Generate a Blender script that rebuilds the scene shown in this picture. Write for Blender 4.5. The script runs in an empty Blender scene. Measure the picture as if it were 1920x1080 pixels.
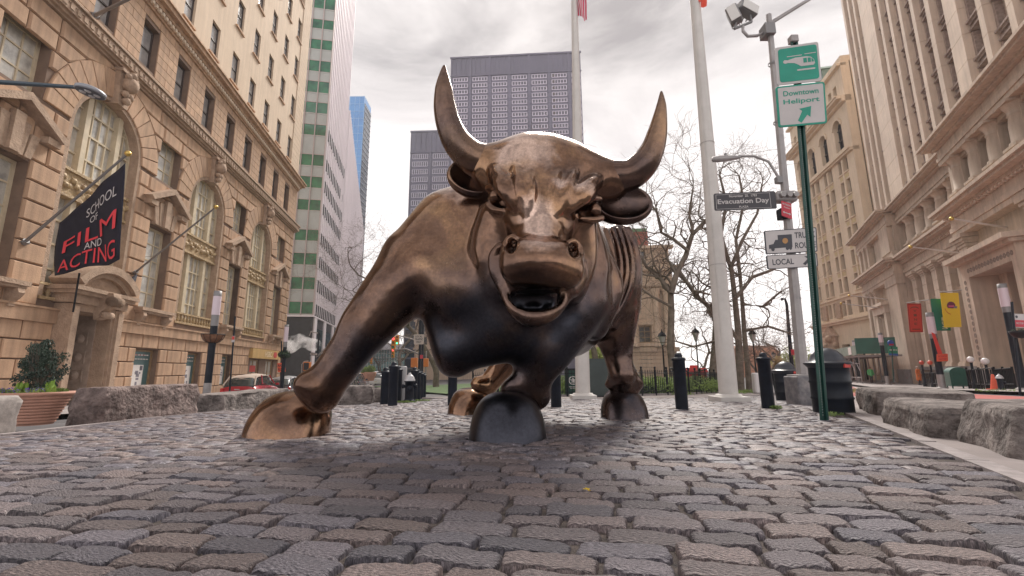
import bpy, math, random
import numpy as np
from mathutils import Vector, Matrix, Euler

random.seed(7)
PI = math.pi
R = math.radians
scene = bpy.context.scene
COL = scene.collection

# ------------------------------------------------------------------ camera
FPX = 840.0                      # focal length in pixels of a 1920 wide frame
PITCH, ROLL, CAMZ = R(10.4), R(-0.45), 0.515
cam_data = bpy.data.cameras.new('camera')
cam_data.sensor_width = 36.0
cam_data.lens = 36.0 * FPX / 1920.0
cam_data.clip_start = 0.05
cam_data.clip_end = 4000.0
cam = bpy.data.objects.new('camera', cam_data)
COL.objects.link(cam)
CAMROT = Matrix.Rotation(PI / 2 + PITCH, 3, 'X') @ Matrix.Rotation(ROLL, 3, 'Z')
cam.matrix_world = Matrix.Translation((0, 0, CAMZ)) @ CAMROT.to_4x4()
scene.camera = cam
scene.cycles.volume_bounces = 2

# ------------------------------------------------------------------ light
scene.view_settings.view_transform = 'Standard'
scene.view_settings.look = 'None'
scene.view_settings.gamma = 1.0
scene.view_settings.use_curve_mapping = False
scene.view_settings.exposure = 0.85
SUN_EL, SUN_AZ = R(48), R(15)    # azimuth measured from +Y towards +X
world = bpy.data.worlds.new("World")
scene.world = world
world.use_nodes = True
wn, wl = world.node_tree.nodes, world.node_tree.links
wn.clear()
w_out = wn.new('ShaderNodeOutputWorld')
w_bg = wn.new('ShaderNodeBackground')
w_bg.inputs['Strength'].default_value = 0.1
w_sky = wn.new('ShaderNodeTexSky')
w_sky.sky_type = 'NISHITA'
w_sky.sun_disc = False
w_sky.sun_elevation = SUN_EL
w_sky.sun_rotation = SUN_AZ
w_tc = wn.new('ShaderNodeTexCoord')
w_map = wn.new('ShaderNodeMapping')
w_map.inputs['Scale'].default_value = (1.0, 1.6, 3.2)
w_map.inputs['Rotation'].default_value = (0, 0, R(20))
w_n1 = wn.new('ShaderNodeTexNoise')
w_n1.inputs['Scale'].default_value = 1.7
w_n1.inputs['Detail'].default_value = 9
w_n1.inputs['Roughness'].default_value = 0.58
w_n1.inputs['Distortion'].default_value = 0.5
w_r = wn.new('ShaderNodeValToRGB')
w_r.color_ramp.elements[0].position = 0.36
w_r.color_ramp.elements[0].color = (2.4, 2.22, 2.22, 1)
w_r.color_ramp.elements[1].position = 0.60
w_r.color_ramp.elements[1].color = (6.2, 5.8, 5.6, 1)
w_mix = wn.new('ShaderNodeMixRGB')
w_mix.inputs['Fac'].default_value = 0.96
wl.new(w_tc.outputs['Generated'], w_map.inputs['Vector'])
wl.new(w_map.outputs['Vector'], w_n1.inputs['Vector'])
wl.new(w_n1.outputs['Fac'], w_r.inputs['Fac'])
wl.new(w_sky.outputs['Color'], w_mix.inputs['Color1'])
# thicker (greyer) cloud overhead, thin bright veil towards the horizon
w_sep = wn.new('ShaderNodeSeparateXYZ')
w_mr = wn.new('ShaderNodeMapRange')
w_mr.inputs['From Min'].default_value = 0.22
w_mr.inputs['From Max'].default_value = 0.62
w_mix2 = wn.new('ShaderNodeMixRGB')
w_mix2.inputs['Color1'].default_value = (8.4, 7.9, 7.7, 1)
wl.new(w_tc.outputs['Generated'], w_sep.inputs['Vector'])
wl.new(w_sep.outputs['Z'], w_mr.inputs['Value'])
wl.new(w_mr.outputs['Result'], w_mix2.inputs['Fac'])
wl.new(w_r.outputs['Color'], w_mix2.inputs['Color2'])
wl.new(w_mix2.outputs['Color'], w_mix.inputs['Color2'])
wl.new(w_mix.outputs['Color'], w_bg.inputs['Color'])
wl.new(w_bg.outputs['Background'], w_out.inputs['Surface'])

sun_data = bpy.data.lights.new('sun', 'SUN')
sun_data.energy = 3.0
sun_data.angle = R(20)
sun_data.color = (1.0, 0.94, 0.86)
sun = bpy.data.objects.new('sun', sun_data)
COL.objects.link(sun)
sdir = Vector((math.sin(SUN_AZ) * math.cos(SUN_EL), math.cos(SUN_AZ) * math.cos(SUN_EL), math.sin(SUN_EL)))
sun.rotation_euler = (-sdir).to_track_quat('-Z', 'Y').to_euler()

# ------------------------------------------------------------------ helpers
CAMPOS = Vector((0, 0, CAMZ))

def ray(px, py):
    return CAMROT @ Vector(((px - 960.0) / FPX, (540.0 - py) / FPX, -1.0))

def at(px, py, Y):
    d = ray(px, py)
    return CAMPOS + d * (Y / d.y)

def on_plane(px, py, p0, n):
    """point where the line of sight meets the vertical plane through p0 with normal n"""
    d = ray(px, py)
    t = (Vector(p0) - CAMPOS).dot(n) / d.dot(n)
    return CAMPOS + d * t

def mpp(Y):                      # metres per photo pixel at depth Y
    return Y / FPX

def gz(x, y):                    # height of the ground
    if y <= 8: z = -0.021 * y
    elif y <= 36: z = -0.168 - 0.032 * (y - 8)
    else: z = -1.064 - 0.002 * (y - 36)
    z -= 0.035 * min(max(0.0, -x - 4.6), 8.0) * min(1.0, max(0.0, (y + 5) / 10))
    return z

def on_ground(px, py, dz=0.0):
    d = ray(px, py)
    lo, hi = 0.3, 400.0
    f = lambda t: (CAMPOS + d * t).z - gz(d.x * t, d.y * t) - dz
    for _ in range(60):
        m = (lo + hi) / 2
        if f(m) > 0: lo = m
        else: hi = m
    return CAMPOS + d * lo

def props(o, label=None, cat=None, group=None, kind=None):
    if label: o['label'] = label
    if cat: o['category'] = cat
    if group: o['group'] = group
    if kind: o['kind'] = kind
    return o

def thing(name, label, cat, loc=(0, 0, 0), rz=0.0, group=None, scale=1.0):
    o = bpy.data.objects.new(name, None)
    COL.objects.link(o)
    o.empty_display_size = 0.2
    o.location = loc
    o.rotation_euler = (0, 0, rz)
    o.scale = (scale,) * 3
    return props(o, label, cat, group)

def copy_tree(o, parent=None, label=None, loc=None, rz=None, scale=None):
    c = o.copy()
    COL.objects.link(c)
    if parent: c.parent = parent
    if label: c['label'] = label
    if loc is not None: c.location = loc
    if rz is not None: c.rotation_euler = (0, 0, rz)
    if scale is not None: c.scale = (scale,) * 3
    for ch in KIDS.get(o.name, []):
        copy_tree(ch, c)
    return c

KIDS = {}

def link_mesh(name, me, m, parent=None):
    o = bpy.data.objects.new(name, me)
    COL.objects.link(o)
    if m is not None and not me.materials:
        for q in (m if isinstance(m, (list, tuple)) else [m]): me.materials.append(q)
    if parent:
        o.parent = parent
        KIDS.setdefault(parent.name, []).append(o)
    return o

class MB:
    """collects shapes; build() links them as ONE mesh object. T (a Matrix) places what is added."""
    def __init__(self, T=None):
        self.v, self.f, self.s, self.mi = [], [], [], []
        self.T = T or Matrix.Identity(4)
        self.m = 0
    def add(self, verts, faces, smooth=False):
        b = len(self.v)
        T = self.T
        self.v += [tuple(T @ Vector(p)) for p in verts]
        self.f += [tuple(i + b for i in f) for f in faces]
        self.s += [smooth] * len(faces)
        self.mi += [self.m] * len(faces)
        return self
    def box(self, x0, x1, y0, y1, z0, z1):
        v = [(x, y, z) for x in (x0, x1) for y in (y0, y1) for z in (z0, z1)]
        return self.add(v, [(0, 1, 3, 2), (4, 6, 7, 5), (0, 4, 5, 1), (2, 3, 7, 6), (0, 2, 6, 4), (1, 5, 7, 3)])
    def cbox(self, x0, x1, y0, y1, z0, z1, c):
        """box whose -Y (front) face has chamfered edges"""
        v = [(x0, y1, z0), (x1, y1, z0), (x1, y1, z1), (x0, y1, z1),
             (x0, y0 + c, z0), (x1, y0 + c, z0), (x1, y0 + c, z1), (x0, y0 + c, z1),
             (x0 + c, y0, z0 + c), (x1 - c, y0, z0 + c), (x1 - c, y0, z1 - c), (x0 + c, y0, z1 - c)]
        f = [(8, 9, 10, 11)]
        for i in range(4):
            j = (i + 1) % 4
            f += [(4 + i, 4 + j, 8 + j, 8 + i), (i, j, 4 + j, 4 + i)]
        return self.add(v, f)
    def rbox(self, x0, x1, y0, y1, z0, z1, r):
        """box with all edges chamfered"""
        sx, sy, sz = (x1 - x0) / 2, (y1 - y0) / 2, (z1 - z0) / 2
        cx, cy, cz = (x0 + x1) / 2, (y0 + y1) / 2, (z0 + z1) / 2
        r = min(r, sx * .9, sy * .9, sz * .9)
        v, idx = [], {}
        for a in (-1, 1):
            for b in (-1, 1):
                for c in (-1, 1):
                    for k, (ix, iy, iz) in enumerate(((0, r, r), (r, 0, r), (r, r, 0))):
                        idx[(a, b, c, k)] = len(v)
                        v.append((cx + a * (sx - ix), cy + b * (sy - iy), cz + c * (sz - iz)))
        f = []
        for a in (-1, 1):
            q = [idx[(a, b, c, 0)] for b, c in ((-1, -1), (1, -1), (1, 1), (-1, 1))]
            f.append(q if a > 0 else q[::-1])
            q = [idx[(b, a, c, 1)] for b, c in ((-1, -1), (1, -1), (1, 1), (-1, 1))]
            f.append(q[::-1] if a > 0 else q)
            q = [idx[(b, c, a, 2)] for b, c in ((-1, -1), (1, -1), (1, 1), (-1, 1))]
            f.append(q if a > 0 else q[::-1])
        for a in (-1, 1):
            for b in (-1, 1):
                f.append((idx[(a, b, -1, 0)], idx[(a, b, 1, 0)], idx[(a, b, 1, 1)], idx[(a, b, -1, 1)]))
                f.append((idx[(a, -1, b, 0)], idx[(a, 1, b, 0)], idx[(a, 1, b, 2)], idx[(a, -1, b, 2)]))
                f.append((idx[(-1, a, b, 1)], idx[(1, a, b, 1)], idx[(1, a, b, 2)], idx[(-1, a, b, 2)]))
                for c in (-1, 1):
                    f.append((idx[(a, b, c, 0)], idx[(a, b, c, 1)], idx[(a, b, c, 2)]))
        return self.add(v, f)
    def tube(self, pts, rad, n=8, cap=True, smooth=True):
        pts = [Vector(p) for p in pts]
        if not isinstance(rad, (list, tuple)): rad = [rad] * len(pts)
        vs, fs = [], []
        up = None
        for i, p in enumerate(pts):
            a = pts[max(0, i - 1)]; b = pts[min(len(pts) - 1, i + 1)]
            t = (b - a).normalized() if (b - a).length > 1e-9 else Vector((0, 0, 1))
            if up is None:
                up = Vector((0, 0, 1)) if abs(t.z) < .9 else Vector((1, 0, 0))
            u = (up - t * up.dot(t))
            if u.length < 1e-5: u = t.orthogonal()
            u.normalize(); w = t.cross(u); up = u
            for k in range(n):
                an = 2 * PI * k / n
                vs.append(p + (u * math.cos(an) + w * math.sin(an)) * rad[i])
        for i in range(len(pts) - 1):
            for k in range(n):
                k2 = (k + 1) % n
                fs.append((i * n + k, i * n + k2, (i + 1) * n + k2, (i + 1) * n + k))
        self.add(vs, fs, smooth)
        if cap:
            self.add(vs[:n], [tuple(range(n))[::-1]]); self.add(vs[-n:], [tuple(range(n))])
        return self
    def lathe(self, prof, n=16, smooth=True, c=(0, 0, 0), axis='Z', ang=2 * PI):
        vs, fs = [], []
        full = abs(ang - 2 * PI) < 1e-6
        m = n if full else n + 1
        for r, z in prof:
            for k in range(m):
                a = ang * k / n
                p = (r * math.cos(a), r * math.sin(a), z)
                if axis == 'Y': p = (p[0], z, p[1])
                if axis == 'X': p = (z, p[0], p[1])
                vs.append((p[0] + c[0], p[1] + c[1], p[2] + c[2]))
        for i in range(len(prof) - 1):
            for k in range(n):
                k2 = (k + 1) % m
                fs.append((i * m + k, i * m + k2, (i + 1) * m + k2, (i + 1) * m + k))
        return self.add(vs, fs, smooth)
    def prism(self, poly, y0, y1, plane='XZ'):
        """polygon (2-D) extruded; plane XZ extrudes along Y, XY along Z, YZ along X"""
        n = len(poly)
        def mk(a, b, t):
            return {'XZ': (a, t, b), 'XY': (a, b, t), 'YZ': (t, a, b)}[plane]
        v = [mk(a, b, y0) for a, b in poly] + [mk(a, b, y1) for a, b in poly]
        f = [tuple(range(n)), tuple(range(n, 2 * n))[::-1]]
        f += [(i, i + n, (i + 1) % n + n, (i + 1) % n) for i in range(n)]
        return self.add(v, f)
    def sphere(self, c, r, n=10, sz=1.0, smooth=True):
        h = max(3, n // 2)
        return self.lathe([(r * math.sin(PI * i / h) + 1e-5, -r * sz * math.cos(PI * i / h)) for i in range(h + 1)], n, smooth, c)
    def quad(self, *p):
        return self.add(p, [tuple(range(len(p)))])
    def mesh(self, name):
        me = bpy.data.meshes.new(name)
        me.from_pydata(self.v, [], self.f)
        me.polygons.foreach_set('use_smooth', self.s)
        if any(self.mi): me.polygons.foreach_set('material_index', self.mi)
        me.update()
        return me
    def build(self, name, m, parent=None, world=False, fix=True):
        if world and parent:
            inv = (Matrix.Translation(parent.location) @ parent.rotation_euler.to_matrix().to_4x4() @ Matrix.Scale(parent.scale[0], 4)).inverted()
            self.v = [tuple(inv @ Vector(p)) for p in self.v]
        me = self.mesh(name)
        if fix: fix_normals(me)
        return link_mesh(name, me, m, parent)

import bmesh
def fix_normals(me):
    bm = bmesh.new(); bm.from_mesh(me)
    bmesh.ops.recalc_face_normals(bm, faces=bm.faces)
    bm.to_mesh(me); bm.free()

def solo(mb, name, m, label, cat, group=None, loc=None):
    """one-mesh thing with its origin at loc"""
    if loc is not None:
        L = Vector(loc)
        mb.v = [tuple(Vector(p) - L) for p in mb.v]
    o = mb.build(name, m)
    if loc is not None: o.location = loc
    return props(o, label, cat, group)

def place(T_loc, rz=0.0):
    return Matrix.Translation(T_loc) @ Matrix.Rotation(rz, 4, 'Z')

# text and flat print --------------------------------------------------------
def text_mesh(txt, size, bold=0.0, sx=1.0, depth=0.0):
    cu = bpy.data.curves.new('lettering', 'FONT')
    cu.body = txt
    cu.size = size
    cu.align_x = 'CENTER'; cu.align_y = 'CENTER'
    cu.offset = bold
    cu.extrude = depth
    cu.resolution_u = 3
    ob = bpy.data.objects.new('tmp', cu)
    COL.objects.link(ob)
    dg = bpy.context.evaluated_depsgraph_get()
    me = bpy.data.meshes.new_from_object(ob.evaluated_get(dg))
    me.name = 'lettering'
    bpy.data.objects.remove(ob)
    bpy.data.curves.remove(cu)
    co = np.empty(len(me.vertices) * 3); me.vertices.foreach_get('co', co)
    co = co.reshape(-1, 3)
    co[:, 0] *= sx
    me.vertices.foreach_set('co', co.ravel())
    return me

def letter(txt, size, m, parent, loc, rot=(PI / 2, 0, 0), bold=0.0, sx=1.0, name='lettering', warp=None):
    me = text_mesh(txt, size, bold, sx)
    me.materials.clear()
    if warp:
        for v in me.vertices:
            v.co = warp(v.co.x + loc[0], v.co.y + loc[1])
    o = link_mesh(name, me, m, parent)
    if not warp:
        o.location = loc
        o.rotation_euler = rot
    return o

# ------------------------------------------------------------------ materials
MATS = {}
def mat(name, col, rough=0.7, metal=0.0, var=0.0, vscale=4.0, col2=None, bump=0.0, bscale=40.0, bdist=0.01,
        rnd=0.0, emit=None, spec=None, coat=0.0, streak=0.0, detail=4.0):
    if name in MATS: return MATS[name]
    m = bpy.data.materials.new(name)
    m.use_nodes = True
    nt = m.node_tree; N = nt.nodes; L = nt.links
    b = N['Principled BSDF']
    b.inputs['Base Color'].default_value = (*col, 1)
    b.inputs['Roughness'].default_value = rough
    b.inputs['Metallic'].default_value = metal
    if spec is not None: b.inputs['Specular IOR Level'].default_value = spec
    if coat: b.inputs['Coat Weight'].default_value = coat
    if emit:
        b.inputs['Emission Color'].default_value = (*emit[:3], 1)
        b.inputs['Emission Strength'].default_value = emit[3]
    src = None
    tc = None
    if var or col2 or bump or streak:
        tc = N.new('ShaderNodeTexCoord')
    if var or col2:
        n = N.new('ShaderNodeTexNoise')
        n.inputs['Scale'].default_value = vscale
        n.inputs['Detail'].default_value = detail + 2
        n.inputs['Roughness'].default_value = 0.62
        L.new(tc.outputs['Object'], n.inputs['Vector'])
        cr = N.new('ShaderNodeValToRGB')
        c2 = col2 or tuple(c * (1 - var) for c in col)
        c1 = col if col2 else tuple(min(1, c * (1 + var)) for c in col)
        cr.color_ramp.elements[0].position = 0.34; cr.color_ramp.elements[0].color = (*c2, 1)
        cr.color_ramp.elements[1].position = 0.66; cr.color_ramp.elements[1].color = (*c1, 1)
        L.new(n.outputs['Fac'], cr.inputs['Fac'])
        src = cr.outputs['Color']
    if streak:
        mp = N.new('ShaderNodeMapping'); mp.inputs['Scale'].default_value = (2.2, 2.2, 0.18)
        ns = N.new('ShaderNodeTexNoise'); ns.inputs['Scale'].default_value = 2.0; ns.inputs['Detail'].default_value = 5
        L.new(tc.outputs['Object'], mp.inputs['Vector']); L.new(mp.outputs['Vector'], ns.inputs['Vector'])
        mr = N.new('ShaderNodeMapRange'); mr.inputs['From Min'].default_value = .35; mr.inputs['From Max'].default_value = .7
        mr.inputs['To Min'].default_value = 1.0; mr.inputs['To Max'].default_value = 1.0 - streak
        L.new(ns.outputs['Fac'], mr.inputs['Value'])
        mx = N.new('ShaderNodeMixRGB'); mx.blend_type = 'MULTIPLY'; mx.inputs['Fac'].default_value = 1
        if src: L.new(src, mx.inputs['Color1'])
        else: mx.inputs['Color1'].default_value = (*col, 1)
        L.new(mr.outputs['Result'], mx.inputs['Color2'])
        src = mx.outputs['Color']
    if rnd:
        oi = N.new('ShaderNodeObjectInfo')
        mr = N.new('ShaderNodeMapRange')
        mr.inputs['To Min'].default_value = 1 - rnd; mr.inputs['To Max'].default_value = 1 + rnd
        L.new(oi.outputs['Random'], mr.inputs['Value'])
        mx = N.new('ShaderNodeMixRGB'); mx.blend_type = 'MULTIPLY'; mx.inputs['Fac'].default_value = 1
        if src: L.new(src, mx.inputs['Color1'])
        else: mx.inputs['Color1'].default_value = (*col, 1)
        L.new(mr.outputs['Result'], mx.inputs['Color2'])
        src = mx.outputs['Color']
    if src: L.new(src, b.inputs['Base Color'])
    if bump:
        nb = N.new('ShaderNodeTexNoise')
        nb.inputs['Scale'].default_value = bscale
        nb.inputs['Detail'].default_value = detail
        L.new(tc.outputs['Object'], nb.inputs['Vector'])
        bp = N.new('ShaderNodeBump')
        bp.inputs['Strength'].default_value = bump
        bp.inputs['Distance'].default_value = bdist
        L.new(nb.outputs['Fac'], bp.inputs['Height'])
        L.new(bp.outputs['Normal'], b.inputs['Normal'])
    MATS[name] = m
    return m
# ------------------------------------------------------------------ sculpting: blended solids turned into one continuous mesh
class Clay:
    def __init__(self, xs, ys, zs):
        self.xs, self.ys, self.zs = [np.asarray(a, dtype=np.float32) for a in (xs, ys, zs)]
        self.F = np.full((len(self.xs), len(self.ys), len(self.zs)), 0.6, dtype=np.float32)
    def _box(self, lo, hi, m):
        s = []
        for a, l, h in zip((self.xs, self.ys, self.zs), lo, hi):
            i0 = int(np.searchsorted(a, l - m)); i1 = int(np.searchsorted(a, h + m))
            s.append(slice(max(0, i0), min(len(a), i1)))
        X = self.xs[s[0]][:, None, None]; Y = self.ys[s[1]][None, :, None]; Z = self.zs[s[2]][None, None, :]
        return tuple(s), X, Y, Z
    def _apply(self, s, d, k, op):
        a = self.F[s]
        if a.size == 0: return
        if op == 'add':
            h = np.maximum(k - np.abs(a - d), 0) / k
            self.F[s] = np.minimum(a, d) - h * h * k * .25
        else:
            d = -d
            h = np.maximum(k - np.abs(a - d), 0) / k
            self.F[s] = np.maximum(a, d) + h * h * k * .25
    def cone(self, a, ra, b, rb, k=.08, op='add', flat=None):
        a, b = Vector(a), Vector(b)
        m = k + .12
        lo = [min(a[i] - ra, b[i] - rb) for i in range(3)]; hi = [max(a[i] + ra, b[i] + rb) for i in range(3)]
        s, X, Y, Z = self._box(lo, hi, m)
        ab = b - a; L2 = max(ab.dot(ab), 1e-9)
        px, py, pz = X - a.x, Y - a.y, Z - a.z
        t = np.clip((px * ab.x + py * ab.y + pz * ab.z) / L2, 0, 1)
        d = np.sqrt((px - ab.x * t) ** 2 + (py - ab.y * t) ** 2 + (pz - ab.z * t) ** 2) - (ra + (rb - ra) * t)
        self._apply(s, d, k, op)
        return self
    def path(self, pts, rads, k=.06, op='add'):
        """smooth tapering limb through the points, blended on as one piece"""
        n = len(pts)
        P, r = [Vector(p) for p in pts], list(rads)
        if n > 2:
            Q, q = [], []
            for i in range(n - 1):
                a, b, c, d = P[max(0, i - 1)], P[i], P[i + 1], P[min(n - 1, i + 2)]
                e, f, g, h = r[max(0, i - 1)], r[i], r[i + 1], r[min(n - 1, i + 2)]
                for s in range(3):
                    t = s / 3
                    Q.append(0.5 * ((2 * b) + (c - a) * t + (2 * a - 5 * b + 4 * c - d) * t * t + (3 * b - a - 3 * c + d) * t ** 3))
                    q.append(0.5 * ((2 * f) + (g - e) * t + (2 * e - 5 * f + 4 * g - h) * t * t + (3 * f - e - 3 * g + h) * t ** 3))
            P, r = Q + [P[-1]], q + [r[-1]]
        rm = max(r)
        lo = [min(p[i] for p in P) - rm for i in range(3)]; hi = [max(p[i] for p in P) + rm for i in range(3)]
        s, X, Y, Z = self._box(lo, hi, k + .12)
        D = None
        for i in range(len(P) - 1):
            a, b = P[i], P[i + 1]
            ab = b - a; L2 = max(ab.dot(ab), 1e-9)
            px, py, pz = X - a.x, Y - a.y, Z - a.z
            t = np.clip((px * ab.x + py * ab.y + pz * ab.z) / L2, 0, 1)
            d = np.sqrt((px - ab.x * t) ** 2 + (py - ab.y * t) ** 2 + (pz - ab.z * t) ** 2) - (r[i] + (r[i + 1] - r[i]) * t)
            D = d if D is None else np.minimum(D, d)
        self._apply(s, D, k, op)
        return self
    def soften(self, n=1, ymax=None):
        for _ in range(n):
            for ax in range(3):
                G = self.F.copy()
                a = [slice(None)] * 3; b = [slice(None)] * 3; m = [slice(None)] * 3
                a[ax] = slice(0, -2); b[ax] = slice(2, None); m[ax] = slice(1, -1)
                G[tuple(m)] = .25 * self.F[tuple(a)] + .5 * self.F[tuple(m)] + .25 * self.F[tuple(b)]
                self.F = G
        return self
    def ell(self, c, r, rot=(0, 0, 0), k=.08, op='add'):
        c = Vector(c); m = k + .12; rm = max(r)
        s, X, Y, Z = self._box([c[i] - rm for i in range(3)], [c[i] + rm for i in range(3)], m)
        M = Euler([R(q) for q in rot]).to_matrix().transposed()
        px, py, pz = X - c.x, Y - c.y, Z - c.z
        q = [M[i][0] * px + M[i][1] * py + M[i][2] * pz for i in range(3)]
        k0 = np.sqrt((q[0] / r[0]) ** 2 + (q[1] / r[1]) ** 2 + (q[2] / r[2]) ** 2)
        k1 = np.sqrt((q[0] / r[0] ** 2) ** 2 + (q[1] / r[1] ** 2) ** 2 + (q[2] / r[2] ** 2) ** 2)
        d = k0 * (k0 - 1.0) / np.maximum(k1, 1e-4)
        self._apply(s, d, k, op)
        return self
    def below(self, z):
        """cut away everything under z"""
        d = (z - self.zs)[None, None, :]
        self.F = np.maximum(self.F, d.astype(np.float32) + 0 * self.F[:1, :1, :])
        return self
    def mesh(self, name):
        F = self.F; nx, ny, nz = F.shape
        ins = F < 0
        c = np.zeros((nx - 1, ny - 1, nz - 1), dtype=np.int8)
        for dx in (0, 1):
            for dy in (0, 1):
                for dz in (0, 1):
                    c += ins[dx:nx - 1 + dx, dy:ny - 1 + dy, dz:nz - 1 + dz]
        act = np.argwhere((c > 0) & (c < 8))
        vid = np.full(c.shape, -1, dtype=np.int64)
        vid[tuple(act.T)] = np.arange(len(act))
        I, J, K = act.T
        off = [(0, 0, 0), (1, 0, 0), (0, 1, 0), (1, 1, 0), (0, 0, 1), (1, 0, 1), (0, 1, 1), (1, 1, 1)]
        V = [F[I + o[0], J + o[1], K + o[2]] for o in off]
        acc = np.zeros((len(act), 3)); cnt = np.zeros(len(act))
        for a in range(8):
            for b in range(a + 1, 8):
                df = [off[b][q] - off[a][q] for q in range(3)]
                if sum(abs(q) for q in df) != 1: continue
                cr = (V[a] < 0) != (V[b] < 0)
                t = np.where(cr, V[a] / np.where(cr, V[a] - V[b], 1), 0)
                for q in range(3):
                    acc[:, q] += np.where(cr, off[a][q] + df[q] * t, 0)
                cnt += cr
        fr = acc / cnt[:, None]
        P = np.empty((len(act), 3))
        for q, (A, ix) in enumerate(((self.xs, I), (self.ys, J), (self.zs, K))):
            P[:, q] = A[ix] + (A[ix + 1] - A[ix]) * fr[:, q]
        quads = []
        for ax in range(3):
            sl0 = [slice(None)] * 3; sl1 = [slice(None)] * 3
            sl0[ax] = slice(0, -1); sl1[ax] = slice(1, None)
            A = ins[tuple(sl0)]; B = ins[tuple(sl1)]
            e = np.argwhere(A != B)
            o1, o2 = (ax + 1) % 3, (ax + 2) % 3
            ok = (e[:, o1] > 0) & (e[:, o2] > 0) & (e[:, o1] < F.shape[o1] - 1) & (e[:, o2] < F.shape[o2] - 1)
            e = e[ok]
            inside = A[tuple(e.T)]
            def vv(d1, d2):
                q = e.copy(); q[:, o1] -= d1; q[:, o2] -= d2
                return vid[tuple(q.T)]
            q = np.stack([vv(1, 1), vv(0, 1), vv(0, 0), vv(1, 0)], axis=1)
            q[~inside] = q[~inside][:, ::-1]
            quads.append(q)
        Q = np.concatenate(quads)
        me = bpy.data.meshes.new(name)
        me.vertices.add(len(P)); me.vertices.foreach_set('co', P.astype(np.float32).ravel())
        me.loops.add(Q.size); me.loops.foreach_set('vertex_index', Q.astype(np.int32).ravel())
        me.polygons.add(len(Q))
        me.polygons.foreach_set('loop_start', np.arange(0, Q.size, 4, dtype=np.int32))
        me.polygons.foreach_set('loop_total', np.full(len(Q), 4, dtype=np.int32))
        me.polygons.foreach_set('use_smooth', np.ones(len(Q), dtype=bool))
        me.update(calc_edges=True); me.validate()
        return me
# ------------------------------------------------------------------ the ground
from mathutils import noise as mnoise
M_asphalt = mat('asphalt', (.085, .08, .085), .85, var=.25, vscale=1.2, bump=.4, bscale=60, bdist=.01)
M_concrete = mat('concrete', (.25, .215, .21), .85, var=.16, vscale=1.5, bump=.35, bscale=45, bdist=.008)
M_paving = mat('pavement', (.27, .24, .235), .85, var=.15, vscale=.8, bump=.2, bscale=30)
M_joint = mat('joint_sand', (.135, .11, .10), .95, col2=(.045, .038, .038), vscale=22, bump=1.0, bscale=150, bdist=.012)
M_kerb = mat('granite_kerb', (.28, .245, .245), .75, var=.2, vscale=9, bump=.3, bscale=60)
M_red = mat('red_lane', (.33, .07, .06), .8, var=.2, vscale=1.5)
M_white = mat('white_paint', (.72, .70, .69), .7, var=.12, vscale=3)
M_lawn = mat('lawn', (.06, .11, .03), .9, var=.4, vscale=3)

def sheet(name, poly_rows, m, dz, kind='structure', parent=None):
    """rows of points draped over the ground"""
    v, f = [], []
    n = len(poly_rows[0])
    for row in poly_rows:
        v += [(x, y, gz(x, y) + dz) for x, y in row]
    for r in range(len(poly_rows) - 1):
        for c in range(n - 1):
            f.append((r * n + c, r * n + c + 1, (r + 1) * n + c + 1, (r + 1) * n + c))
    mb = MB(); mb.add(v, f)
    o = mb.build(name, m, parent)
    if kind: o['kind'] = kind
    return o

ys_ = list(np.arange(-30, 60, 1.0)) + [60, 80, 120, 200, 400, 900, 2600]
xs_ = [-2500, -700, -200, -80, -40] + list(np.arange(-30, 50, 1.0)) + [50, 70, 120, 300, 900, 2600]
sheet('ground', [[(x, y) for x in xs_] for y in ys_], M_asphalt, -.12)

def lerp2(a, b, t): return (a[0] + (b[0] - a[0]) * t, a[1] + (b[1] - a[1]) * t)
def strip_rows(L, Rr, n, m=1):
    """rows between a left polyline and a right polyline sampled with the same number of points"""
    return [[lerp2(L[i], Rr[i], j / m) for j in range(m + 1)] for i in range(len(L))]
def resample(P, n):
    d = [0]
    for i in range(1, len(P)): d.append(d[-1] + math.dist(P[i - 1], P[i]))
    out = []
    for k in range(n):
        t = d[-1] * k / (n - 1)
        i = max(j for j in range(len(P)) if d[j] <= t + 1e-9); i = min(i, len(P) - 2)
        out.append(lerp2(P[i], P[i + 1], (t - d[i]) / (d[i + 1] - d[i])))
    return out

EDGE_L = [(-5.55, -2.0), (-5.72, 5.2), (-6.1, 9.3), (-4.6, 10.9), (-3.3, 12.2)]
EDGE_R = [(.19, -2.0), (2.51, 2.35), (4.62, 6.31), (6.2, 9.4), (7.6, 12.2)]
FAR_L = [(-3.3, 12.2), (-3.0, 14.5), (-2.6, 16.2)]
FAR_R = [(7.6, 12.2), (8.6, 14.5), (9.6, 16.9)]
kerb_far = [(-3.4, 17.2), (-1.6, 15.6), (.6, 14.6), (3.4, 14.1), (6.2, 14.8), (9.2, 17.0), (12, 20.5)]
def in_plaza(x, y):
    if y < -2 or y > 16.5: return False
    def xi(P, y):
        for a, b in zip(P, P[1:]):
            if a[1] <= y <= b[1]: return a[0] + (b[0] - a[0]) * (y - a[1]) / (b[1] - a[1])
        return None
    l = xi(EDGE_L + FAR_L[1:], y); r = xi(EDGE_R + FAR_R[1:], y)
    if l is None or r is None: return False
    if x < l + .12 or x > r - .12: return False
    yf = 99
    for a, b in zip(kerb_far, kerb_far[1:]):
        if a[0] <= x <= b[0]: yf = a[1] + (b[1] - a[1]) * (x - a[0]) / (b[0] - a[0])
    return y < yf - .12
Lp = resample(EDGE_L + FAR_L[1:], 40); Rp = resample(EDGE_R + FAR_R[1:], 40)
plaza = sheet('cobblestone_paving', strip_rows(Lp, Rp, 40, 12), M_joint, -.024)

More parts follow.
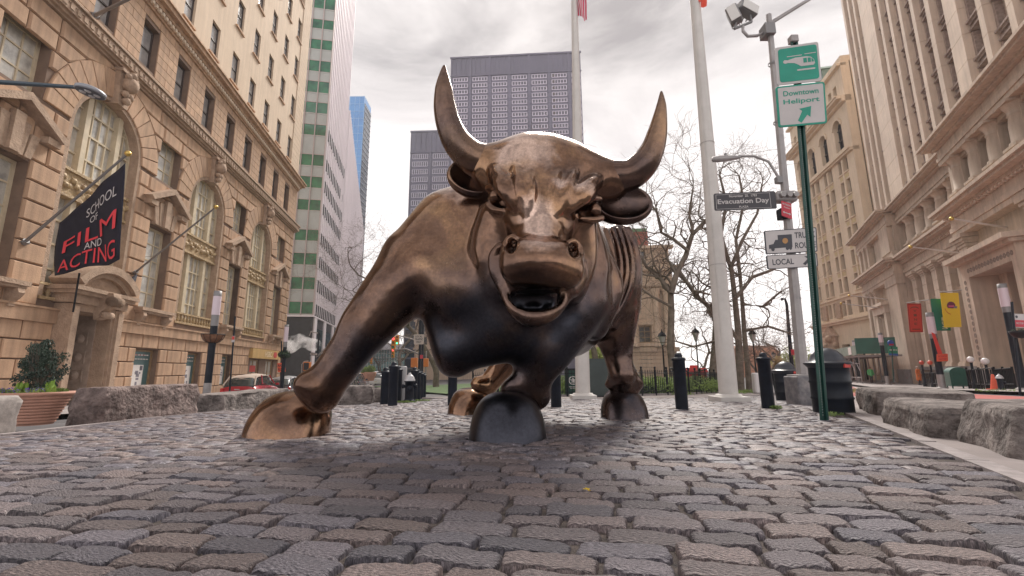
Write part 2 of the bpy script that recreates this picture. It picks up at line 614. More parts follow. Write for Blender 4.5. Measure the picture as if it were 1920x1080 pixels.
# worn granite setts -----------------------------------------------------------
def sett_mat():
    m = mat('granite_sett', (.235, .208, .210), .56, col2=(.062, .057, .066), vscale=16, bump=.85, bscale=15, bdist=.035, rnd=.28, detail=6)
    nt = m.node_tree; N = nt.nodes; L = nt.links
    b = N['Principled BSDF']
    # speckle of pale and dark grains
    tc = [n for n in N if n.type == 'TEX_COORD'][0]
    v = N.new('ShaderNodeTexNoise'); v.inputs['Scale'].default_value = 90; v.inputs['Detail'].default_value = 2
    L.new(tc.outputs['Object'], v.inputs['Vector'])
    mr = N.new('ShaderNodeMapRange'); mr.inputs['From Min'].default_value = .35; mr.inputs['From Max'].default_value = .68
    mr.inputs['To Min'].default_value = .50; mr.inputs['To Max'].default_value = 1.65
    L.new(v.outputs['Fac'], mr.inputs['Value'])
    src = b.inputs['Base Color'].links[0].from_socket
    # some stones warmer, some bluer
    oi = N.new('ShaderNodeObjectInfo'); at_ = N.new('ShaderNodeAttribute'); at_.attribute_name = 'tint'
    ad = N.new('ShaderNodeMath'); ad.operation = 'ADD'; L.new(oi.outputs['Random'], ad.inputs[0]); L.new(at_.outputs['Fac'], ad.inputs[1])
    ml = N.new('ShaderNodeMath'); ml.operation = 'MULTIPLY'; ml.inputs[1].default_value = 7.31; L.new(ad.outputs['Value'], ml.inputs[0])
    fr = N.new('ShaderNodeMath'); fr.operation = 'FRACT'; L.new(ml.outputs['Value'], fr.inputs[0])
    cr = N.new('ShaderNodeValToRGB'); e = cr.color_ramp.elements
    e[0].color = (.84, .88, 1.02, 1); e[1].color = (1.18, 1.05, .98, 1)
    q = cr.color_ramp.elements.new(.45); q.color = (1.0, .96, 1.0, 1)
    q = cr.color_ramp.elements.new(.93); q.color = (1.12, .98, .92, 1)
    L.new(fr.outputs['Value'], cr.inputs['Fac'])
    m1 = N.new('ShaderNodeMixRGB'); m1.blend_type = 'MULTIPLY'; m1.inputs['Fac'].default_value = 1
    m2 = N.new('ShaderNodeMixRGB'); m2.blend_type = 'MULTIPLY'; m2.inputs['Fac'].default_value = 1
    L.new(src, m1.inputs['Color1']); L.new(mr.outputs['Result'], m1.inputs['Color2'])
    L.new(m1.outputs['Color'], m2.inputs['Color1']); L.new(cr.outputs['Color'], m2.inputs['Color2'])
    L.new(m2.outputs['Color'], b.inputs['Base Color'])
    return m
M_sett = sett_mat()

def sett_mesh(seed, nx, ny, rough=1.0):
    """unit sett: 1 x 1 footprint, top near z=0, rounded and chipped"""
    rs = random.Random(seed)
    off = Vector((rs.uniform(0, 90), rs.uniform(0, 90), rs.uniform(0, 90)))
    us = [0, .02] + [i / (nx - 1) for i in range(1, nx - 1)] + [.98, 1]
    vs_ = [0, .04] + [i / (ny - 1) for i in range(1, ny - 1)] + [.96, 1]
    tiltx, tilty = rs.uniform(-.010, .010), rs.uniform(-.008, .008)
    cx = [rs.uniform(.0, .10) for _ in range(4)]
    v, f = [], []
    W, H = len(us), len(vs_)
    for j, b in enumerate(vs_):
        for i, a in enumerate(us):
            du, dv = min(a, 1 - a) * .27, min(b, 1 - b) * .13
            n = mnoise.noise(Vector((a * 2.6, b * 1.5, 0)) + off)
            n2 = mnoise.noise(Vector((a * 7, b * 4, 3)) + off)
            z = .005 * n * rough + .0045 * n2 * rough + (.0022 * mnoise.noise(Vector((a * 19, b * 9, 1)) + off) if nx > 6 else 0) + tiltx * (a - .5) + tilty * (b - .5)
            e = min(du / .010, dv / .009, 1.0)
            z -= .0065 * (1 - e) ** 1.2
            cd = min(math.hypot((a - q) * .27, (b - w) * .13) for q in (0, 1) for w in (0, 1))
            if cd < .032: z -= .010 * (1 - cd / .032)
            # uneven sides
            sx = (a - .5) * 2; sy = (b - .5) * 2
            edge = mnoise.noise(Vector((sx * 1.3 + 7, sy * 1.3, 5)) + off)
            k = 1 + .07 * edge - .05 * (abs(sx) * abs(sy)) ** 4
            v.append(((a - .5) * k, (b - .5) * (k + .09 * mnoise.noise(Vector((a * 3, 9, b)) + off)), z))
    for j in range(H - 1):
        for i in range(W - 1):
            f.append((j * W + i, j * W + i + 1, (j + 1) * W + i + 1, (j + 1) * W + i))
    loop = [i for i in range(W)] + [j * W + W - 1 for j in range(1, H)] + [(H - 1) * W + i for i in range(W - 2, -1, -1)] + [j * W for j in range(H - 2, 0, -1)]
    b0 = len(v)
    for q in loop:
        p = v[q]; v.append((p[0] * 1.02, p[1] * 1.02, -.055))
    for i in range(len(loop)):
        j = (i + 1) % len(loop)
        f.append((loop[i], b0 + i, b0 + j, loop[j]))
    return v, f

near_meshes = []
for s in range(28):
    v, f = sett_mesh(s, 15, 8)
    me = bpy.data.meshes.new('sett'); me.from_pydata(v, [], f)
    me.polygons.foreach_set('use_smooth', [True] * len(f)); me.materials.append(M_sett)
    near_meshes.append(me)
far_shapes = [sett_mesh(100 + s, 4, 3) for s in range(20)]
rs = random.Random(11)
stones = []
for r in range(-42, 182):
    v0 = .9 + r * .136
    u = -12 + rs.uniform(0, .3)
    wrow = rs.uniform(.110, .126)
    while u < 14:
        ln = rs.uniform(.18, .31)
        if rs.random() < .12: ln = rs.uniform(.13, .2)
        gap = rs.uniform(.006, .024)
        uc = u + ln / 2
        x = uc; y = v0 - .17 * uc - .009 * uc * uc + rs.uniform(-.006, .006)
        u += ln + gap
        if y < .55 or abs(x) > 1.2 * (y + .35) + .3: continue
        if not in_plaza(x, y): continue
        ang = math.atan(-.17 - .018 * uc) + rs.gauss(0, .035)
        stones.append((x, y, ang, ln, wrow + rs.uniform(-.012, .010), rs.uniform(-.006, .006)))
def sett_size(s):
    # seen size: length x foreshortened width
    return s[3] * s[4] / (s[1] + .4) ** 3 * (1 if abs(s[0]) < 1.12 * (s[1] + .25) and s[1] > 1.0 else .02)
stones.sort(key=sett_size, reverse=True)
for i, (x, y, a, ln, w, dz) in enumerate(stones[:300]):
    o = link_mesh('sett', near_meshes[rs.randrange(28)], None, plaza)
    o.location = (x, y, gz(x, y) + dz)
    o.rotation_euler = (rs.gauss(0, .018), rs.gauss(0, .015), a + (PI if rs.random() < .5 else 0))
    o.scale = (ln, w, 1)
vv, ff, tint = [], [], []
for (x, y, a, ln, w, dz) in stones[300:]:
    v, f = far_shapes[rs.randrange(20)]
    b = len(vv); ca, sa = math.cos(a), math.sin(a); z = gz(x, y) + dz
    tx, ty = rs.gauss(0, .018), rs.gauss(0, .015)
    fl = -1 if rs.random() < .5 else 1
    for p in v:
        lx, ly = p[0] * ln * fl, p[1] * w * fl
        vv.append((x + lx * ca - ly * sa, y + lx * sa + ly * ca, z + p[2] + lx * tx + ly * ty))
    ff += [tuple(q + b for q in t) for t in f]
    t = rs.random() * 13.7
    tint += [t] * len(v)
me = bpy.data.meshes.new('sett'); me.from_pydata(vv, [], ff)
me.polygons.foreach_set('use_smooth', [True] * len(ff))
a_ = me.attributes.new('tint', 'FLOAT', 'POINT'); a_.data.foreach_set('value', tint)
o = link_mesh('distant_sett_field', me, M_sett, plaza); o['kind'] = 'stuff'

# grit and crumbs lying in the joints
mb = MB()
for _ in range(4500):
    y = .9 + abs(rs.gauss(0, 1)) * 1.6; x = rs.uniform(-1.1, 1.1) * (y + .4)
    if not in_plaza(x, y): continue
    r = rs.uniform(.0018, .0055); z = gz(x, y) - .023
    p = [(x + r * math.cos(k * 2.1 + x) * rs.uniform(.7, 1.3), y + r * math.sin(k * 2.1 + x) * rs.uniform(.7, 1.3), z) for k in range(3)]
    mb.add(p + [(x, y, z + r * 1.2)], [(0, 1, 3), (1, 2, 3), (2, 0, 3)])
g = mb.build('joint_grit', mat('grit', (.30, .26, .22), .9, var=.4, vscale=30)); g['kind'] = 'stuff'

# kerbs and pavements ------------------------------------------------------------
def offset(P, d):
    out = []
    for i, p in enumerate(P):
        a = P[max(0, i - 1)]; b = P[min(len(P) - 1, i + 1)]
        t = (b[0] - a[0], b[1] - a[1]); l = math.hypot(*t)
        out.append((p[0] - t[1] / l * d, p[1] + t[0] / l * d))
    return out
def kerb_stones(name, P, w, h, step, label=None, parent=None):
    """individual kerb stones along a polyline, outer side to the left of travel"""
    L = sum(math.dist(a, b) for a, b in zip(P, P[1:]))
    n = max(2, int(L / step) + 1)
    Q = resample(P, n); O = offset(Q, w)
    base = None
    rr = random.Random(3)
    for i in range(n - 1):
        a, b, c, d = Q[i], Q[i + 1], O[i + 1], O[i]
        e = .006 / max(.1, math.dist(a, b))
        a2, b2 = lerp2(a, b, e), lerp2(a, b, 1 - e); d2, c2 = lerp2(d, c, e), lerp2(d, c, 1 - e)
        dz = rr.uniform(-.003, .003)
        v = [(p[0], p[1], gz(*p) + .004 + dz) for p in (a2, b2, c2, d2)] + [(p[0], p[1], gz(*p) - h) for p in (a2, b2, c2, d2)]
        mb = MB(); mb.add(v, [(0, 1, 2, 3), (0, 4, 5, 1), (1, 5, 6, 2), (2, 6, 7, 3), (3, 7, 4, 0)])
        o = mb.build('kerb_stone', M_kerb, parent)
kerbs = sheet('plaza_kerb', [[(-5.73, -2), (-5.60, -2)], [(-5.73, -1.99), (-5.60, -1.99)]], M_kerb, -.08)
kerb_stones('kerb', EDGE_L, .16, .14, .9, parent=kerbs)
kerb_stones('kerb', offset(EDGE_R, -.12), .12, .14, .9, parent=kerbs)
kerb_stones('kerb', kerb_far[::-1], -.16, .05, 1.1, parent=kerbs)
# smooth concrete strip under the boulders on the right
ER = resample(EDGE_R + [(9.6, 16.9)], 30)
sheet('pavement', strip_rows(offset(ER, -.122), offset(ER, -1.9), 30, 2), M_concrete, 0.0)
k2 = sheet('street_kerb', strip_rows(offset(ER, -1.903), offset(ER, -2.05), 30, 1), M_kerb, .002)
# park pavement
KF = resample(kerb_far, 30)
inner = offset(KF, 2.6)
sheet('park_path', [[a, b] for a, b in zip(KF, inner)], M_concrete, .004)
# lawn
sheet('lawn', [[inner[i], lerp2(inner[i], (4 + (i - 15) * 1.2, 60), .35), (4 + (i - 15) * 1.5, 60)] for i in range(30)], M_lawn, .0)
# pavement on the left in front of the stone building
dL = Vector((math.cos(R(98.73)), math.sin(R(98.73)))); nL = Vector((dL.y, -dL.x))
pL = Vector((at(127, 756, 18.6).x, 18.6))
def alongL(s, o): q = pL + dL * s + nL * o; return (q.x, q.y)
ss = [i * 2.0 for i in range(-12, 40)]
sheet('pavement', [[alongL(s, -.5), alongL(s, 2.2), alongL(s, 4.9)] for s in ss], M_paving, .03)
sheet('street_kerb', [[alongL(s, 4.902), alongL(s, 5.08)] for s in ss], M_kerb, .031)
# right: carriageway with a red bus lane, pavement
vR = ray(1385, 690); aR = math.atan2(vR.y, vR.x) + PI
dR = Vector((math.cos(aR), math.sin(aR))); nR = Vector((dR.y, -dR.x))
pR = at(1914, 726, 28).xy
def alongR(s, o): q = pR + dR * s + nR * o; return (q.x, q.y)
ss = [i * 2.0 for i in range(-60, 14)]
sheet('pavement', [[alongR(s, -1.5), alongR(s, 2), alongR(s, 5.6)] for s in ss], M_paving, .03)
sheet('street_kerb', [[alongR(s, 5.602), alongR(s, 5.8)] for s in ss], M_kerb, .031)
sheet('bus_lane', [[alongR(s, 6.3), alongR(s, 9), alongR(s, 12.0)] for s in ss], M_red, -.112)
# painted lettering on the lane: wide strokes that read as bars from this height
mb = MB()
def stroke(s0, s1, o0, o1):
    p = [alongR(s0, o0), alongR(s1, o0), alongR(s1, o1), alongR(s0, o1)]
    mb.quad(*[(x, y, gz(x, y) - .106) for x, y in p])
def block_letter(ch, s, o, w=.85, h=3.4):
    segs = {'B': [(0, 1, 0, .22), (0, .12, 0, .9), (.44, .56, 0, .9), (.88, 1, 0, .9), (0, 1, .78, 1)],
            'U': [(0, 1, 0, .22), (0, .12, 0, 1), (0, 1, .78, 1)],
            'S': [(0, .12, 0, 1), (0, .5, .78, 1), (.44, .56, 0, 1), (.5, 1, 0, .22), (.88, 1, 0, 1)],
            'O': [(0, 1, 0, .22), (0, .12, 0, 1), (.88, 1, 0, 1), (0, 1, .78, 1)],
            'N': [(0, 1, 0, .22), (.35, .65, .22, .78), (0, 1, .78, 1)],
            'L': [(0, 1, 0, .22), (0, .12, 0, 1)],
            'Y': [(0, .5, .39, .61), (.5, 1, 0, .22), (.5, 1, .78, 1), (.45, .57, .1, .9)]}[ch]
    for a, b, c, d in segs:
        stroke(s - a * h, s - b * h, o - c * w, o - d * w)
for word, s0 in (('ONLY', -6.5), ('BUS', -12.5)):
    for i, ch in enumerate(word):
        block_letter(ch, s0, 9.1 - i * (2.8 / len(word)), 2.3 / len(word))
o = mb.build('road_lettering', M_white); o['kind'] = 'structure'
# far asphalt markings on the left street
mb = MB()
for k in range(14):
    a = on_ground(640, 735); x0, y0 = -9.2 - k * .55, 22 + k * 4.0
    mb.quad(*[(x, y, gz(x, y) - .106) for x, y in ((x0, y0), (x0 + .14, y0), (x0 - .12, y0 + 2), (x0 - .26, y0 + 2))])
o = mb.build('lane_marking', M_white); o['kind'] = 'structure'

# ------------------------------------------------------------------ rough granite blocks round the plaza
M_boulder = mat('rough_granite', (.29, .25, .235), .9, col2=(.07, .058, .055), vscale=4.5, bump=1.0, bscale=14, bdist=.07, detail=12)
M_boulder_d = mat('split_granite', (.27, .205, .19), .9, col2=(.065, .046, .043), vscale=5.5, bump=1.0, bscale=13, bdist=.08, detail=12)
M_sawn = mat('sawn_granite', (.34, .305, .285), .85, col2=(.22, .195, .185), vscale=14, bump=.3, bscale=90, bdist=.01, detail=5)
def boulder(p0, p1, wid, h, label, seed, rough=1.0, m=None, n=(38, 16, 15)):
    """block whose long visible foot runs p0 -> p1; it stretches wid to the left of that line"""
    p0, p1 = Vector(p0), Vector(p1)
    L = (p1 - p0).length; a = math.atan2((p1 - p0).y, (p1 - p0).x)
    c = (p0 + p1) / 2 + Vector((-math.sin(a), math.cos(a))) * wid / 2
    z0 = min(gz(*p0), gz(*p1)) - .12
    rr = random.Random(seed); off = Vector((seed * 7.3, seed * 3.1, 0))
    sh = [rr.uniform(-.07, .07) for _ in range(8)]
    nx, ny, nz = n
    idx, v, f = {}, [], []
    def P(i, j, k):
        key = (i, j, k)
        if key in idx: return idx[key]
        x, y, z = (i / nx - .5) * 2, (j / ny - .5) * 2, (k / nz - .5) * 2
        q = Vector((x * L / 2, y * wid / 2, (z + 1) / 2 * h))
        # soften the edges
        r = .045
        for ax, half in ((0, L / 2), (1, wid / 2)):
            d = half - abs(q[ax])
            if z > .8 and d < r * 1.6: q.z -= (1 - d / (r * 1.6)) ** 2 * r * .7
        if abs(x) > .93 and abs(y) > .9: q.x *= .985; q.y *= .97
        s1 = mnoise.fractal(Vector((q.x * 1.5, q.y * 1.5, q.z * 1.5)) + off, .9, 2.1, 5)
        s2 = mnoise.noise(Vector((q.x * 1.1, q.y * 1.1, q.z * .7)) * 1.4 + off)
        s3 = abs(mnoise.noise(Vector((q.x * 4, q.y * 4, q.z * 7)) + off))
        fc = mnoise.voronoi(Vector((q.x * 2.6, q.y * 2.6, q.z * 3.4)) + off)[0]; side = .05 * s1 * rough + .035 * s2 * rough + .03 * s3 * rough - .06 * (fc[0] - .35) * rough
        w = .25 if z > .98 else 1.0
        if abs(x) > .98: q.x += (1 if x > 0 else -1) * side * 1.1
        if abs(y) > .98: q.y += (1 if y > 0 else -1) * side
        if z > .98: q.z += .012 * s1 * rough + .02 * s2
        if abs(y) > .98 or abs(x) > .98: q.x *= 1 - .05 * (z > 0) * z * rough * .6; q.y *= 1 - .10 * max(0, z) * rough * .5
        if z < -.5: q.x *= 1 - .04 * (-z - .5) * rough; q.y *= 1 - .10 * (-z - .5) * rough
        idx[key] = len(v); v.append(q); return idx[key]
    for i in range(nx):
        for j in range(ny):
            f.append((P(i, j, nz), P(i + 1, j, nz), P(i + 1, j + 1, nz), P(i, j + 1, nz)))
    for i in range(nx):
        for k in range(nz):
            f.append((P(i, 0, k), P(i + 1, 0, k), P(i + 1, 0, k + 1), P(i, 0, k + 1)))
            f.append((P(i, ny, k), P(i, ny, k + 1), P(i + 1, ny, k + 1), P(i + 1, ny, k)))
    for j in range(ny):
        for k in range(nz):
            f.append((P(0, j, k), P(0, j, k + 1), P(0, j + 1, k + 1), P(0, j + 1, k)))
            f.append((P(nx, j, k), P(nx, j + 1, k), P(nx, j + 1, k + 1), P(nx, j, k + 1)))
    mb = MB(); mb.add(v, f, True)
    o = mb.build('boulder', m or M_boulder)
    o.location = (c.x, c.y, z0); o.rotation_euler = (0, 0, a)
    return props(o, label, 'boulder', 'rough granite blocks edging the plaza')
boulder((-5.84, 3.6), (-5.93, 5.62), 1.0, .56, 'pale smooth-sided granite block in the left corner before the big clay planter', 1, .35, M_sawn)
boulder((-5.95, 6.72), (-6.12, 9.0), .5, .68, 'long dark rough granite block between clay planter and black lamp post', 2, 1.0, M_boulder_d)
boulder((-6.2, 9.9), (-6.25, 12.9), .9, .56, 'long rough granite block in front of the red car beside the lamp post', 3, .9)
boulder((-6.0, 13.4), (-5.6, 15.2), .8, .56, 'low granite block beyond the bull hoof in front of the dark car', 4, .8)
boulder((-4.75, 10.95), (-3.45, 11.25), .8, .56, 'granite block under the bull\'s outstretched foreleg', 5, .8)
boulder((-3.8, 12.6), (-3.42, 12.65), .6, .5, 'small squared granite block left of the paired bollards', 6, .6)
boulder((-3.75, 14.0), (-3.35, 14.0), .6, .5, 'smallest granite block far behind the paired bollards', 7, .6)
boulder((5.75, 7.75), (4.98, 6.35), 1.1, .47, 'granite block beside the black litter bin, furthest on the right', 8, .8)
boulder((4.35, 5.45), (3.60, 4.05), 1.0, .40, 'long low granite block in the middle of the row before the red bus lane', 9, .9)
boulder((3.72, 3.90), (3.17, 2.98), 1.2, .46, 'nearest big granite block at the right edge of the photo', 10, .9)
# ------------------------------------------------------------------ building materials
M_sand = mat('sandstone', (.60, .395, .255), .85, col2=(.44, .28, .185), vscale=.8, bump=.5, bscale=16, bdist=.02, rnd=.12, streak=.34)
M_sandlight = mat('pale_ashlar', (.66, .52, .39), .85, col2=(.58, .45, .33), vscale=.4, bump=.2, bscale=18, rnd=.04, streak=.12)
M_sandjoint = mat('sandstone_joint', (.20, .135, .10), .9, var=.15, vscale=2)
M_carved = mat('carved_stone', (.47, .335, .24), .85, col2=(.33, .23, .165), vscale=3, bump=.8, bscale=16, bdist=.04)
M_gold = mat('gilded_spandrel', (.54, .40, .22), .6, col2=(.30, .20, .11), vscale=6, bump=1.0, bscale=14, bdist=.05)
M_cream = mat('cream_frame', (.58, .49, .35), .55, var=.1, vscale=3)
M_darkframe = mat('dark_sash', (.055, .04, .038), .5)
M_wood = mat('oak_door_frame', (.30, .20, .11), .5, var=.2, vscale=5)
def glass(name, col=(.05, .055, .06), rough=.08, spec=.9, var=.5, scale=.6, col2=None):
    return mat(name, col, rough, var=var, vscale=scale, spec=spec, col2=col2)
M_glass = glass('window_glass')
M_glass_b = glass('window_glass_blinds', (.50, .48, .47), .15, col2=(.20, .20, .21), scale=.9)
M_glass_t = glass('curtained_glass', (.70, .67, .60), .18, col2=(.30, .29, .27), scale=1.3)
M_glass_g = glass('green_glass', (.035, .22, .11), .1, col2=(.01, .075, .05), scale=.5)
M_gdark = glass('unlit_glass', (.014, .016, .02), .55, spec=.08)
M_glass_dk = glass('dark_teal_glass', (.02, .045, .05), .08)

def wall_mb(mb, x0, x1, z0, z1, y0, y1, rects, arches=()):
    """wall slab with rectangular openings (xa, xb, za, zb) and round-topped ones (cx, r, z_bottom, z_spring)"""
    R_ = list(rects) + [(c - r, c + r, zb, zs + r) for c, r, zb, zs in arches]
    xs = sorted({x0, x1, *[q for t in R_ for q in t[:2] if x0 < q < x1]})
    zs = sorted({z0, z1, *[q for t in R_ for q in t[2:4] if z0 < q < z1]})
    for i in range(len(xs) - 1):
        run = None
        for j in range(len(zs) - 1):
            cx, cz = (xs[i] + xs[i + 1]) / 2, (zs[j] + zs[j + 1]) / 2
            hole = any(t[0] < cx < t[1] and t[2] < cz < t[3] for t in R_)
            if not hole:
                run = (run[0], zs[j + 1]) if run else (zs[j], zs[j + 1])
            if (hole or j == len(zs) - 2) and run:
                mb.box(xs[i], xs[i + 1], y0, y1, *run); run = None
    for c, r, zb, zsp in arches:
        n = 16
        for k in range(n):
            a0, a1 = PI * k / n, PI * (k + 1) / n
            xa, xb = c + r * math.cos(a0), c + r * math.cos(a1)
            za, zc = zsp + r * math.sin(a0), zsp + r * math.sin(a1)
            top = zsp + r
            mb.prism([(xa, za), (xa, top), (xb, top), (xb, zc)], y0, y1)

def cpoly(poly, y_back, y_front, c):
    """dressed stone of polygonal face with a chamfered arris; returns (verts, faces)"""
    n = len(poly)
    cx = sum(p[0] for p in poly) / n; cz = sum(p[1] for p in poly) / n
    ins = []
    for x, z in poly:
        d = math.hypot(x - cx, z - cz) or 1
        k = max(.3, 1 - c * 1.4 / d)
        ins.append((cx + (x - cx) * k, cz + (z - cz) * k))
    v = [(x, y_back, z) for x, z in poly] + [(x, y_front + c, z) for x, z in poly] + [(x, y_front, z) for x, z in ins]
    f = [tuple(range(2 * n, 3 * n))]
    for i in range(n):
        j = (i + 1) % n
        f += [(i, j, n + j, n + i), (n + i, n + j, 2 * n + j, 2 * n + i)]
    return v, f

def lay_blocks(blocks, m, parent, T, name='stone_block', most=300):
    """blocks: (polygon, y_back, y_front, chamfer); the largest in the photo become objects, the rest one part"""
    def seen(b):
        p = b[0]; n = len(p)
        w = T @ Vector((sum(q[0] for q in p) / n, b[2], sum(q[1] for q in p) / n))
        c = CAMROT.transposed() @ (w - CAMPOS)
        if c.z > -.5: return 0
        px, py = FPX * c.x / -c.z, FPX * c.y / -c.z
        if abs(px) > 990 or abs(py) > 570: return 0
        area = abs(sum(p[i][0] * p[(i + 1) % n][1] - p[(i + 1) % n][0] * p[i][1] for i in range(n))) / 2
        out = (T.to_3x3() @ Vector((0, -1, 0))).normalized()
        return area * abs(out.dot((w - CAMPOS).normalized())) / (w - CAMPOS).length ** 2
    blocks = sorted(blocks, key=seen, reverse=True)
    cache = {}
    for b in blocks[:most]:
        p = b[0]; ox, oz = p[0]
        key = tuple(round(q, 3) for t in p for q in (t[0] - ox, t[1] - oz)) + b[1:]
        if key not in cache:
            v, f = cpoly([(x - ox, z - oz) for x, z in p], *b[1:])
            me = bpy.data.meshes.new(name); me.from_pydata(v, [], f); fix_normals(me); me.materials.append(m)
            cache[key] = me
        o = link_mesh(name, cache[key], None, parent); o.location = (ox, 0, oz)
    if blocks[most:]:
        mb = MB()
        for b in blocks[most:]:
            v, f = cpoly(*b); mb.add(v, f)
        o = mb.build('distant_' + name + 'work', m, parent); o['kind'] = 'stuff'

def courses(x0, x1, z0, h, n, wid, openings, g=.03, stagger=.5, yb=.1, yf=0.0, c=.035, seed=1, alt=None):
    """running-bond blocks; openings: functions z0,z1 -> list of (xa_bottom, xa_top, xb_bottom, xb_top)"""
    rr = random.Random(seed); out = []
    for k in range(n):
        za, zb = z0 + k * h + g / 2, z0 + (k + 1) * h - g / 2
        cuts = sorted([q for o in openings for q in o(za, zb)], key=lambda q: q[0])
        spans, cur = [], (x0, x0)
        for (a0, a1, b0, b1) in cuts:
            if min(a0, a1) > max(cur) + .12: spans.append((cur, (a0, a1)))
            cur = (max(b0, cur[0]), max(b1, cur[1]))
        if x1 > max(cur) + .12: spans.append((cur, (x1, x1)))
        for (l, r) in spans:
            L = min(r) - max(l)
            m = max(1, round(L / wid)) if L > wid * .7 else 1
            edges = [l] + [((max(l) + L * ((i + (.28 if (k % 2) else -.05 * 0)) / m)),) * 2 for i in range(1, m)] + [r]
            if k % 2 and m > 0 and L > wid * 1.0:
                m2 = m + 1
                edges = [l] + [((max(l) + L * ((i - .5) / m)),) * 2 for i in range(1, m2)] + [r]
            for e0, e1 in zip(edges, edges[1:]):
                if min(e1) - max(e0) < .12 and abs(e0[0] - e0[1]) < .01: continue
                a = g / 2
                out.append(([(e0[0] + a, za), (e1[0] - a, za), (e1[1] - a, zb), (e0[1] + a, zb)], yb, yf, c))
    return out

def rect_open(xa, xb, za, zb):
    return lambda a, b: [(xa, xa, xb, xb)] if (a + b) / 2 > za and (a + b) / 2 < zb else []
def arch_open(cx, r, zb, zs, ring):
    def f(a, b):
        m = (a + b) / 2
        if m < zb: return []
        if m < zs: return [(cx - r, cx - r, cx + r, cx + r)]
        R2 = r + ring
        def hw(z): return math.sqrt(max(0, R2 * R2 - (z - zs) ** 2)) if z < zs + R2 else 0
        h0, h1 = hw(a), hw(b)
        if h0 <= .05: return []
        return [(cx - h0, cx - h1, cx + h0, cx + h1)]
    return f
def voussoirs(cx, r, zs, ring, n, ztop, yf=0.0):
    out = []
    for k in range(n):
        if k == n // 2: continue
        a0, a1 = PI * k / n, PI * (k + 1) / n
        g = .012 / r
        a0 += g; a1 -= g
        def o(a):
            x = (r + ring) * math.cos(a); z = zs + (r + ring) * math.sin(a)
            return (cx + x, min(z, ztop))
        out.append(([(cx + r * math.cos(a0), zs + r * math.sin(a0)), o(a0), o(a1), (cx + r * math.cos(a1), zs + r * math.sin(a1))], .1, yf, .03))
    return out

_wcache = {}
def window(parent, cx, z0, w, h, y, frame_m, glass_m, nx=2, nz=3, bar=.05, fr=.09, sash=None, name='window', depth=.08):
    """window > pane ; frame and glazing bars are the window mesh"""
    key = (round(w, 2), round(h, 2), nx, nz, bar, fr, frame_m.name, sash, depth)
    if key not in _wcache:
        mb = MB()
        mb.box(-w / 2, -w / 2 + fr, -depth, 0, 0, h); mb.box(w / 2 - fr, w / 2, -depth, 0, 0, h)
        mb.box(-w / 2 + fr, w / 2 - fr, -depth, 0, h - fr, h); mb.box(-w / 2 + fr, w / 2 - fr, -depth, 0, 0, fr)
        for i in range(1, nx):
            x = -w / 2 + w * i / nx; mb.box(x - bar / 2, x + bar / 2, -depth * .7, 0, fr, h - fr)
        for j in range(1, nz):
            z = h * j / nz; mb.box(-w / 2 + fr, w / 2 - fr, -depth * .74, 0, z - bar / 2, z + bar / 2)
        if sash: mb.box(-w / 2 + fr, w / 2 - fr, -depth * .95, 0, h * sash - .04, h * sash + .04)
        _wcache[key] = mb.mesh('window_frame'); _wcache[key].materials.append(frame_m)
        fix_normals(_wcache[key])
    f = link_mesh(name, _wcache[key], None, parent); f.location = (cx, y, z0)
    key2 = (round(w, 2), round(h, 2), glass_m.name)
    if key2 not in _wcache:
        mb = MB(); mb.box(-w / 2 + .02, w / 2 - .02, -.015, .015, .02, h - .02)
        _wcache[key2] = mb.mesh('pane'); _wcache[key2].materials.append(glass_m)
    p = link_mesh('pane', _wcache[key2], None, f)
    return f

def dentils(mb, x0, x1, z0, z1, y0, y1, step, w):
    n = int((x1 - x0) / step)
    for i in range(n): mb.box(x0 + i * step, x0 + i * step + w, y0, y1, z0, z1)

def cornice(mb, x0, x1, z0, prof, ends=True):
    """moulding: prof is a list of (z_height, projection); steps upward"""
    z = z0
    for h, p in prof:
        mb.box(x0 - (p if ends else 0), x1 + (p if ends else 0), -p, .6, z, z + h)
        z += h

# ------------------------------------------------------------------ left: old sandstone office building
angL = R(98.73)
pL3 = at(127, 756, 18.6)
T_L = place((pL3.x, pL3.y, 0), angL)
lb = thing('office_building', 'tan rusticated stone office building with arched windows and school banner on the left', 'building', (pL3.x, pL3.y, 0), angL)
X0, X1 = -9.0, 24.7
ZS = 10.62; AR = 2.15
arches = [(0.0, AR, 3.35, ZS), (8.7, AR, 3.35, ZS), (17.35, AR, 3.35, ZS)]
mids = [-4.4, 4.38, 13.1, 21.65]
r_main = [(c - .95, c + .95, 3.75, 8.1) for c in mids] + [(c - .95, c + .95, 10.6, 13.0) for c in mids]
mezx = [4.38 + 2.9 * k for k in range(-4, 7)]
r_mez = [(c - .62, c + .62, 15.6, 17.95) for c in mezx]
FL = [20.7, 25.0, 29.3, 33.6, 37.9, 42.2]
upx = [c for c in mezx if c > -8]
r_up = [(c - .52, c + .52, z, z + 2.25) for c in upx for z in FL]
base_w = [(4.62, .95), (9.1, .8), (13.3, .75)]
r_base = [(c - w, c + w, -.45, 1.72) for c, w in base_w] + [(-.85, 1.05, -.8, 3.0)] + [(17.4, 19.2, -.7, 1.55), (20.6, 22.4, -.7, 1.55)]
mb = MB(); wall_mb(mb, X0, X1, -1.5, 14.2, .1, .75, r_base + r_main, arches); mb.build('wall', M_sandjoint, lb)
mb = MB(); wall_mb(mb, X0, X1, 15.0, 18.6, .045, .75, r_mez); mb.build('wall', M_sandjoint, lb)
mb = MB(); wall_mb(mb, X0, X1, 19.6, 46, .14, .75, r_up); mb.box(X1, X1 + .1, .14, 16, -1.5, 46); mb.box(X0, X1, 12, 16, -1.5, 46)
mb.build('wall', M_sandlight, lb)
mb = MB(); mb.box(X0, X1, -.3, 16, 46, 47); mb.build('roof', M_sandlight, lb)
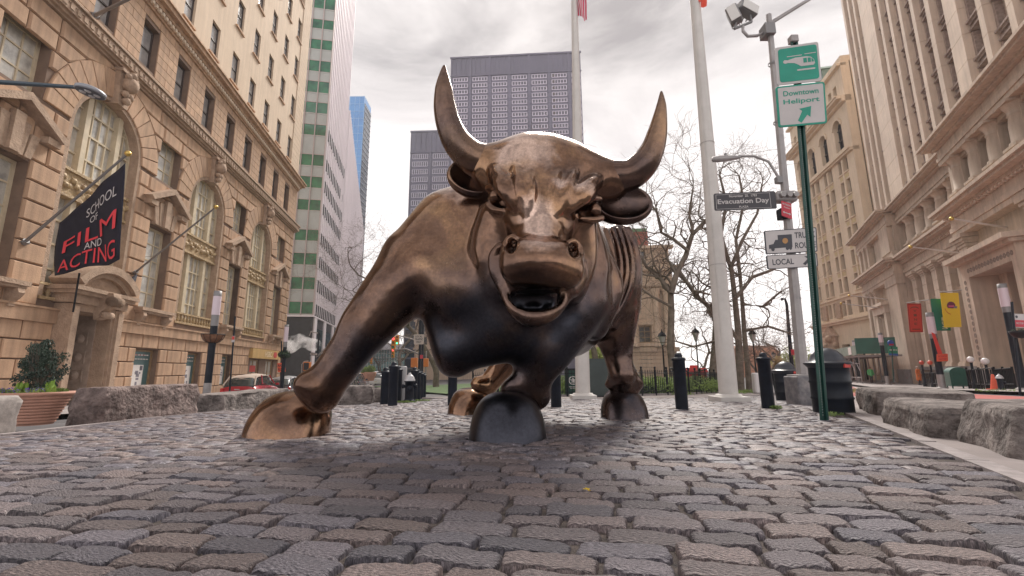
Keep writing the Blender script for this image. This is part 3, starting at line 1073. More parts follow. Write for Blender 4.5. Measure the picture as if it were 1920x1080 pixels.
# dark rooms behind the glass
mb = MB(); mb.box(X0, X1 - .1, .95, 1.05, -1.5, 45.9); mb.build('inner_wall', mat('dim_interior', (.05, .045, .04), .9), lb)
blocks = courses(X0, X1, 3.0, .7467, 15, 1.35, [rect_open(*q) for q in r_main] + [arch_open(*q, 1.25) for q in arches], g=.04, c=.06, yb=.14)
for a in arches: blocks += voussoirs(a[0], AR, ZS, 1.25, 15, 14.16)
base_open = [rect_open(*q) for q in r_base[:3]] + [rect_open(-1.3, 1.5, -2, 3.0)] + [rect_open(16.9, 23.2, -2, 2.4)]
blocks += courses(X0, X1, -1.05, .70, 5, 1.25, base_open, g=.05, c=.03, yb=.12, seed=4)
lay_blocks(blocks, M_sand, lb, T_L, 'stone_block', 250)
blocks = courses(X0, X1, 15.0, .45, 8, 1.3, [rect_open(*q) for q in r_mez], g=.02, c=.008, yb=.06, yf=.0, seed=8)
lay_blocks(blocks, M_sand, lb, T_L, 'ashlar', 110)
blocks = []
for cx in (X1 - 1.1,):
    blocks += courses(X1 - 2.3, X1 + .02, 19.7, .52, 44, 1.1, [rect_open(*q) for q in r_up], g=.02, c=.01, yb=.16, yf=.08, seed=9)
lay_blocks(blocks, M_sandlight, lb, T_L, 'quoin', 40)
# water table, belt course with a fret, crowning cornice
mb = MB()
for a, b in ((X0, -1.32), (1.52, X1 + .05)):
    mb.box(a, b, -.10, .3, 2.42, 2.92); mb.box(a, b, -.16, .3, 2.92, 3.0)
mb.build('water_table', M_sand, lb)
mb = MB(); cornice(mb, X0, X1, 14.2, [(.10, .10), (.12, .22), (.44, .34), (.10, .44)], True)
z = 14.50
for i in range(int((X1 - X0) / .34)):
    x = X0 + i * .34; mb.box(x, x + .19, -.375, -.3, z, z + .26); mb.box(x + .19, x + .30, -.375, -.3, z + .2, z + .26)
mb.build('belt_course', M_carved, lb)
mb = MB(); cornice(mb, X0, X1, 18.6, [(.12, .10), (.22, .14), (.22, .30), (.24, .55), (.10, .66), (.10, .58)], True)
mb.build('cornice', M_sand, lb)
mb = MB(); dentils(mb, X0, X1, 18.74, 18.92, -.27, -.12, .28, .15); mb.build('dentil_row', mat('pale_dentil', (.72, .60, .47), .8), lb)
# sills, brackets and pediments
def bracket(mb, x, z, s=1.0, y=0.0):
    mb.prism([(y - .36 * s, z), (y - .40 * s, z - .16 * s), (y - .28 * s, z - .34 * s), (y - .16 * s, z - .46 * s), (y - .14 * s, z - .62 * s), (y, z - .66 * s), (y + .1, z)], x - .13 * s, x + .13 * s, 'YZ')
for c in mids:
    mb = MB(); mb.box(c - 1.35, c + 1.35, -.42, .6, 3.56, 3.72); mb.box(c - 1.28, c + 1.28, -.34, .5, 3.46, 3.56)
    o = mb.build('sill', M_carved, lb)
    for q in (-1.05, 1.05): mb = MB(); bracket(mb, c + q, 3.46); mb.build('sill_bracket', M_carved, lb)
    # pediment
    mb = MB()
    zb, za, wd = 9.15, 10.02, 1.62
    for sgn in (-1, 1):
        p = [(c + sgn * wd, zb), (c, za), (c, za + .30), (c + sgn * (wd + .22), zb + .17)]
        mb.prism(p, -.42, .2)
        mb.box(c + sgn * 1.35 - .28, c + sgn * 1.35 + .28, -.3, .2, 8.95, zb + .05)
    mb.box(c - .20, c + .20, -.22, .2, 8.1, 9.55)
    for k in (-2, -1, 1, 2):
        mb.prism([(c + k * .32 - .13, 8.12), (c + k * .32 + .13, 8.12), (c + k * .42 + .17, 9.05 + .3 * (2 - abs(k))), (c + k * .42 - .17, 9.05 + .3 * (2 - abs(k)))], -.1, .15)
    mb.build('pediment', M_carved, lb)
    window(lb, c, 3.78, 1.9, 4.3, .55, M_cream, M_glass_t, 3, 5, .06, .12)
    window(lb, c, 10.62, 1.9, 2.36, .55, M_cream, M_glass_t, 3, 3, .06, .12)
# arched windows
def arched_window(c):
    mb = MB()
    yb_, yf_ = .62, .46
    zb = 3.4
    mb.box(c - AR, c - AR + .22, yf_, yb_, zb, ZS); mb.box(c + AR - .22, c + AR, yf_, yb_, zb, ZS)
    for x in (-.92, .92): mb.box(c + x - .13, c + x + .13, yf_ - .12, yb_, zb, ZS + 1.75)
    for x in (-1.45, -.45, .45, 1.45, 0): mb.box(c + x - .03, c + x + .03, yf_ + .05, yb_, zb + .5, ZS + (1.4 if abs(x) > 1 else 2.0))
    for z in (4.6, 5.6, 6.6): mb.box(c - AR, c + AR, yf_ + .04, yb_, z - .04, z + .04)
    for z in (9.6, 10.7, 11.7): mb.box(c - AR * .9, c + AR * .9, yf_ + .04, yb_, z - .04, z + .04) if z < 11 else mb.box(c - 1.7, c + 1.7, yf_ + .04, yb_, z - .04, z + .04)
    mb.box(c - AR, c + AR, yf_, yb_, zb, zb + .35)
    n = 20
    for k in range(n):
        a0, a1 = PI * k / n, PI * (k + 1) / n
        mb.prism([(c + AR * math.cos(a0), ZS + AR * math.sin(a0)), (c + AR * math.cos(a1), ZS + AR * math.sin(a1)), (c + (AR - .24) * math.cos(a1), ZS + (AR - .24) * math.sin(a1)), (c + (AR - .24) * math.cos(a0), ZS + (AR - .24) * math.sin(a0))], yf_, yb_)
    f = mb.build('arched_window', M_cream, lb)
    mb = MB(); mb.box(c - AR + .05, c + AR - .05, yb_ - .03, yb_ + .0, zb, ZS)
    mb.prism([(c + (AR - .05) * math.cos(PI * k / n), ZS + (AR - .05) * math.sin(PI * k / n)) for k in range(n + 1)], yb_ - .03, yb_)
    mb.build('pane', M_glass_t, f)
    # gilded panel between the two storeys, balustrade at the foot
    mb = MB(); mb.box(c - AR + .05, c + AR - .05, .30, .6, 7.55, 8.75)
    for z in (7.55, 8.65): mb.box(c - AR + .03, c + AR - .03, .2, .3, z, z + .12)
    rr = random.Random(int(c * 10))
    for k in range(22):
        x = c - AR + .22 + k * (2 * AR - .44) / 21
        mb.sphere((x, .30, 8.15 + .18 * math.sin(k * 1.9)), rr.uniform(.10, .19), 8)
    mb.build('gilded_panel', M_gold, f)
    mb = MB(); mb.box(c - AR, c + AR, .0, .4, 3.30, 3.42); mb.box(c - AR, c + AR, .05, .25, 3.85, 3.95)
    for k in range(13): mb.lathe([(.04, 3.42), (.09, 3.55), (.05, 3.7), (.07, 3.85)], 6, True, (c - AR + .2 + k * (2 * AR - .4) / 12, .15, 0))
    mb.build('balustrade', M_gold, f)
for c, *_ in arches: arched_window(c)
# deep smooth reveal ring of each arch
for c, *_ in arches:
    mb = MB(); n = 24
    for k in range(n):
        a0, a1 = PI * k / n, PI * (k + 1) / n
        mb.prism([(c + (AR + .02) * math.cos(a0), ZS + (AR + .02) * math.sin(a0)), (c + (AR + .02) * math.cos(a1), ZS + (AR + .02) * math.sin(a1)), (c + (AR - .18) * math.cos(a1), ZS + (AR - .18) * math.sin(a1)), (c + (AR - .18) * math.cos(a0), ZS + (AR - .18) * math.sin(a0))], .06, .5)
    for sgn in (-1, 1): mb.box(c + sgn * (AR - .08) - .1, c + sgn * (AR - .08) + .1, .06, .5, 3.4, ZS)
    mb.build('arch_reveal', M_carved, lb)
# carved keystones (scrolled console with a mask)
kmb = MB()
kmb.prism([(-.30, -1.7), (.30, -1.7), (.42, 0), (-.42, 0)], -.22, .3)
kmb.sphere((0, -.40, -.62), .34, 12, 1.1); kmb.sphere((0, -.58, -.70), .16, 8, 1.2)
kmb.sphere((-.24, -.44, -.32), .16, 8); kmb.sphere((.24, -.44, -.32), .16, 8); kmb.sphere((0, -.46, -.16), .20, 8)
kmb.sphere((-.15, -.36, -1.15), .17, 8); kmb.sphere((.15, -.36, -1.15), .17, 8); kmb.sphere((0, -.34, -1.42), .19, 8)
kmb.box(-.46, .46, -.34, .2, -.14, 0)
kme = kmb.mesh('keystone'); fix_normals(kme); kme.materials.append(M_carved)
for c, *_ in arches:
    o = link_mesh('keystone', kme, None, lb); o.location = (c, 0, 14.2)
for x in mezx:
    if x < X1 - .8: window(lb, x, 15.62, 1.24, 2.3, .42, M_darkframe, M_glass_b, 1, 1, .05, .07, sash=.5)
for x in upx:
    for z in FL: window(lb, x, z + .02, 1.04, 2.2, .36, M_darkframe, M_glass_b, 1, 1, .05, .06, sash=.52)
mb = MB()
for x in upx:
    for z in FL: mb.box(x - .62, x + .62, .02, .5, z - .12, z)
mb.build('upper_sill', M_sand, lb)['kind'] = 'stuff'
# basement windows with notices
M_teal = mat('shop_panel', (.07, .15, .16), .35, spec=.7)
M_paper = mat('paper', (.75, .72, .70), .6)
M_redp = mat('red_print', (.55, .06, .05), .6)
M_grayp = mat('grey_print', (.22, .21, .25), .7)
for i, (c, w) in enumerate(base_w):
    f = window(lb, c, -.42, 2 * w, 2.12, .42, M_wood, M_teal, 1, 1, .05, .10)
    mb = MB(); mb.box(-.42, .42, -.03, -.018, .15, 1.35); q = mb.build('poster', M_paper, f); q.location = (0, 0, 0)
    rr = random.Random(i); mb = MB()
    for k in range(9):
        x = rr.uniform(-.32, .2); z = rr.uniform(.25, 1.1); mb.box(x, x + rr.uniform(.05, .25), -.034, -.0301, z, z + rr.uniform(.05, .25))
    mb.build('poster_picture', M_grayp, f)
    mb = MB()
    for zz, hh in ((1.82, .06), (1.62, .05)):
        for k in range(7): mb.box(-w * .8 + k * w * .23, -w * .8 + k * w * .23 + w * .16, -.03, -.018, zz, zz + hh)
    mb.build('window_print', M_paper, f)
    mb = MB()
    for k in range(4): mb.box(-w * .6 + k * w * .3, -w * .6 + k * w * .3 + .10, -.031, -.0185, 1.83, 1.87)
    mb.build('window_print', M_redp, f)
# bank front with fascia
mb = MB(); mb.box(16.95, 23.2, -.22, .3, 1.62, 2.38); fs = mb.build('fascia', mat('brass_fascia', (.55, .36, .14), .45, var=.1, vscale=2), lb)
letter('HSBC', .62, mat('fascia_letters', (.80, .66, .45), .5), fs, (20.2, -.235, 1.98), bold=.01)
hx = MB(); cx_, cz_, s_ = 21.75, 2.0, .24
for sg in (-1, 1):
    hx.prism([(cx_, cz_), (cx_ + sg * s_, cz_ + s_), (cx_ + sg * 2 * s_, cz_), (cx_ + sg * s_, cz_ - s_)][:1] + [(cx_ + sg * s_ , cz_ + s_), (cx_ + sg * 1.75 * s_, cz_), (cx_ + sg * s_, cz_ - s_)], -.245, -.225)
hx.build('emblem', M_redp, fs)
hx = MB(); hx.prism([(cx_ - s_, cz_ + s_), (cx_ + s_, cz_ + s_), (cx_, cz_)], -.243, -.224); hx.prism([(cx_ - s_, cz_ - s_), (cx_, cz_), (cx_ + s_, cz_ - s_)], -.243, -.224); hx.build('emblem', M_redp, fs)
for c in (18.3, 21.5): window(lb, c, -.68, 1.8, 2.2, .3, M_wood, M_glass_t, 2, 2, .05, .1)
mb = MB(); mb.box(17.6, 18.9, .24, .262, .55, 1.05); mb.build('red_notice', M_redp, lb)
# carved doorway with a segmental broken pediment
dr = MB()
for sgn, x in ((-1, -1.32), (1, 1.52)):
    dr.box(min(x, x - sgn * .42), max(x, x - sgn * .42), -.52, .3, -1.0, 3.25)
    dr.box(min(x, x - sgn * .30), max(x, x - sgn * .30), -.60, -.52, -1.0, 3.15)
    x2 = x - sgn * .42; dr.box(min(x2, x2 - sgn * .10), max(x2, x2 - sgn * .10), -.44, .3, -1.0, 3.05)
dr.box(-.90, 1.10, -.5, .3, 3.0, 3.28)
dr.box(-1.45, 1.65, -.62, .3, 3.28, 3.62)
dr.box(-1.62, 1.82, -.80, .3, 3.62, 3.76); dr.box(-1.72, 1.92, -.92, .3, 3.76, 3.92)
dr.build('door_surround', M_carved, lb)
dr = MB()
cx_, cz_, rr_ = .1, 2.75, 2.16
a_lo, a_hi = math.acos(1.68 / rr_), PI - math.acos(1.68 / rr_)
n = 14
for k in range(n):
    a0 = a_lo + (a_hi - a_lo) * k / n; a1 = a_lo + (a_hi - a_lo) * (k + 1) / n
    for r0, r1, y0 in ((rr_ - .2, rr_ + .12, -.92), (rr_ - .42, rr_ - .2, -.72)):
        dr.prism([(cx_ + r0 * math.cos(a0), cz_ + r0 * math.sin(a0)), (cx_ + r1 * math.cos(a0), cz_ + r1 * math.sin(a0)), (cx_ + r1 * math.cos(a1), cz_ + r1 * math.sin(a1)), (cx_ + r0 * math.cos(a1), cz_ + r0 * math.sin(a1))], y0, .2)
dr.prism([(cx_ + 1.5 * math.cos(PI * k / 12), 3.92 + .8 * math.sin(PI * k / 12)) for k in range(13)], -.55, .2)
dr.build('arched_pediment', M_carved, lb)
dr = MB(); bracket(dr, .1, 3.85, 1.7, -.5)
for q in (-.12, .12): dr.lathe([(.02, -.3), (.20, -.3), (.22, 0), (.20, .3), (.02, .3)], 12, True, (.1, -1.1 + 0 * q, 3.5), 'X')
dr.lathe([(.02, -.25), (.14, -.25), (.15, 0), (.14, .25), (.02, .25)], 10, True, (.1, -.86, 2.92), 'X')
dr.build('scroll_console', M_carved, lb)
# coffered jamb of the recess, door with transom
dr = MB(); dr.box(.94, 1.08, .1, 1.5, -1, 3.0)
for k in range(4):
    z = -.35 + k * .78
    for a in range(2):
        dr.box(.90, .94, .3, .95, z - .28 + a * .52, z - .24 + a * .52); dr.box(.90, .94, .3 + a * .61, .34 + a * .61, z - .28, z + .28)
    dr.lathe([(.20, 0), (.16, -.05), (.05, -.07), (.001, -.1)], 10, True, (.94, .62, z), 'X')
dr.build('coffered_jamb', mat('shaded_stone', (.36, .28, .23), .85, var=.2, vscale=4), lb)
dr = MB(); dr.box(-.98, -.84, .1, 1.5, -1, 3.0); dr.box(-.84, .94, .1, 1.5, 2.98, 3.1); dr.box(-.84, .94, 1.4, 1.5, 2.3, 3.0); dr.box(.35, .94, 1.35, 1.5, -1, 2.3)
dr.build('door_recess', M_carved, lb)
d = window(lb, -.24, -.9, 1.2, 3.15, 1.36, M_wood, M_glass_dk, 1, 1, .06, .10, sash=.66, name='door')
# flagpoles and banner -----------------------------------------------------------
M_pole = mat('weathered_pole', (.22, .215, .22), .45, metal=.3)
M_brass = mat('gilt_ball', (.6, .42, .12), .35, metal=.8)
M_black = mat('black_paint', (.012, .014, .018), .45, var=.3, vscale=5, spec=.25)
M_banner = mat('navy_cloth', (.008, .008, .022), .85, var=.2, vscale=3)
M_bred = mat('banner_red', (.72, .05, .07), .8)
M_bwhite = mat('banner_white', (.55, .54, .56), .8)
def flagpole(a, b, r, label):
    a, b = Vector(a), Vector(b)
    t = thing('wall_flagpole', label, 'flagpole', a)
    mb = MB(); mb.tube([(0, 0, 0), (b - a)], [r, r * .7], 10); mb.build('pole', M_pole, t)
    mb = MB(); mb.sphere(b - a, r * 1.9, 10); mb.build('ball_finial', M_brass, t)
    mb = MB(); mb.lathe([(r * 1.2, 0), (r * 3, 0), (r * 3, .03), (r * 1.2, .05)], 12, True); mb.tube([(0, 0, 0), (b - a) * .03], r * 1.8, 10)
    mb.tube([(b - a) * .28, (b - a) * .28 + Vector((-1.0, .6, .1))], .012, 5); mb.build('wall_socket', M_pole, t)
    return t
a_ = on_plane(44, 456, pL3, Vector((math.sin(angL), -math.cos(angL), 0)))
b_ = at(240, 288, 14.2)
fp1 = flagpole(a_, b_, .055, 'slanted flagpole carrying the navy film school banner')
# banner hangs from the pole: authored as a warped patch between four corners
c00 = at(103, 517, 15.2); c10 = at(228, 487, 14.1); c11 = at(235, 306, 14.2); c01 = a_ + (b_ - a_) * .44
c01 = at(112, 418, 15.2)
def bp(u, v, off=0.0):
    p = c00 * ((1 - u) * (1 - v)) + c10 * (u * (1 - v)) + c11 * (u * v) + c01 * ((1 - u) * v)
    nrm = (c10 - c00).cross(c01 - c00).normalized()
    w = .07 * math.sin(u * 7 + v * 2.5) * (1 - .6 * v) + .02 * math.sin(u * 15 + v * 4)
    sag = -.05 * math.sin(u * PI * 3) * (1 - v)
    return p + nrm * (w + off) + Vector((0, 0, sag))
bn = thing('banner', 'navy banner lettered SCHOOL OF FILM AND ACTING hanging from the slanted pole', 'banner', c00)
mb = MB(); nu, nv = 26, 18
V = [bp(i / nu, j / nv) for j in range(nv + 1) for i in range(nu + 1)]
F = [(j * (nu + 1) + i, j * (nu + 1) + i + 1, (j + 1) * (nu + 1) + i + 1, (j + 1) * (nu + 1) + i) for j in range(nv) for i in range(nu)]
mb.add(V, F, True)
cl = mb.build('cloth', M_banner, bn, world=True)
sgn_ = -1 if (c10 - c00).cross(c01 - c00).dot(CAMPOS - c00) < 0 else 1
s_ol = cl.modifiers.new('thickness', 'SOLIDIFY'); s_ol.thickness = .012; s_ol.offset = 0
def banner_text(txt, cu, cv, w, h, m):
    me = text_mesh(txt, 1.0, 0.0)
    bm = bmesh.new(); bm.from_mesh(me)
    bmesh.ops.triangulate(bm, faces=bm.faces); bmesh.ops.subdivide_edges(bm, edges=bm.edges, cuts=4, use_grid_fill=True)
    bm.to_mesh(me); bm.free()
    co = [v.co.copy() for v in me.vertices]
    x0, x1 = min(c.x for c in co), max(c.x for c in co); y0, y1 = min(c.y for c in co), max(c.y for c in co)
    for v in me.vertices:
        a = (v.co.x - x0) / (x1 - x0) - .5; b = (v.co.y - y0) / (y1 - y0) - .5
        v.co = bp(cu + a * w, cv + b * h, .05 * sgn_) - c00
    me.materials.clear(); link_mesh('lettering', me, m, bn)
banner_text('SCHOOL', .68, .755, .48, .12, M_bwhite)
banner_text('OF', .56, .625, .13, .085, M_bwhite)
banner_text('FILM', .54, .44, .80, .20, M_bred)
banner_text('AND', .57, .285, .24, .09, M_bwhite)
banner_text('ACTING', .53, .13, .84, .19, M_bred)
nL3 = Vector((math.sin(angL), -math.cos(angL), 0))
a2_ = on_plane(252, 512, pL3, nL3)
fp2 = flagpole(a2_, at(405, 388, 19.0), .05, 'slanted flagpole with a furled dark flag below the second arch')
q0, q1 = a2_ + Vector((.1, 0, -.1)), on_plane(222, 540, pL3, nL3) + nL3 * .35
ff_ = thing('furled_flag', 'furled navy flag with red tail drooping at the foot of the second flagpole', 'flag', q0)
mb = MB(); mb.tube([q0 - q0, q0.lerp(q1, .4) + Vector((0, 0, -.05)) - q0, q1 - q0], [.05, .13, .04], 8); mb.build('cloth', M_banner, ff_)
mb = MB(); mb.tube([q0.lerp(q1, .5) + nL3 * .08 - q0, q1 + nL3 * .03 + Vector((0, 0, -.1)) - q0], [.04, .03], 6); mb.build('red_tail', M_bred, ff_)
a3_ = on_plane(176, 30, pL3, nL3)
flagpole(a3_, a3_ + (at(300, -30, 14) - a3_), .07, 'topmost flagpole leaning out of the second-storey windows')
mb = MB(); p0_ = at(149, 512, 15.5); p1_ = at(137, 585, 15.9)
mb.tube([p0_, p1_], .03, 6); solo(mb, 'hanging_rod', M_black, 'thin black rod hanging under the navy banner', 'rod', loc=p1_)

# ------------------------------------------------------------------ white office slab with green windows beyond
M_slab = mat('white_panel', (.78, .72, .75), .5, var=.05, vscale=.2)
M_spandrel = mat('grey_spandrel', (.42, .44, .43), .45, var=.08, vscale=.5)
M_mull = mat('pinkish_mullion', (.46, .38, .37), .5)
M_granite_d = mat('dark_granite', (.03, .035, .045), .3, var=.3, vscale=1)
cg = at(590, 560, 62)
angG = math.atan2(ray(795, 697).y, ray(795, 697).x)          # direction away along the long face
gb = thing('office_slab', 'tall white-finned office slab with green windows on its narrow end', 'building', (cg.x, cg.y, 0), angG)
# local: +x away along the long face, +y to the left (narrow face lies on x=0 towards +y)
zz = lambda y: at(565, y, 60.5).z
Ht = at(641, 60, 80).z; Ht = 66.0
wins = [(-46, -26), (-8, 2), (-22, -6)][:0] + [(2 - 44, 8 - 30)] [:0]
bands = [(-136, -118), (-97, -79), (-56, -38), (-17, 6), (25, 44), (63, 83), (103, 125), (142, 165), (182, 204), (224, 246), (281, 304), (323, 346), (367, 389), (424, 447), (469, 493), (515, 540), (562, 587)]
zb_list = [(zz(b), zz(a)) for a, b in bands]
vG = Vector((math.cos(angG), math.sin(angG), 0)); nG = Vector((vG.y, -vG.x, 0))
LG = (on_plane(624, 690, cg, nG) - cg).dot(vG)                       # first straight length
c2 = cg + vG * LG
ang2 = math.atan2(ray(712, 697).y, ray(712, 697).x)
v2 = Vector((math.cos(ang2), math.sin(ang2), 0)); n2 = Vector((v2.y, -v2.x, 0))
L2 = (on_plane(668, 690, c2, n2) - c2).dot(v2)
ztop = on_plane(666, 300, c2, n2).z
H2 = ztop
mb = MB(); mb.box(.25, LG, .06, 17, 5, zz(-160)); mb.build('core', M_slab, gb)
mb = MB(); mb.box(.0, LG, .04, 17, -2, zz(592)); mb.build('base_storey', M_granite_d, gb)
mb = MB(); mb.box(-.25, LG, -.18, 17, zz(592), zz(587) - .15); mb.build('ledge', M_slab, gb)
def seg2(mb): mb.T = Matrix.Translation((LG, 0, 0)) @ Matrix.Rotation(ang2 - angG, 4, 'Z'); return mb
mb = seg2(MB()); mb.box(0, L2, .06, 17, 5, H2); mb.build('far_wing', M_slab, gb)
mb = seg2(MB()); mb.box(0, L2, .04, 17, -3, zz(592)); mb.build('base_storey', M_granite_d, gb)
mb = seg2(MB()); mb.box(0, L2, -.18, 17, zz(592), zz(587) - .15); mb.build('ledge', M_slab, gb)
mb = seg2(MB())
for k in range(int(L2 / 1.22)):
    x = .5 + k * 1.22; mb.box(x, x + .3, -.2, .05, zz(587), H2)
mb.build('fin', M_slab, gb)['kind'] = 'stuff'
mb = MB()
ztop = zz(-160)
for y in (.0, 1.62, 3.24, 4.86, 6.5): mb.box(-.12, .25, y, y + .13, zz(590), ztop)
mb.build('mullion', M_mull, gb)
prev = zz(590)
for za, zb in sorted(zb_list):
    mb = MB(); mb.box(.06, .25, .06, 8, prev, za); mb.box(.02, .25, .1, 8, za - .12, za); mb.build('spandrel', M_spandrel, gb)
    for y in (.13, 1.75, 3.37, 4.99):
        mb = MB(); mb.box(.10, .14, y, y + 1.49, za, zb); w = mb.build('window', M_glass_g, gb)
        mb = MB(); mb.box(.05, .1, y, y + 1.49, za, za + .08); mb.box(.05, .1, y, y + 1.49, zb - .1, zb); mb.build('frame', M_mull, w)
    prev = zb
# long face: vertical fins; ribbons of dark windows lower down
mb = MB()
for k in range(int(LG / 1.22)):
    x = .4 + k * 1.22; mb.box(x, x + .22, -.10, .06, zz(587), zz(-160))
mb.build('fin', M_slab, gb)['kind'] = 'stuff'
low = sorted(zb_list)[:8]
for i, (za, zb) in enumerate(low):
    n = max(4, min(13 if i != 6 else 10, int(LG / 1.22) - 1))
    for k in range(n):
        x = .70 + k * 1.22
        mb = MB(); mb.box(x, x + .80, -.06, .055, za - .1, zb - .3)
        mb.build('ribbon_window', M_gdark, gb)
    for k in range(n + 1, n + 4):
        if (i + k) % 3 and k < LG / 1.22 - 1: mb = MB(); x = .70 + k * 1.22; mb.box(x, x + .8, -.0, .055, za + .2, zb - .4); mb.build('ribbon_window', M_glass_dk, gb)
mb = MB()
for k in range(int(LG / 6.2)):
    x = 1.9 + k * 6.2; mb.box(x, x + 4.4, -.05, .035, -1, zz(600) - .8)
mb.build('shopfront_glass', M_glass_dk, gb)
mb = MB()
for k in range(int(LG / 6.2) + 1):
    x = .3 + k * 6.2; mb.box(x, x + 1.5, -.16, .03, -2, zz(592))
mb.build('shopfront_pier', M_slab, gb)
# a lower stone block and two towers behind
def simple_block(name, label, x0, x1, ytop, Y, depth, m, ang=0.0, ybot=705):
    a = at(x0, ytop, Y); b = at(x1, ytop, Y); 
    w = b.x - a.x
    t = thing(name, label, 'building', (a.x, Y, 0), ang)
    return t, w, a.z
t, w, h = simple_block('concrete_block', 'plain beige block behind the white slab', 650, 668, 445, 165, 30, None)
mb = MB(); mb.box(0, w, 0, 7.7, -2, h); mb.build('wall', mat('beige_concrete', (.56, .49, .46), .8, var=.06, vscale=.1), t)
mb = MB(); mb.box(-.2, w + .2, -.2, 7.9, h, h + .8); mb.build('parapet', mat('beige_concrete_b', (.50, .44, .42), .8, var=.06, vscale=.1), t)
t, w, h = simple_block('glass_tower', 'blue glass tower with dark banded side rising behind the white slab', 640, 684, 181, 210, 30, None)
M_blue = mat('blue_glass', (.10, .32, .66), .15, col2=(.05, .20, .50), vscale=.08, spec=.8)
mb = MB(); mb.box(0, w, 0, 10.4, -2, h); b_ = mb.build('glass_face', M_blue, t)
mb = MB(); mb.box(w, w + .1, .5, 10.5, -2, h * .975); mb.build('dark_side', mat('navy_glass', (.02, .045, .08), .2), t)
mb = MB()
for k in range(44): z = h * .97 - k * 3.0; mb.box(w + .1, w + .3, .4, 10.6, z - .8, z - .45)
mb.build('floor_band', mat('pale_band', (.36, .40, .45), .6), t)['kind'] = 'stuff'
mb = MB()
for k in range(30): z = h * (1 - k / 34.0); mb.box(-.1, w + .06, -.12, 0, z - .25, z)
for k in range(6): x = w * k / 5; mb.box(x - .12, x + .12, -.14, -.0, 0, h)
mb.build('curtain_wall_grid', mat('pale_blue_grid', (.22, .42, .68), .4), t)

# ------------------------------------------------------------------ the two dark towers behind the bull
M_bronze_wall = mat('brown_curtain_wall', (.125, .115, .165), .45, var=.15, vscale=.05)
M_winwhite = mat('window_module_frame', (.52, .47, .56), .5)
M_winglass = glass('tower_glass', (.10, .09, .13), .12, col2=(.05, .045, .07), scale=.1)
M_winlav = glass('tower_blind', (.42, .36, .46), .3, col2=(.30, .26, .34), scale=.4)
def tower(label, x0, x1, ytop, Y, nb, rows, mech, mod, zlow, sub=5, ang=R(-4)):
    a = at(x0, ytop, Y); b = at(x1, ytop, Y); w = (b - a).xy.length
    t = thing('tower', label, 'skyscraper', (a.x, a.y, 0), ang)
    h = a.z
    mb = MB(); mb.box(0, w, 0, 45, -2, h); mb.build('wall', M_bronze_wall, t)
    bw = w / nb
    mb = MB()
    for i in range(int(nb * 4) + 1):
        x = i * bw / 4; ww = .30 if i % 4 else .8
        mb.box(max(0, x - ww / 2), min(w, x + ww / 2), -.5, 0, h - mech, h - mech * .06)
    mb.box(-.3, w + .3, -.7, 0, h - mech * .05, h + .2); mb.box(-.2, w + .2, -.6, 0, h - mech - .4, h - mech)
    for i in range(int(nb) + 1):
        x = i * bw; mb.box(max(0, x - .55), min(w, x + .55), -.45, 0, 0, h - mech)
    mb.build('louvred_crown', M_bronze_wall, t)
    me = None
    for r in range(rows):
        z1 = h - mech - .9 - r * mod
        if z1 - mod < zlow: break
        for i in range(int(nb + .5)):
            x = i * bw + bw * .12; ww = bw * .76
            if x + ww > w: ww = w - x - .3
            if ww < 1: continue
            hh = mod * .66
            if me is None or abs(ww - bw * .76) > .01:
                mb = MB(); n = sub
                mb.box(0, ww, -.30, -.02, 0, .28); mb.box(0, ww, -.30, -.02, hh - .22, hh)
                for k in range(n + 1): x_ = (ww - .32) * k / n; mb.box(x_, x_ + .32, -.30, -.02, .28, hh - .22)
                m_ = mb.mesh('window_module'); m_.materials.append(M_winwhite)
                mb = MB(); mb.box(.05, ww - .05, -.12, -.01, .05, hh - .05); g_ = mb.mesh('pane')
                if abs(ww - bw * .76) <= .01: me = (m_, g_)
            else: m_, g_ = me
            o = link_mesh('window', m_, None, t); o.location = (x, 0, z1 - hh)
            dark = (i == 5 and nb > 6)
            gm = g_.copy() if not g_.materials else g_
            if not g_.materials: g_.materials.append(M_winglass)
            link_mesh('pane', g_, None, o)
            if dark:
                mb = MB(); mb.box(.35, ww / 5, -.34, -.30, .3, hh - .25); mb.build('open_louvre', M_darkframe, o)
    return t
tower('large dark office tower with white window modules directly behind the bull horns', 846, 1086, 110, 170, 6.6, 24, 8.6, 2.85, 62, ang=R(-3.5))
tower('lower dark tower with lit window bands behind the bull\'s left horn', 771, 960, 247, 235, 5, 26, 13, 4.6, 20, sub=7, ang=R(-2))
# ------------------------------------------------------------------ right: stone office tower over a colonnaded base
M_lime = mat('limestone', (.62, .495, .395), .85, col2=(.50, .395, .32), vscale=.5, bump=.25, bscale=18, bdist=.01, rnd=.05, streak=.25)
M_lime2 = mat('limestone_pale', (.72, .585, .48), .85, col2=(.60, .485, .40), vscale=.4, bump=.2, bscale=16, rnd=.04, streak=.15)
M_limed = mat('limestone_recess_shade', (.36, .285, .24), .9, col2=(.28, .22, .19), vscale=.8, streak=.2)  # limestone with the shade of the recess put into its colour
M_plinth = mat('grey_granite_plinth', (.22, .20, .20), .7, var=.2, vscale=3)
pR3 = at(1914, 726, 28)
ra = thing('stone_tower', 'tall pier-fronted stone office tower over a colonnaded base on the right', 'building', (pR3.x, pR3.y, 0), aR)
T_R = place((pR3.x, pR3.y, 0), aR)
def part(name, m, parent, *boxes):
    mb = MB()
    for b in boxes: mb.box(*b)
    return mb.build(name, m, parent)
XR = 12.0
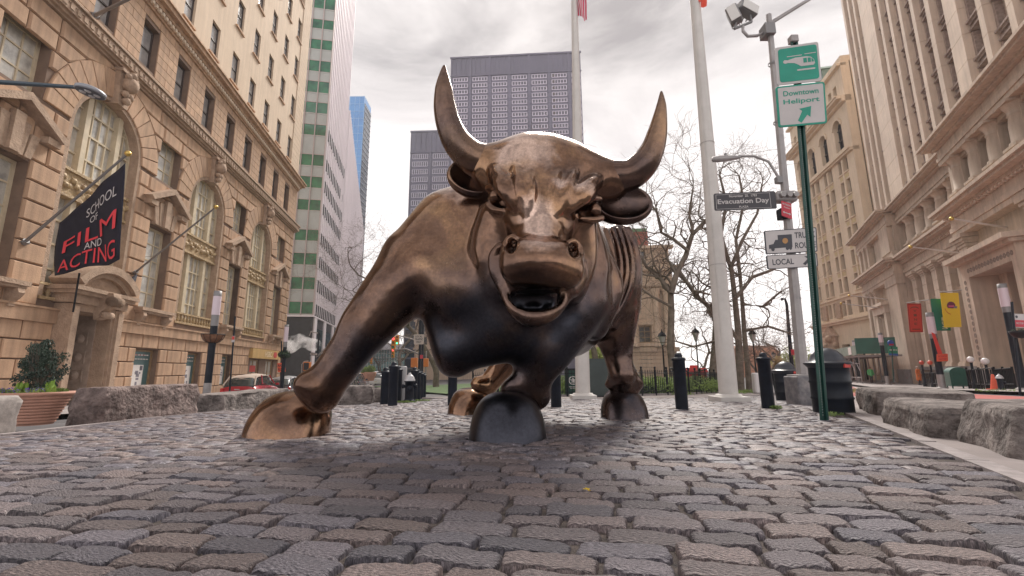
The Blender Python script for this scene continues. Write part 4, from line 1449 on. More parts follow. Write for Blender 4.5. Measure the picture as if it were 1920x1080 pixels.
# shafts, with joints between the drums
def pilaster_mesh(w, d, z0, z1, cap, ndr):
    mb = MB()
    h = (z1 - cap - z0 - .35) / ndr
    mb.box(-w * .62, w * .62, -d - .12, .3, z0, z0 + .22); mb.box(-w * .56, w * .56, -d - .06, .3, z0 + .22, z0 + .35)
    for k in range(ndr):
        t = k / ndr; ww = w * (.5 - .04 * t)
        mb.box(-ww, ww, -d, .3, z0 + .35 + k * h + .012, z0 + .35 + (k + 1) * h - .012)
    mb.box(-w * .40, w * .40, -d + .05, .29, z0 + .3, z1 - cap)
    for k, (a, p) in enumerate(((0, .50), (.25, .56), (.45, .64), (.7, .72))):
        mb.box(-w * p, w * p, -d - (p - .46) * w, .3, z1 - cap + cap * a, z1 - cap + cap * (a + (.22 if k < 3 else .30)))
    me = mb.mesh('pilaster'); fix_normals(me); me.materials.append(M_lime); return me
def column_mesh(r, z0, z1, cap):
    mb = MB()
    mb.box(-r * 1.3, r * 1.3, -r * 1.3, r * 1.3, z0, z0 + .15)
    mb.lathe([(r * 1.2, z0 + .15), (r * 1.2, z0 + .3), (r, z0 + .36), (r * .98, (z0 + z1) / 2), (r * .86, z1 - cap), (r * .98, z1 - cap + .06), (r * .88, z1 - cap + .1), (r * .9, z1 - cap * .6), (r * 1.15, z1 - cap * .35), (r * 1.3, z1 - cap * .2)], 18)
    mb.box(-r * 1.4, r * 1.4, -r * 1.4, r * 1.4, z1 - cap * .2, z1)
    me = mb.mesh('column'); fix_normals(me); me.materials.append(M_lime); return me
pil = pilaster_mesh(1.05, .75, .55, 9.2, .75, 9)
col = column_mesh(.52, 11.9, 14.5, .8)
# centre stretch
mb = MB(); wins = [(x - .75, x + .75, 1.6, 8.0) for x in (-13.2, -10.8, -8.4, -6.0, -3.6)]
bw = [(x - .7, x + .7, -.55, .2) for x in (-13.2, -10.8, -8.4, -6.0, -3.6)]
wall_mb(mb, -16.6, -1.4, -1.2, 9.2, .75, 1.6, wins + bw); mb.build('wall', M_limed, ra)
part('plinth', M_plinth, ra, (-16.6, -1.4, .05, .745, -1.2, -.6), (-16.6, -1.4, -.05, .745, .25, .55))
for x in (-13.2, -10.8, -8.4, -6.0, -3.6):
    window(ra, x, 1.62, 1.5, 6.3, 1.35, M_darkframe, M_gdark, 2, 4, .08, .12)
    window(ra, x, -.54, 1.4, .72, 1.1, M_darkframe, M_glass_dk, 3, 1, .05, .08)
    part('window_hood', M_lime, ra, (x - .95, x + .95, .45, .744, 6.1, 6.35), (x - 1.1, x + 1.1, .30, .744, 6.35, 6.5))
for x in (-14.4, -12.0, -9.6, -7.2, -4.8, -2.4):
    o = link_mesh('pilaster', pil, None, ra); o.location = (x, .72, 0)
    o = link_mesh('column', col, None, ra); o.location = (x, .55, 0)
def entab(mb, x0, x1, z0, yf, k=1.0):
    mb.box(x0, x1, yf, yf + 1.6, z0, z0 + .32 * k); mb.box(x0 - .04, x1 + .04, yf - .07, yf + 1.6, z0 + .32 * k, z0 + .62 * k)
    mb.box(x0, x1, yf + .03, yf + 1.6, z0 + .62 * k, z0 + 1.30 * k)
    mb.box(x0 - .15, x1 + .15, yf - .25, yf + 1.6, z0 + 1.30 * k, z0 + 1.48 * k)
    mb.box(x0 - .5, x1 + .5, yf - .72, yf + 1.6, z0 + 1.48 * k, z0 + 1.66 * k); mb.box(x0 - .62, x1 + .62, yf - .9, yf + 1.6, z0 + 1.66 * k, z0 + 1.86 * k)
for x0, x1, yf in ((-16.55, -1.45, 0), (-29.6, -16.6, -.75), (-1.4, XR, -1.3)):
    mb = MB(); entab(mb, x0, x1, 9.2, yf, 1.05); mb.build('entablature', M_lime, ra)
    part('parapet', M_lime, ra, (x0, x1, yf + .1, yf + 1.5, 11.155, 11.9))
    mb = MB(); entab(mb, x0, x1, 14.5, yf, .88); mb.build('entablature', M_lime, ra)
    mb = MB(); n = int((x1 - x0) / .42)
    for i in range(n): mb.box(x0 + i * .42, x0 + i * .42 + .2, yf - .2, yf + .0, 10.42, 10.56)
    mb.build('dentil_row', M_lime2, ra)['kind'] = 'stuff'
letter('STATE STREET BROADWAY', .6, M_limed, ra, (-8.8, .02, 10.25))if False else None
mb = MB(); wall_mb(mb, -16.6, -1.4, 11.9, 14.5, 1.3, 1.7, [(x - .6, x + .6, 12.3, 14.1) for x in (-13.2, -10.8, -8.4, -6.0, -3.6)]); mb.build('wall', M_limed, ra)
for x in (-13.2, -10.8, -8.4, -6.0, -3.6): window(ra, x, 12.3, 1.2, 1.8, 1.55, M_darkframe, M_gdark, 2, 2, .06, .08)
# left pavilion
part('side_wall', M_lime, ra, (-29.5, -29.4, 1.61, 18, -1.2, 9.2), (-29.5, -29.4, 1.61, 18, 9.2, 16))
lw = [(x - .45, x + .45, 1.6, 8.0) for x in (-27.7, -25.9)]
mb = MB(); wall_mb(mb, -29.5, -16.6, -1.2, 9.2, .0, 1.6, lw + [(-24.1, -21.6, -.9, 6.2)]); mb.build('wall', M_lime, ra)
mb = MB(); wall_mb(mb, -29.5, -16.6, 11.9, 14.5, -.3, 1.6, [(x - .4, x + .4, 12.2, 14.2) for x in (-27.7, -25.9, -24.1)]); mb.build('wall', M_lime, ra)
for x in (-27.7, -25.9): window(ra, x, 1.62, .9, 6.3, .5, M_darkframe, M_gdark, 1, 4, .06, .08)
for x in (-27.7, -25.9, -24.1): window(ra, x, 12.2, .8, 2.0, .3, M_darkframe, M_gdark, 1, 2, .06, .08)
pil2 = pilaster_mesh(.85, .6, -.4, 9.2, .75, 10)
for x in (-28.7, -26.8, -25.0):
    o = link_mesh('pilaster', pil2, None, ra); o.location = (x, .0, 0)
    part('short_pier', M_lime, ra, (x - .38, x + .38, -.72, -.31, 11.9, 14.2), (x - .48, x + .48, -.78, -.31, 14.2, 14.5))
part('corner_pier', M_lime, ra, (-20.2, -16.65, -.7, -.02, -1.2, 8.6), (-20.3, -16.55, -.76, -.02, 8.6, 9.2), (-19.8, -16.9, -.74, -.31, 11.9, 14.5))
part('plinth', M_plinth, ra, (-29.6, -16.6, -.15, -.01, -1.2, -.42), (-20.3, -16.6, -.85, -.701, -1.2, .3))
# stone portal of the far entrance
mb = MB(); mb.box(-24.9, -24.1, -.9, -.01, -1, 6.2); mb.box(-21.6, -20.8, -.9, -.01, -1, 6.2); mb.box(-25.1, -20.6, -1.0, -.01, 6.2, 7.0); mb.box(-25.4, -20.3, -1.3, -.01, 7.0, 7.3)
mb.build('portal', M_lime2, ra)
o = link_mesh('column', column_mesh(.28, -.8, 6.0, .5), None, ra); o.location = (-23.6, -.4, 0)
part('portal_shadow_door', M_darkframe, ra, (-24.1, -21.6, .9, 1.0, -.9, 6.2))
# right pavilion with the great portal
mb = MB(); wall_mb(mb, -1.4, XR, -1.2, 9.2, -.55, 1.6, [(2.4, 6.4, -1.0, 6.0)]); mb.build('wall', M_lime, ra)
mb = MB(); wall_mb(mb, -1.4, XR, 11.9, 14.5, -.85, 1.6, [(x - .7, x + .7, 12.2, 14.2) for x in (1.2, 3.6, 6, 8.4)]); mb.build('wall', M_lime, ra)
for x in (1.2, 3.6, 6, 8.4): window(ra, x, 12.2, 1.4, 2.0, -.2, M_darkframe, M_gdark, 2, 2, .06, .08)
colb = column_mesh(.5, 11.9, 14.5, .8)
for x in (0, 2.4, 4.8, 7.2, 9.6):
    o = link_mesh('column', colb, None, ra); o.location = (x, -.72, 0)
pil3 = pilaster_mesh(1.2, .6, -.2, 9.2, .85, 10)
for x in (-.7, 7.6, 10):
    o = link_mesh('pilaster', pil3, None, ra); o.location = (x, -.54, 0)
mb = MB()
mb.box(.3, 1.5, -1.9, -.56, -.2, 6.0); mb.box(6.5, 7.0, -1.9, -.56, -.2, 6.0)
mb.box(.3, 7.0, -1.9, -.56, 6.0, 6.9); mb.box(.1, 7.3, -2.2, -.56, 6.9, 7.1); mb.box(-.1, 7.5, -2.5, -.56, 7.1, 7.4)
mb.build('portal', M_lime, ra)
mb = MB()
for k in range(16): mb.lathe([(.02, -1.90), (.14, -1.925), (.15, -1.90), (.17, -1.89)], 8, False, (.9, 0, .2 + k * .37), 'Y')
for k in range(15): mb.lathe([(.02, -1.90), (.14, -1.925), (.15, -1.90), (.17, -1.89)], 8, False, (1.6 + k * .36, 0, 6.4), 'Y')
mb.build('rosette_band', mat('rosette_stone', (.26, .21, .18), .85), ra)['kind'] = 'stuff'
part('plinth', M_plinth, ra, (-1.5, XR, -.75, -.551, -1.2, -.2), (.15, 1.65, -2.05, -1.91, -1.2, .3), (-.2, 1.7, -2.05, -.76, -1.2, .1))
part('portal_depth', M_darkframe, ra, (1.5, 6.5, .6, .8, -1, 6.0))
# tower
part('setback', M_lime2, ra, (-24, XR, .9, 20, 16.15, 17.0))
bays = []
piers = [(-24.0, -23.3), (-21.9, -21.3), (-20.0, -19.4), (-18.1, -14.3), (-12.9, -12.3), (-10.6, -10.0), (-8.3, -7.7), (-5.9, -5.3), (-3.4, -2.7), (-.8, .9), (3.1, 3.7), (5.9, 6.5), (8.7, 9.4)]
zt = 60
for a, b in zip(piers, piers[1:]): bays.append(((a[1] + b[0]) / 2, (b[0] - a[1])))
FH = 2.78
floors = [17.4 + FH * k for k in range(15)]
rects = [(c - w * .30, c + w * .30, z + .55, z + 2.15) for c, w in bays for z in floors if w < 3]
mb = MB(); wall_mb(mb, -24, 9.4, 17.0, zt, 1.2, 1.7, rects); mb.build('wall', M_lime2, ra)
part('roof_slab', M_lime2, ra, (-24, 9.4, 1.2, 20, zt, zt + 1), (-24, -23.9, 1.71, 20, 17, zt))
part('inner_wall', mat('dim_interior', (.05, .045, .04), .9), ra, (-23.8, 9.4, 2.2, 2.3, 16, zt))
for a, b in piers:
    mb = MB()
    n = 22; h = (zt - 17) / n
    for k in range(n): mb.box(a, b, .35, 1.19, 17 + k * h, 17 + (k + 1) * h - .03)
    mb.box(a + .03, b - .03, .38, 1.18, 17, zt); mb.build('pier', M_lime2, ra)
spm = {}
for c, w in bays:
    if w > 3: continue
    k2 = round(w, 2)
    if k2 not in spm:
        mb = MB()
        mb.box(-w / 2, w / 2, .85, 1.19, -.62, .0); mb.box(-w * .46, w * .46, .60, 1.0, .0, .13); mb.box(-w * .40, w * .40, .72, 1.0, -.16, .0)
        mb.box(-w * .44, w * .44, .68, 1.0, -.62, -.50); mb.box(-w * .5, -w * .38, .8, 1.19, .13, 2.1); mb.box(w * .38, w * .5, .8, 1.19, .13, 2.1)
        me = mb.mesh('spandrel'); fix_normals(me); me.materials.append(mat('carved_limestone', (.40, .31, .27), .85, col2=(.24, .18, .16), vscale=5, bump=.6, bscale=14, bdist=.03)); spm[k2] = me
    for z in floors:
        o = link_mesh('spandrel', spm[k2], None, ra); o.location = (c, 0, z + .45)
        window(ra, c, z + .56, w * .6, 1.58, 1.5, M_darkframe, M_glass_b, 1, 1, .05, .06, sash=.5)
# flagpoles with gilt tips on this building
for i, (p, q, Ya, lab) in enumerate((((1920, 432), (1784, 410), 25.5, 'upper white flagpole with gilt tip jutting from the colonnaded building'),
                                ((1890, 485), (1707, 463), 30.0, 'lower white flagpole with gilt tip jutting from the colonnaded building'),
                                ((1671, 562), (1592, 554), 47.0, 'short bare flagpole over the scaffold shed, upper of two'),
                                ((1648, 577), (1577, 569), 48.0, 'short bare flagpole over the scaffold shed, lower of two'))):
    a = at(*p, Ya); b = at(*q, Ya * 1.0 - 1.5)
    t = thing('wall_flagpole', lab, 'flagpole', a)
    mb = MB(); mb.tube([(0, 0, 0), b - a], [.07, .045], 8); mb.build('pole', mat('white_pole', (.62, .57, .55), .5), t)
    mb = MB(); mb.sphere(b - a, .12, 8); mb.build('ball_finial', M_brass, t)

# ------------------------------------------------------------------ right, further: pale building with paired windows
M_pale = mat('pale_brick', (.74, .60, .455), .85, col2=(.64, .51, .38), vscale=.4, bump=.15, bscale=12, streak=.12)
vB = ray(1140, 694); aB = math.atan2(vB.y, vB.x) + PI
pB = at(1640, 700, 57)
rb = thing('pale_building', 'pale stone building with paired windows and arched top storey beyond the colonnade', 'building', (pB.x, pB.y, -.097), aB, scale=1.1875)
BX0, BX1 = -12.3, 2.4
pc = [-10.4, -7.0, -3.65, -.1]
fz = [9.1 + 2.66 * k for k in range(6)]
rects = [(c + s_ * .62 - .42, c + s_ * .62 + .42, z, z + 1.75) for c in pc for s_ in (-1, 1) for z in fz + [6.45]]
rects += [(c + s_ * .62 - .36, c + s_ * .62 + .36, 31.2, 32.8) for c in pc for s_ in (-1, 1)]
arcs = [(c, .85, 25.2, 28.0) for c in pc]
rects += [(-11.8 + k * 2.9, -9.9 + k * 2.9, -1.2, 3.2) for k in range(5) if k != 1]
mb = MB(); wall_mb(mb, BX0, BX1, -1.5, 35.0, 0, .7, rects, arcs); mb.build('wall', M_pale, rb)
part('side_wall', M_pale, rb, (BX1 - .1, BX1, .7, 14, -1.5, 35), (BX0, BX0 + .1, .7, 14, -1.5, 35), (BX0, BX1, 13, 14, -1.5, 35), (BX0, BX1, 0.1, 14, 35, 35.6))
part('inner_wall', mat('dim_interior', (.05, .045, .04), .9), rb, (BX0 + .2, BX1, .9, 1.0, -1, 34.9))
for z, h, p in ((5.6, .25, .35), (5.85, .15, .55), (8.55, .16, .18), (24.1, .22, .3), (24.32, .16, .5), (30.0, .3, .4), (30.3, .25, .9), (30.55, .15, 1.05), (34.4, .3, .4)):
    part('string_course', M_pale, rb, (BX0 - p, BX1, -p, 0.6, z, z + h))
for z in fz + [6.45]:
    for c in pc:
        for s_ in (-1, 1): window(rb, c + s_ * .62, z, .84, 1.75, .45, M_darkframe, M_gdark, 1, 1, .04, .05, sash=.5)
for c in pc:
    for s_ in (-1, 1): window(rb, c + s_ * .62, 31.2, .72, 1.6, .45, M_darkframe, M_gdark, 1, 1, .04, .05)
    f = part('arched_window', M_darkframe, rb, (c - .05, c + .05, .35, .45, 25.2, 28.8), (c - .85, c + .85, .35, .45, 26.5, 26.62), (c - .85, c + .85, .35, .45, 27.8, 27.9))
    part('pane', M_gdark, f, (c - .85, c + .85, .46, .5, 25.2, 28.9))
    mb = MB(); n = 12
    for k in range(n):
        a0, a1 = PI * k / n, PI * (k + 1) / n
        mb.prism([(c + .86 * math.cos(a0), 28 + .86 * math.sin(a0)), (c + 1.08 * math.cos(a0), 28 + 1.08 * math.sin(a0)), (c + 1.08 * math.cos(a1), 28 + 1.08 * math.sin(a1)), (c + .86 * math.cos(a1), 28 + .86 * math.sin(a1))], -.14, .1)
    mb.build('arch_moulding', M_pale, rb)
    part('sill', M_pale, rb, *[(c - 1.15, c + 1.15, -.12, .1, z - .14, z - .02) for z in fz])
    part('window_panel', mat('ochre_panel', (.56, .44, .25), .8), rb, *[(c - .95, c + .95, -.03, .1, z - .72, z - .28) for z in fz[1:]])
    part('mullion_pier', M_pale, rb, (c - .16, c + .16, -.08, .1, 9.0, 24.0))
for c in (-5.3, -8.7): part('cartouche', M_carved, rb, (c - .55, c + .55, -.22, .1, 6.3, 8.2))
mb = MB()
for c in (-10.4, -3.65):
    mb.box(c - 1.0, c + 1.0, .6, 3, 35.6, 37.4); mb.prism([(c - 1.2, 37.4), (c + 1.2, 37.4), (c, 38.4)], .4, 3)
mb.prism([(BX0, 35.6), (BX1, 35.6), (BX1, 37.8), (BX0 + 2.5, 37.8)], 3, 12)
mb.build('copper_roof', mat('verdigris', (.22, .30, .26), .7, var=.2, vscale=1), rb)
# pediment doorway with inscription panel above the shed
mb = MB()
mb.prism([(-9.6, 4.3), (-6.2, 4.3), (-7.9, 5.55)], -.5, .0); mb.box(-9.2, -6.6, -.35, .0, 2.6, 4.3)
mb.sphere((-7.9, -.4, 4.0), .5, 10); mb.sphere((-9.1, -.35, 3.2), .35, 8); mb.sphere((-6.7, -.35, 3.2), .35, 8)
mb.build('carved_doorway', M_carved, rb)
letter('WHITE HALL', .28, M_carved, rb, (-7.9, -.36, 3.4)) if False else None

# ------------------------------------------------------------------ old customs house behind the trees
M_ch = mat('weathered_limestone', (.70, .55, .42), .85, col2=(.58, .45, .34), vscale=.35, bump=.2, bscale=8, streak=.2)
a = at(1118, 740, 74); b = at(1268, 740, 74)
ch = thing('customs_house', 'ornate stone hall with giant columns and red and green roof behind the bare trees', 'building', (a.x, 74, 0), R(-6))
W = b.x - a.x
zc = lambda y: at(1220, y, 74).z
wx = [W - 4.6 - 5.2 * k for k in range(3)]
rects = [(x - 1.0, x + 1.0, zc(643), zc(612)) for x in wx] + [(x - .9, x + .9, zc(700), zc(668)) for x in wx] + [(x - .7, x + .7, zc(488), zc(473)) for x in wx]
mb = MB(); wall_mb(mb, 0, W, -2, zc(468), 0, .8, rects); mb.build('wall', M_ch, ch)
part('side', M_ch, ch, (W - .5, W, .8, 30, -2, zc(468)), (0, W, .7, 30, zc(468) - .3, zc(468)))
for x in wx:
    window(ch, x, zc(643), 2.0, zc(612) - zc(643), .5, M_wood, M_glass, 2, 3, .1, .16)
    window(ch, x, zc(700), 1.8, zc(668) - zc(700), .5, M_wood, M_glass_t, 2, 2, .1, .16)
    window(ch, x, zc(488), 1.4, zc(473) - zc(488), .5, M_darkframe, M_glass, 2, 1, .1, .12)
    part('window_surround', M_ch, ch, (x - 1.5, x - 1.02, -.25, 0, zc(645), zc(610)), (x + 1.02, x + 1.5, -.25, 0, zc(645), zc(610)), (x - 1.7, x + 1.7, -.4, 0, zc(610), zc(605)), (x - 1.6, x + 1.6, -.5, 0, zc(650), zc(645)))
mb = MB()
for k in range(12):
    z = -1 + k * .62
    if z < zc(655): mb.box(0, W + .12, -.14, 0, z, z + .54)
mb.build('rusticated_base', M_ch, ch)
mb = MB()
for (y0, y1, p) in ((660, 652, .5), (540, 533, .5), (533, 512, .25), (512, 503, 1.1), (470, 465, .7)):
    mb.box(-.1, W + p, -p, .6, zc(y0), zc(y1))
mb.build('entablature', M_ch, ch)['kind'] = 'stuff'
cm = MB(); cm.lathe([(.75, 0), (.75, .5), (.62, .6), (.6, 4), (.52, zc(545) - zc(651) - 1), (.75, zc(545) - zc(651) - .3), (.8, zc(545) - zc(651))], 14)
cme = cm.mesh('column'); cme.materials.append(M_ch)
for x in (W - 1.0, W - 2.6, W - 6.4, W - 8.0, W - 11.6):
    o = link_mesh('column', cme, None, ch); o.location = (x, -.55, zc(651))
part('mansard', mat('red_roof', (.42, .13, .10), .8, var=.25, vscale=.8), ch, (2, W - 3.0, 1.0, 20, zc(466), zc(434)))
part('copper_crest', mat('copper_green', (.16, .30, .17), .7, var=.3, vscale=.8), ch, (1.9, W - 3.2, .9, 20, zc(434), zc(428)), (2, W - 8.5, 1.5, 1.99, zc(462), zc(436)), (W - 6.4, W - 5.0, 1.4, 1.98, zc(464), zc(450)))
# low buildings at the far ends of the view
a = at(1372, 690, 95)
mb = MB(); mb.box(0, 10, 0, 8, -2, 3.6); mb.prism([(-.4, 3.6), (10.4, 3.6), (9, 5.2), (1.4, 5.2)], -.3, 8)
o = solo(mb, 'pavilion', mat('brick_pavilion', (.42, .23, .16), .8), 'low brick pavilion glimpsed through the park behind the white flagpole', 'building'); o.location = (a.x, 95, 0)
a = at(664, 690, 175); b = at(784, 690, 175); W = b.x - a.x
gt = thing('glass_terminal', 'low green glass terminal with pale curved roof closing the street under the foreleg', 'building', (a.x, 175, 0))
zg = lambda y: at(720, y, 175).z
mb = MB(); mb.box(0, W, 0, 10, -3, zg(656)); mb.build('glass_wall', mat('terminal_glass', (.18, .34, .34), .25, var=.25, vscale=.1, spec=.8), gt)
mb = MB()
for k in range(25): x = W * k / 24; mb.box(x - .1, x + .1, -.2, 0, -3, zg(656))
for k in range(6): z = zg(656) * k / 6; mb.box(0, W, -.16, 0, z - .08, z + .08)
mb.build('glazing_bar', mat('pale_steel', (.5, .55, .55), .4), gt)
mb = MB()
n = 16
mb.prism([(W * k / n, zg(656) + .2 + 2.2 * math.sin(PI * (.1 + .8 * k / n))) for k in range(n + 1)] + [(W, zg(656)), (0, zg(656))], -2, 12)
mb.build('curved_roof', mat('pale_roof', (.62, .60, .62), .6), gt)
a = at(758, 690, 120); b = at(777, 690, 120); z = at(768, 560, 120).z
t = thing('dark_tower', 'slim dark blue office block seen between the foreleg and the chest of the bull', 'building', (a.x, 120, 0))
part('wall', mat('navy_glass', (.02, .045, .08), .2), t, (0, b.x - a.x, 0, 20, -2, z))
part('floor_band', mat('blue_band', (.10, .14, .22), .5), t, *[(-.05, b.x - a.x + .05, -.15, 0, 1 + k * 2.6, 1.5 + k * 2.6) for k in range(7)])
a = at(776, 690, 110); b = at(1010, 690, 110); z = at(800, 540, 110).z
t = thing('stone_hall', 'beige stone facade half hidden behind the bull\'s chest', 'building', (a.x, 110, 0))
part('wall', M_ch, t, (0, b.x - a.x, 0, 14, -2, z))
for k in range(5): part('string_course', M_ch, t, (-.3, b.x - a.x, -.3, 0, 2.2 + k * 3.4, 2.7 + k * 3.4))
for k in range(4):
    for i in range(2): part('window', M_glass, t, (1.5 + 4 * i, 3.0 + 4 * i, -.1, 0, 3.4 + k * 3.4, 5.2 + k * 3.4))

# ------------------------------------------------------------------ green scaffold shed in front of the pale building
M_shedg = mat('green_hoarding', (.03, .13, .10), .6, var=.15, vscale=1)
M_shedg2 = mat('faded_hoarding', (.20, .26, .22), .7, var=.2, vscale=1)
M_steel = mat('scaffold_steel', (.30, .27, .27), .55, metal=.4)
sh = thing('scaffold_shed', 'green pavement shed on scaffold legs in front of the pale building', 'scaffold', (pR3.x, pR3.y, 0), aR)
zr = lambda y: on_plane(1640, y, pR3, Vector((math.sin(aR), -math.cos(aR), 0))).z
nR3 = Vector((math.sin(aR), -math.cos(aR), 0))
def sx_(px, py=645): return (on_plane(px, py, pR3 + nR3 * 4.6, nR3) - pR3).dot(Vector((math.cos(aR), math.sin(aR), 0)))
def sz_(px, py): return on_plane(px, py, pR3 + nR3 * 4.6, nR3).z
g1 = g0 = sx_(1603); f0 = sx_(1556)
zb0, zt0 = sz_(1603, 664), sz_(1603, 634)
part('green_panel', M_shedg, sh, (g1, g1 + .1, -4.6, -1.4, zb0, zt0))
for k in range(6):
    a_, b_ = g0 + (f0 - 22 - g0) * k / 6, g0 + (f0 - 22 - g0) * (k + 1) / 6
    part('faded_panel', M_shedg2, sh, (b_ + .05, a_ - .05, -4.6, -4.5, zb0 - .1, zt0 - .7))
part('roof_deck', M_steel, sh, (f0 - 22, g0 - .06, -4.49, -1, zb0 - .3, zb0 - .12))
n_ = int((g1 - f0 + 20) / 2.3)
for k in range(n_):
    x = g1 - .3 - k * 2.3
    for y in (-4.4, -1.8):
        mb = MB(); mb.tube([(x, y, -1.4), (x, y, zb0 - .1)], .06, 6); mb.build('scaffold_leg', M_steel, sh)
mb = MB()
for k in range(n_ - 1):
    x = g1 - .3 - k * 2.3; h_ = zb0 - .2
    mb.tube([(x, -4.4, .0), (x - 2.3, -4.4, h_)], .03, 5); mb.tube([(x, -4.4, h_ * .55), (x - 2.3, -4.4, h_ * .55)], .03, 5); mb.tube([(x, -4.4, -.5), (x - 2.3, -4.4, -.5)], .03, 5)
mb.build('brace', M_steel, sh)['kind'] = 'stuff'
part('white_notice', M_paper, sh, (g0 - 3.4, g0 - 2.0, -4.64, -4.605, zb0, zt0 - .8))
# ------------------------------------------------------------------ the bronze bull
def bronze_mat():
    m = bpy.data.materials.new('bronze'); m.use_nodes = True
    nt = m.node_tree; N = nt.nodes; L = nt.links
    b = N['Principled BSDF']
    b.inputs['Metallic'].default_value = 1.0
    tc = N.new('ShaderNodeTexCoord')
    def noise(scale, det, rough=.6, dist=0.0):
        n = N.new('ShaderNodeTexNoise'); n.inputs['Scale'].default_value = scale; n.inputs['Detail'].default_value = det
        n.inputs['Roughness'].default_value = rough; n.inputs['Distortion'].default_value = dist
        L.new(tc.outputs['Object'], n.inputs['Vector']); return n
    n1 = noise(1.5, 6, .6, .8)
    cr = N.new('ShaderNodeValToRGB')
    e = cr.color_ramp.elements
    e[0].position = .30; e[0].color = (.105, .064, .048, 1)
    e[1].position = .50; e[1].color = (.235, .140, .095, 1)
    x = cr.color_ramp.elements.new(.72); x.color = (.41, .25, .14, 1)
    L.new(n1.outputs['Fac'], cr.inputs['Fac'])
    # blue-black tarnish plus painted-in shade on breast, inner legs and mouth (vertex attribute)
    at_ = N.new('ShaderNodeAttribute'); at_.attribute_name = 'patina_shading'
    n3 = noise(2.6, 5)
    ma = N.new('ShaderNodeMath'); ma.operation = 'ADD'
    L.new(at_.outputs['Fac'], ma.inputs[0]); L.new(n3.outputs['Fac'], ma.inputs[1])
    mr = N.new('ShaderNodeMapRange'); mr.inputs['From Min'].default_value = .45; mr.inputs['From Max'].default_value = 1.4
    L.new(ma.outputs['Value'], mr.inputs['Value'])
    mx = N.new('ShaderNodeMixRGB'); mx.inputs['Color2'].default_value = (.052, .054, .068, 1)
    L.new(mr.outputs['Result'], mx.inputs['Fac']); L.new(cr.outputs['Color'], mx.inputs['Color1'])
    # sky highlight painted over hand-rubbed spots where the attribute is negative
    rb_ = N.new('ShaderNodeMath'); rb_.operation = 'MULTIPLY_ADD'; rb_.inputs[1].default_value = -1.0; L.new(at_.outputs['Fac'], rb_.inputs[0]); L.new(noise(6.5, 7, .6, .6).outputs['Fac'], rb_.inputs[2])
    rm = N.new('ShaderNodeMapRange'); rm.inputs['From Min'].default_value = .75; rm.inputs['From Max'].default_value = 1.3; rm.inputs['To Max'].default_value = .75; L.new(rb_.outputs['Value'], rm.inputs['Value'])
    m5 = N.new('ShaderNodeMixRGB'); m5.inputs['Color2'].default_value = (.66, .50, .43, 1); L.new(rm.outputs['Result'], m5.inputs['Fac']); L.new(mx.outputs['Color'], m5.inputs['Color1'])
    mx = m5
    # fine speckle
    n4 = noise(34, 4, .7)
    sp = N.new('ShaderNodeMapRange'); sp.inputs['From Min'].default_value = .3; sp.inputs['From Max'].default_value = .75
    sp.inputs['To Min'].default_value = .72; sp.inputs['To Max'].default_value = 1.18
    L.new(n4.outputs['Fac'], sp.inputs['Value'])
    mm = N.new('ShaderNodeMixRGB'); mm.blend_type = 'MULTIPLY'; mm.inputs['Fac'].default_value = 1
    L.new(mx.outputs['Color'], mm.inputs['Color1']); L.new(sp.outputs['Result'], mm.inputs['Color2'])
    L.new(mm.outputs['Color'], b.inputs['Base Color'])
    n2 = noise(5.0, 6, .65)
    rr = N.new('ShaderNodeMapRange'); rr.inputs['From Min'].default_value = .3; rr.inputs['From Max'].default_value = .7
    rr.inputs['To Min'].default_value = .10; rr.inputs['To Max'].default_value = .22
    L.new(n2.outputs['Fac'], rr.inputs['Value']); ra_ = N.new('ShaderNodeMath'); ra_.operation = 'MULTIPLY_ADD'; ra_.inputs[1].default_value = .17; L.new(mr.outputs['Result'], ra_.inputs[0]); L.new(rr.outputs['Result'], ra_.inputs[2]); L.new(ra_.outputs['Value'], b.inputs['Roughness'])
    nb = noise(11.0, 5, .6)
    bp = N.new('ShaderNodeBump'); bp.inputs['Strength'].default_value = .10; bp.inputs['Distance'].default_value = .02
    L.new(nb.outputs['Fac'], bp.inputs['Height']); L.new(bp.outputs['Normal'], b.inputs['Normal'])
    return m
M_bronze = bronze_mat()

def seq(a, b, step):
    return list(np.arange(a, b, step))

def B(px, py, Y): return at(px, py, Y)

def add(c, pts, k=.07, op='add'):
    """pts: (px, py, depth, radius in px)"""
    W = [B(p[0], p[1], p[2]) for p in pts]
    r = [p[3] * mpp(p[2]) for p in pts]
    if len(pts) == 1: W, r = W * 2, r * 2
    return c.path(W, r, k, op)

bull = thing('bull_statue', 'huge polished bronze bull with lowered head and splayed forelegs on the cobbles', 'statue', (0.2, 5.4, gz(.2, 5.4)))

def local_mesh(me, parent):
    co = np.empty(len(me.vertices) * 3, dtype=np.float32); me.vertices.foreach_get('co', co)
    co = co.reshape(-1, 3) - np.array(parent.location, dtype=np.float32)
    me.vertices.foreach_set('co', co.ravel()); me.update()
    return me

def patina_shading(me, fn):
    co = np.empty(len(me.vertices) * 3, dtype=np.float32); me.vertices.foreach_get('co', co)
    a = me.attributes.new('patina_shading', 'FLOAT', 'POINT')
    a.data.foreach_set('value', fn(co.reshape(-1, 3)).astype(np.float32))

